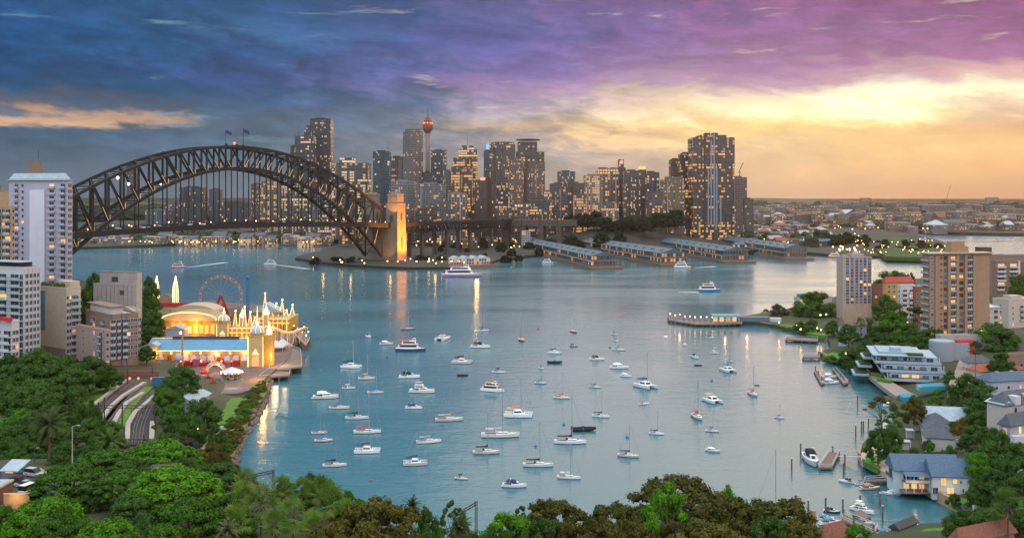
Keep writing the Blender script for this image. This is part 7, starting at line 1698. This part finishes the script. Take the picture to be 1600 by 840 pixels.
# ------------------------------------------------------------------ trees
def leaf_material(name, trans=.25, scale=9.0):
    m = bpy.data.materials.new(name); m.use_nodes = True; t = m.node_tree; p = t.nodes['Principled BSDF']; out = t.nodes['Material Output']
    tc = N(t, 'ShaderNodeTexCoord'); oi = N(t, 'ShaderNodeObjectInfo')
    n = noise(t, tc.outputs['Object'], scale, 3, .6); n2 = noise(t, tc.outputs['Object'], scale*7, 2, .6)
    k = math_node(t, 'MULTIPLY', maprange(t, n, .3, .7, .55, 1.5, False), maprange(t, n2, .3, .7, .6, 1.4, False))
    k = math_node(t, 'MULTIPLY', k, maprange(t, oi.outputs['Random'], 0, 1, .85, 1.18, False))
    sca = N(t, 'ShaderNodeVectorMath', operation='SCALE'); t.links.new(oi.outputs['Color'], sca.inputs[0]); t.links.new(k, sca.inputs['Scale'])
    warm = N(t, 'ShaderNodeVectorMath', operation='MULTIPLY'); t.links.new(sca.outputs[0], warm.inputs[0]); warm.inputs[1].default_value = (1.5, 1.12, .7)
    c = mixc(t, maprange(t, n2, .55, .85), sca.outputs[0], warm.outputs[0])
    t.links.new(c, p.inputs['Base Color']); p.inputs['Roughness'].default_value = .62; p.inputs['Specular IOR Level'].default_value = .12
    tr = N(t, 'ShaderNodeBsdfTranslucent'); t.links.new(c, tr.inputs['Color']); mx = N(t, 'ShaderNodeMixShader'); mx.inputs[0].default_value = trans
    t.links.new(p.outputs[0], mx.inputs[1]); t.links.new(tr.outputs[0], mx.inputs[2]); t.links.new(mx.outputs[0], out.inputs['Surface']); return m
leafm = leaf_material('foliage'); frondm = leaf_material('palm_frond', .3, 5.0)
def leaf_quad(mb, c, nrm, size, r, asp=1.0):
    nrm = Vector(nrm).normalized(); u = nrm.orthogonal().normalized(); a = r.uniform(0, 6.283)
    u = (Matrix.Rotation(a, 3, nrm) @ u); v = nrm.cross(u)
    s = size*r.uniform(.6, 1.25); u *= s; v *= s*asp; b = nrm*s*.35; c = Vector(c)
    mb.add([c-u-b*.4, c-v*.75, c+u-b*.4, c+v*.75+b*.3], [(0,1,2,3)])
def crown_mesh(kind, seed, hi=True):
    r = random.Random(seed); mb = MB(); tk = MB(); pf = []
    nl = (105 if hi else 26); ls = (.020 if hi else .05)
    if kind == 'dome':
        for ring, (n, rad, z, pr) in enumerate(((1,0,.91,.13),(6,.15,.88,.125),(11,.27,.81,.12),(16,.37,.70,.11),(18,.43,.57,.095),(14,.42,.45,.085))):
            for k in range(n): a = 2*math.pi*(k+r.uniform(-.3,.3))/n; q = rad*r.uniform(.86,1.1); pf.append((q*math.cos(a), q*math.sin(a), z+r.uniform(-.05,.04), pr*r.uniform(.75,1.2), .62))
    elif kind == 'fig':
        for ring, (n, rad, z, pr) in enumerate(((2,.08,.9,.09),(8,.18,.84,.09),(14,.30,.74,.085),(20,.39,.60,.08),(22,.44,.46,.075),(16,.42,.34,.07))):
            for k in range(n): a = 2*math.pi*(k+r.uniform(-.4,.4))/n; q = rad*r.uniform(.8,1.14); pf.append((q*math.cos(a), q*math.sin(a), z+r.uniform(-.06,.06), pr*r.uniform(.65,1.25), .8))
    elif kind == 'round':
        for n, rad, z, pr in ((3,.07,.90,.11),(7,.21,.80,.13),(10,.33,.64,.13),(11,.38,.46,.12),(9,.34,.30,.11)):
            for k in range(n): a = 2*math.pi*(k+r.uniform(-.4,.4))/n; q = rad*r.uniform(.75,1.2); pf.append((q*math.cos(a), q*math.sin(a), z+r.uniform(-.06,.06), pr*r.uniform(.7,1.25), .85))
    elif kind == 'open':
        for k in range(24):
            a = r.uniform(0, 6.283); q = .44*math.sqrt(r.random()); pf.append((q*math.cos(a), q*math.sin(a), .93-.5*(q/.44)**1.6*r.uniform(.5,1.2), r.uniform(.05,.10), .6))
    elif kind == 'tall':
        for k in range(34):
            z = r.uniform(.22, .94); rr = .36*math.sin(math.pi*min(1, (1.02-z)/.82))**.7*r.uniform(.6,1.1); a = r.uniform(0, 6.283); pf.append((rr*math.cos(a), rr*math.sin(a), z, r.uniform(.09,.15), .6))
    elif kind == 'bush':
        for k in range(18):
            a = r.uniform(0, 6.283); q = .38*math.sqrt(r.random()); pf.append((q*math.cos(a), q*math.sin(a), .25+.55*(1-(q/.4)**2)*r.uniform(.5,1.1), r.uniform(.10,.18), 1.1))
    for x, y, z, pr, sq in pf:
        out = Vector((x, y, (z-.45)*.9)); out = out.normalized() if out.length > 1e-3 else Vector((0,0,1))
        core = MB().ball((x, y, z), pr*(.66 if hi else .74), 7, 5, 0, sq); mb.add(core.v, core.f)
        for k in range(int(nl*(pr/.1)**1.6)):
            d = Vector((r.gauss(0,1), r.gauss(0,1), r.gauss(0,1))).normalized()
            if d.dot(out) < -.25 and r.random() < .8: d = -d
            if d.z < -.35: d.z *= -.5
            rad = pr*r.uniform(.72, 1.08); c = (x+d.x*rad, y+d.y*rad, z+d.z*rad*sq)
            leaf_quad(mb, c, d + Vector((r.gauss(0,.45), r.gauss(0,.45), r.gauss(0,.4)+.25)), ls, r)
        if hi and r.random() < .85:
            for k in range(7):                                         # stray sprigs that break the outline
                d = (out + Vector((r.gauss(0,.5), r.gauss(0,.5), r.gauss(0,.4)))).normalized(); leaf_quad(mb, (x+d.x*pr*1.25, y+d.y*pr*1.25, z+d.z*pr*1.2*sq), d, ls*.9, r)
    fork = .30 if kind in ('dome', 'fig', 'open') else .42
    tk.rod((0,0,-.06), (.01,0,fork), .030, .022, 8)
    for x, y, z, pr, sq in pf[::(3 if len(pf) > 20 else 2)]:
        m_ = Vector((x*.45, y*.45, fork + (z-fork)*.5)); tk.rod((.01,0,fork*r.uniform(.7,1)), m_, .016, .010, 5); tk.rod(m_, (x, y, z-pr*.3), .010, .004, 5)
    return mb.mesh(kind + '_crown', leafm), tk.mesh(kind + '_trunk', bark)
PROTO = {}
def protos(kind, hi):
    k = (kind, hi)
    if k not in PROTO: PROTO[k] = [crown_mesh(kind, 100*len(kind)+i, hi) for i in range(3 if hi else 2)]
    return PROTO[k]
TNAME = {'dome':'spreading_tree','fig':'fig_tree','round':'evergreen_tree','open':'gum_tree','tall':'conical_tree','bush':'shrub'}
GR = {'lime':(.066,.182,.007),'green':(.048,.124,.011),'dark':(.042,.096,.015),'olive':(.082,.080,.012),'brown':(.072,.074,.013),'mid':(.048,.102,.016),'rust':(.12,.085,.02),'grey':(.055,.06,.04),'far':(.022,.032,.014)}
tcount = 0
HW = {'dome':.72,'fig':.80,'round':.95,'open':1.0,'tall':1.5,'bush':.6}
def tree(kind, x, yt, wpx, Y, col, label, group=None, hi=True, zg=None, hmin=4.0, parts=True):
    global tcount; tcount += 1
    X = Xat(x, Y); w = wpx*Y/F; zg = (G(X, Y) if zg is None else zg); h = max(hmin, w*HW[kind], Zat(yt, Y) - zg) if kind != 'bush' else max(1.2, w*.6, Zat(yt, Y) - zg); z0 = Zat(yt, Y) - h
    o = thing(TNAME[kind], label, 'shrub' if kind == 'bush' else 'tree', (X, Y, z0), rnd.uniform(0, 6.28), group, (w*1.04, w*1.04, h))
    c, t_ = rnd.choice(protos(kind, hi))
    inst('crown', c, o, color=GR[col] if isinstance(col, str) else col)
    if kind != 'bush' and parts: inst('trunk', t_, o)
    return o
for a in [
 ('dome',270,727,140,192,'lime','large bright green dome crowned tree left of the lower centre'),
 ('dome',110,727,112,208,'green','grey green dome tree beside the parked cars'),
 ('dome',160,702,92,238,'green','green dome tree just right of the tall pale lamp post'),
 ('dome',246,689,138,250,'lime','broad bright green dome tree below the thin blue posted gantry'),
 ('dome',72,779,124,166,'lime','bright green dome tree at the lower left corner, second from the edge'),
 ('dome',168,810,112,158,'lime','low bright dome tree cut by the bottom edge, left of centre'),
 ('dome',2,790,60,168,'green','dome tree in the very lower left corner'),
 ('dome',195,734,80,202,'green','shaded dome tree between the grey green dome and the large bright dome'),
 ('dome',338,724,84,212,'dark','dark green tree on the slope above the shore left of the gantry arm'),
 ('dome',300,779,110,170,'green','green tree in front of the large bright dome at the bottom'),
 ('round',228,806,90,166,'dark','dark tree at the bottom edge between two bright domes'),
 ('round',352,772,70,182,'dark','dark leafy tree left of the palm cluster'),
 ('round',486,738,34,232,'grey','small dark grey green tree standing up against the water above the palms'),
 ('round',446,752,44,215,'mid','leafy green tree behind the palm cluster'),
 ('round',500,745,60,205,'lime','bright leafy tree at the right of the palm cluster'),
 ('round',545,768,60,195,'green','leafy green tree between the palms and the olive fig'),
 ('fig',585,772,172,165,'olive','broad olive yellow fig tree at the bottom edge left of centre'),
 ('fig',510,812,100,150,'olive','lower olive fig bough at the bottom edge beside the palms'),
 ('round',668,796,52,182,'green','green shrubby tree right of the olive fig'),
 ('open',706,776,44,195,'mid','thin pale gum sapling in front of the rusty lattice post'),
 ('round',722,806,60,172,'green','leafy green tree below the rusty lattice post'),
 ('round',790,800,104,182,'lime','bright bushy tree at the bottom edge in the middle'),
 ('open',815,785,40,195,'mid','thin leaved tree left of the brown figs'),
 ('fig',866,774,120,188,'brown','brown crowned fig, leftmost of the brown trees at the bottom'),
 ('fig',962,779,122,185,'brown','brown fig between the leftmost brown tree and the tall one'),
 ('fig',1060,737,150,212,'brown','tallest brown fig, rising behind the lime green tree'),
 ('tall',1040,756,84,186,'lime','vivid lime green tree among the brown figs'),
 ('round',1012,812,60,172,'lime','lime green boughs at the bottom edge below the vivid tree'),
 ('fig',1128,766,136,190,'brown','brown fig right of the lime green tree'),
 ('fig',1212,772,146,182,'brown','large brown fig at the right end of the brown row'),
 ('round',1140,762,44,205,'lime','small lime tree top behind the brown figs'),
 ('fig',1110,806,150,165,'brown','low brown fig boughs along the bottom edge right of the lime tree'),
 ('fig',930,815,130,165,'brown','low brown fig boughs along the bottom edge left of the lime tree'),
 ('round',1342,820,58,200,'lime','bright green tree at the bottom edge under the lower pontoon')]: tree(*a)
for k in range(9): tree('fig', 850+k*50, 806+rnd.uniform(-5,6), 90, 172, rnd.choice(('brown','dark','olive')), 'shaded fig bough below the brown crowned figs along the bottom edge', 'shaded fig boughs at the bottom')
for k in range(9): tree('round', 330+k*28+rnd.uniform(-6,6), 838+rnd.uniform(-6,10), 52, 145, rnd.choice(('dark','green','dark')), 'shaded leafy undergrowth tree along the bottom edge under the palms', 'undergrowth trees along the bottom edge')
for k in range(7): tree('round', 660+k*27, 832+rnd.uniform(-4,6), 56, 158, rnd.choice(('dark','green','mid')), 'low leafy tree along the bottom edge right of the olive fig', 'low trees at the bottom edge right of the olive fig')
for x, y, w, Y in ((30,752,60,222),(140,752,70,205),(215,716,70,230),(90,800,90,160),(215,770,80,185),(380,800,50,180),(250,818,80,162),(320,745,70,215),(130,722,50,232),(290,716,60,235)): tree('round' if w < 75 else 'dome', x, y, w, Y, rnd.choice(('dark','green','dark')), 'shaded tree filling a gap between the green dome trees', 'trees between the green domes')
for x, y, w, Y in ((10,548,60,405),(40,572,70,370),(5,572,60,370),(20,622,80,325),(60,612,80,330),(68,616,70,330),(30,655,80,285),(75,652,70,280),(10,690,60,255),(80,668,56,275),(40,690,60,255),(95,705,50,240),(130,705,40,243),(120,570,60,370),(85,568,70,372)): tree('round', x, y, w, Y, rnd.choice(('dark','dark','mid')), 'thick dark evergreen on the slope below the white apartment blocks', 'evergreens on the left slope')
# left slope
SL = 'thick dark evergreen on the slope below the white apartment blocks'
for x, y, w, Y, c in ((18,556,70,395,'dark'),(58,546,76,385,'mid'),(100,556,70,380,'dark'),(140,556,60,385,'mid'),(168,572,44,388,'dark'),(12,600,80,345,'dark'),(62,592,84,345,'dark'),(95,586,76,350,'mid'),
                      (28,642,70,300,'lime'),(70,632,60,300,'dark'),(8,668,70,270,'dark'),(52,668,60,265,'mid'),(20,702,60,250,'dark'),(55,708,50,248,'green'),(100,690,44,250,'mid'),(85,720,40,245,'green')):
    tree('round', x, y, w, Y, c, SL, 'evergreens on the left slope')
for x, y, w, Y in ((136,655,56,268),(170,660,60,262),(150,690,60,250)): tree('round', x, y, w, Y, 'mid', 'dense green tree in front of the curved tracks, right of the lamp post', 'dense trees in front of the tracks')
for x, y, w, Y in ((150,426,44,545),(172,424,30,560),(132,452,30,520),(128,476,30,470)): tree('round', x, y, w, Y, 'dark', 'dark tree behind the concrete block near the bridge foot', 'dark trees behind the concrete block')
for x, y, w, Y in ((234,434,30,600),(236,462,34,560),(240,486,36,520),(236,510,38,490),(229,540,26,450)): tree('round', x, y, w, Y, 'dark', 'dark tree on the cutting between the concrete block and the fairground', 'trees beside the fairground')
for lab, k, x, y, w, Y, c in (('tall dark tree in front of the fairground forecourt','round',285,572,56,365,'dark'),('dark tree left of the tall one at the fairground forecourt','round',266,592,44,352,'dark'),('green tree beside the right hand track','round',262,606,44,338,'green'),('conical green tree by the right hand track','tall',254,646,34,305,'mid'),
    ('second conical green tree, right of the first by the tracks','tall',282,645,32,305,'mid'),('yellow green tree behind the conical pair','round',272,630,40,318,'green'),('broad dark tree beside the pale tent roof','round',316,622,62,318,'dark'),('dark tree in front of the pale tent roof','round',300,648,50,300,'dark'),
    ('pale grey green bushy tree above the blue gantry post','round',290,682,44,285,'grey'),('dark bushy tree in the middle of the shore slope','round',338,664,34,292,'mid'),('olive bush tree near the rock sea wall','round',332,690,40,278,'olive'),('grey green tree left of the blue gantry post','round',262,676,40,285,'mid')): tree(k, x, y, w, Y, c, lab)
for k in range(92):
    t = k/92; x = 412 - 66*t + rnd.uniform(-24,5)*(0.35+t); y = 594 + 120*t + rnd.uniform(-4,4)
    tree('bush', x, y, rnd.uniform(11,22), P(x, y+6, 3).y, rnd.choice(('olive','rust','green','lime','green','mid')), 'rusty green shrub on the bank above the rock sea wall', 'shrubs above the sea wall')
for k in range(30):
    tree('bush', rnd.uniform(296,356), rnd.uniform(696,730), rnd.uniform(14,24), rnd.uniform(255,280), rnd.choice(('rust','olive','mid')), 'yellowing shrub on the shore slope below the path', 'yellowing shrubs on the slope')
for k in range(12): tree('bush', rnd.uniform(18,70), rnd.uniform(712,728), rnd.uniform(12,20), rnd.uniform(244,252), rnd.choice(('green','lime','mid')), 'leafy shrub along the far side of the lower left street', 'street side shrubs')
for k in range(55):
    x, y = rnd.choice(((20,600),(60,620),(100,620),(140,625),(40,660),(80,680),(120,700),(30,700),(150,700),(10,560),(95,640),(60,700))); x += rnd.uniform(-22,22); y += rnd.uniform(-18,18); v = P(x, y+8, 14)
    tree('bush', x, y, rnd.uniform(18,34), v.y, rnd.choice(('dark','mid','green','dark')), 'leafy undergrowth shrub on the left slope', 'undergrowth on the left slope')
# right shore
for lab, k, x, y, w, Y, c in (('brownish rounded tree at the root of the ferry wharf','round',1216,476,34,655,'grey'),('small bare looking tree near the ferry wharf lamp','open',1197,482,20,690,'brown'),('big dark spreading tree left of the narrow tower','round',1270,455,66,645,'dark'),('clipped hedge like tree row on the point','bush',1262,494,52,585,'dark'),
    ('dark rounded tree right of the hedge row','round',1303,500,30,560,'dark'),('dark tree in front of the pale blue gabled house','round',1326,506,34,505,'dark'),('far dark spreading tree behind the ochre flats','round',1398,423,60,690,'dark'),('palm like dark tree beside the far spreading one','tall',1422,426,18,690,'dark'),
    ('tree in front of the white flats by the ochre block','round',1386,462,44,560,'mid'),('olive gum with a pale forked trunk in the middle of the right wood','open',1432,476,70,520,'mid'),('yellow green tree left of the pale trunked gum','round',1396,488,60,510,'green'),('dark tree at the foot of the broad tan tower','round',1482,486,62,515,'dark'),
    ('dark tree right of the cream four storey flats','round',1556,505,70,465,'dark'),('tree at the right edge beside the orange roofed brick house','round',1592,428,40,590,'mid'),('dark tree below the pale blue gabled house','round',1336,542,52,470,'dark'),('tree between the first lawn and the stepped flats','round',1368,540,56,455,'dark'),
    ('rounded shrub tree at the right end of the stepped flats','round',1484,578,20,385,'green'),('big dark round tree in the middle of the right shore','round',1516,586,68,345,'dark'),('dark tree in front of the big round one','round',1532,612,56,330,'dark'),('round dark tree beside the white bungalow','round',1564,550,38,385,'dark'),
    ('leaning olive tree over the water near the moored boats','open',1378,616,56,335,'olive'),('tree hanging over the water below the leaning olive one','open',1388,640,50,318,'mid'),('olive brown tree right of the leaning one','round',1428,620,40,335,'olive'),('bushy tree above the pool terrace','round',1372,668,40,290,'dark'),
    ('golden green bush by the pool terrace','round',1396,664,30,295,'green'),('red brown shrub tree beside the metal roofed house','bush',1500,646,34,310,'rust'),('pale spiky shrub in front of the white yard','bush',1482,688,30,285,'green'),('bright green tree behind the boathouse','round',1526,706,50,265,'lime'),
    ('dark tree right of the boathouse','round',1548,692,66,268,'dark'),('tall dark tree at the right edge below the slate roofed house','round',1588,690,64,255,'dark'),('shaded tree right of the driveway','round',1560,736,70,245,'dark'),('shaded tree at the right edge by the driveway','round',1596,740,60,240,'mid'),
    ('bushy tree at the right end of the boathouse','round',1536,742,40,250,'mid'),('round bush by the boathouse door','bush',1490,766,24,252,'mid'),('bush beside the driveway bend','round',1532,752,44,246,'mid'),('grey green tree at the lower right by the beach','round',1510,796,70,222,'dark'),('leafy tree behind the bottom right palm','round',1555,785,70,222,'dark'),
    ('tree at the bottom right corner','round',1595,800,60,215,'mid'),('green shrub tree below the white mansion','round',1556,668,40,280,'green'),('tree between the white yard and the slate roofed house','round',1528,664,50,290,'dark'),('tree left of the white mansion','round',1530,640,44,310,'mid')): tree(k, x, y, w, Y, c, lab)
for x, y, w, Y in ((1352,498,40,540),(1374,512,46,510),(1360,530,44,485),(1400,520,50,480),(1428,515,44,485),(1456,512,46,490),(1392,540,40,455),(1440,535,40,470),(1468,520,40,480),(1344,560,36,455),(1490,512,40,495),(1412,535,44,462)): tree('round', x, y, w, Y, rnd.choice(('dark','dark','mid')), 'dark tree packed in the wood between the narrow tower and the stepped flats', 'wood between the tower and the stepped flats')
for k in range(80):
    x, y = rnd.choice(((1400,505),(1440,520),(1350,520),(1370,560),(1495,530),(1590,520),(1600,620),(1500,570),(1475,660),(1440,690),(1515,620),(1600,770),(1545,790),(1480,640),(1590,640),(1560,610),(1440,625),(1470,640),(1560,615),(1585,575),(1500,610),(1540,720),(1575,715),(1590,660),(1515,680),(1440,608),(1455,612),(1545,655),(1300,545),(1330,552),(1240,505))); x += rnd.uniform(-16,16); y += rnd.uniform(-8,8)
    tree('bush', x, y, rnd.uniform(14,26), P(x, y+10, 6).y, rnd.choice(('green','mid','dark','lime')), 'garden shrub among the houses of the right shore', 'garden shrubs of the right shore')
# far trees
for k in range(20): tree('round', 888+k*9.2+rnd.uniform(-3,3), rnd.uniform(327,343) if k < 8 or k > 13 else rnd.uniform(338,346), rnd.uniform(22,32), rnd.uniform(1490,1560), 'far', 'dark tree on the wooded hill in front of the city', 'trees on the wooded hill', False, 30)
for k in range(18): tree('round', rnd.uniform(1298,1352), rnd.uniform(362,380), rnd.uniform(14,22), rnd.uniform(1520,1600), 'far', 'dark tree in the grove at the left of the park headland', 'grove on the park headland', False, 8)
for k in range(58): 
    x = rnd.uniform(1335,1490); tree('round', x, 377 + max(0, (x-1440)*.24) + rnd.uniform(-6,14)*.7, rnd.uniform(8,13), rnd.uniform(1420,1560), 'far', 'small dark tree on the lawns of the park headland', 'small trees on the park headland', False, 7)
for k in range(14): tree('round', rnd.uniform(486,566), rnd.uniform(396,408), rnd.uniform(10,18), rnd.uniform(1180,1260), 'far', 'dark tree on the tip of the bridge point', 'trees on the bridge point', False, 3)
for x, y, w in ((656,398,18),(668,400,14),(690,399,26),(706,402,18),(800,388,16),(784,380,18),(826,378,18),(842,386,14),(860,372,22),(893,366,30),(905,376,20),(940,362,26),(968,360,24),(790,398,18),(810,398,14)): tree('round', x, y, w, 1230 if y > 385 else 1400, 'far', 'dark tree among the low houses of the old quarter', 'trees of the old quarter', False, 5)
far_jobs = [('dark tree clumps scattered among the buildings of the far right shore', 1165, 1610, 2250, 2900, 343, 110, 13, 7), ('dark tree clumps among the low roofs beside the park headland', 1165, 1315, 1500, 2050, 358, 46, 8, 8)]
def far_wood(name, label, x0, x1, Y0, Y1, ytop, n, w, seed):
    r = random.Random(seed); mb = MB()
    for k in range(n):
        Y = r.uniform(Y0, Y1); x = Xat(r.uniform(x0, x1), Y); s = r.uniform(.7, 1.5)*w; zt = Zat(ytop + r.uniform(0, 14), Y)
        b_ = MB().ball((x, Y, max(4, zt-s*.6)), s, 7, 5, 0, .7); mb.add([(p[0]+r.uniform(-.18,.18)*s, p[1]+r.uniform(-.18,.18)*s, p[2]+r.uniform(-.2,.2)*s) for p in b_.v], b_.f)
        mb.prism([(x-s,Y-s*.5),(x+s,Y-s*.5),(x+s,Y+s*.5),(x-s,Y+s*.5)], 0, max(4, zt-s*.7))
    o = mb.build(name, mat('far_wood_leaf', (.030,.042,.024), .95, .4, .05)); return tag(o, label, 'wood', None, 'stuff')
for lab, a0, a1, a2, a3, a4, a5, a6, a7 in far_jobs: far_wood('tree_clumps', lab, a0, a1, a2, a3, a4, a5, a6, a7)
far_wood('woodland', 'dark mass of parkland trees seen through the bridge hangers', 120, 540, 2350, 2900, 322, 420, 26, 1)
far_wood('woodland', 'dark wooded shore under the bridge deck', 130, 530, 1750, 1900, 363, 150, 12, 4)
far_wood('woodland', 'hazy wooded hillside beyond the far right shore', 1160, 1640, 3600, 4600, 318, 420, 34, 2)
far_wood('woodland', 'hazy tree cover between the far right buildings', 1160, 1640, 2900, 3500, 334, 260, 22, 3)
for k in range(16): tree('round', rnd.uniform(640,870), rnd.uniform(362,398), rnd.uniform(8,16), rnd.uniform(1260,1500), 'far', 'small dark tree on the slopes of the old quarter', 'small trees of the old quarter', False, 4)
# ------------------------------------------------------------------ palms
def date_palm(seed, n=46):
    r = random.Random(seed); mb = MB()
    for k in range(n):
        a = r.uniform(0, 6.283); e = R(75) - (k/n)*R(125); L = r.uniform(.42,.52)
        d = Vector((math.cos(a)*math.cos(e), math.sin(a)*math.cos(e), math.sin(e))); p = Vector((0,0,.86)); pts = [p.copy()]
        for j in range(9): d = (d + Vector((0,0,-.11))).normalized(); p = p + d*L/9; pts.append(p.copy())
        side = Vector((-math.sin(a), math.cos(a), 0))
        for j in range(9):
            mb.bar(pts[j], pts[j+1], .006)
            for q in (0, .33, .66):
                c = pts[j].lerp(pts[j+1], q); fw = (pts[j+1]-pts[j]).normalized(); ln = .105*(1-.55*abs(j/9-.4))
                for s in (-1, 1): t_ = c + (side*s*.85 + fw*.55 + Vector((0,0,-.25))).normalized()*ln; wv = fw*.011; mb.add([c-wv, c+wv, t_], [(0,1,2)])
    tk = MB().rod((0,0,-.08), (0,0,.86), .042, .036, 9); tk.ball((0,0,.84), .06, 9, 6)
    return mb.mesh('date_palm_crown', frondm), tk.mesh('palm_trunk', bark)
def fan_palm(seed, n=20):
    r = random.Random(seed); mb = MB()
    for k in range(n):
        a = r.uniform(0, 6.283); e = R(80) - (k/n)*R(125); L = r.uniform(.22,.32); d = Vector((math.cos(a)*math.cos(e), math.sin(a)*math.cos(e), math.sin(e)))
        h = Vector((0,0,.80)) + d*L; mb.bar((0,0,.80), h, .008); side = Vector((-math.sin(a), math.cos(a), 0)); up = d.cross(side)
        for j in range(13):
            b_ = R(-105 + 210*j/12); v = (d*math.cos(b_) + side*math.sin(b_))*.25*r.uniform(.85,1.1) + Vector((0,0,-.05 - .05*abs(j-6)/6)); q = (d*-math.sin(b_) + side*math.cos(b_))*.016
            mb.add([h, h+v*.6+q, h+v, h+v*.6-q], [(0,1,2,3)])
    sk = MB()
    for k in range(26):
        a = r.uniform(0, 6.283); z = r.uniform(.66,.78); c = Vector((.03*math.cos(a), .03*math.sin(a), z)); t_ = c + Vector((.10*math.cos(a), .10*math.sin(a), -.17*r.uniform(.7,1.2))); s = Vector((-math.sin(a), math.cos(a), 0))*.03; sk.add([c, t_-s, t_-Vector((0,0,.03)), t_+s], [(0,1,2,3)])
    tk = MB().rod((0,0,-.08), (0,0,.80), .028, .022, 8)
    return mb.mesh('fan_palm_crown', frondm), tk.mesh('palm_trunk', bark), sk.mesh('dead_frond_skirt', mat('dead_frond', (.16,.10,.055), .95, .3, 6))
DP = [date_palm(i) for i in range(2)]; FP = [fan_palm(i) for i in range(3)]
def palm(kind, x, yt, wpx, Y, label, group=None, col=(.065,.115,.02), zg=None, hscale=None):
    X = Xat(x, Y); w = wpx*Y/F*1.05; zg = G(X, Y) if zg is None else zg; h = max(w*.8, Zat(yt, Y) - zg)
    o = thing('date_palm' if kind == 'd' else 'fan_palm', label, 'palm', (X, Y, zg), rnd.uniform(0, 6), group)
    pr = rnd.choice(DP if kind == 'd' else FP); k = w/.95 if kind == 'd' else w/.85
    # crown keeps its own shape; only the trunk is stretched to the palm's height
    top = .86 if kind == 'd' else .80; th = h - k*(1.08-top)
    inst('crown', pr[0], o, (0,0,th-k*top), 0, col, (k,k,k)); inst('trunk', pr[1], o, (0,0,0), 0, None, (k*.75,k*.75,max(.5,th)/top))
    if kind == 'f': inst('dead_frond_skirt', pr[2], o, (0,0,th-k*top), 0, None, (k,k,k))
    return o
palm('d',77,648,62,242,'big date palm with a thick trunk behind the silver people carrier', col=(.05,.075,.022)); palm('d',172,678,46,246,'low spiky palm among the dense trees in front of the tracks'); palm('d',643,782,34,196,'small dark date palm against the water right of the olive fig', col=(.035,.06,.02)); palm('d',716,812,50,165,'grey green spiky palm at the bottom edge below the rusty lattice post', col=(.06,.08,.03)); palm('d',357,818,40,160,'pale spiky dracaena at the bottom edge left of the fan palms', col=(.10,.12,.05))
for x, y, w, Y in ((386,742,48,205),(376,760,50,195),(408,768,56,188),(440,748,40,205),(458,786,54,178),(497,750,50,198),(516,764,56,190),(474,752,42,200),(365,796,52,172),(430,800,50,168),(540,788,50,178),(485,806,50,165)): palm('f', x, y, w, Y, 'fan palm with a shaggy brown skirt in the cluster at the lower left centre', 'fan palms at the lower left centre', (.085,.150,.018))
palm('f',1575,770,54,205,'fan palm with pale dead fronds at the bottom right corner', col=(.06,.12,.02)); palm('f',1524,536,24,375,'tall thin palm on a bare trunk in front of the white bungalow', col=(.05,.06,.025)); palm('f',1400,700,20,280,'small palm beside the terrace pool'); palm('f',1345,498,16,520,'small palm beside the pale blue gabled house')
if HAZE_ON: haze_box()
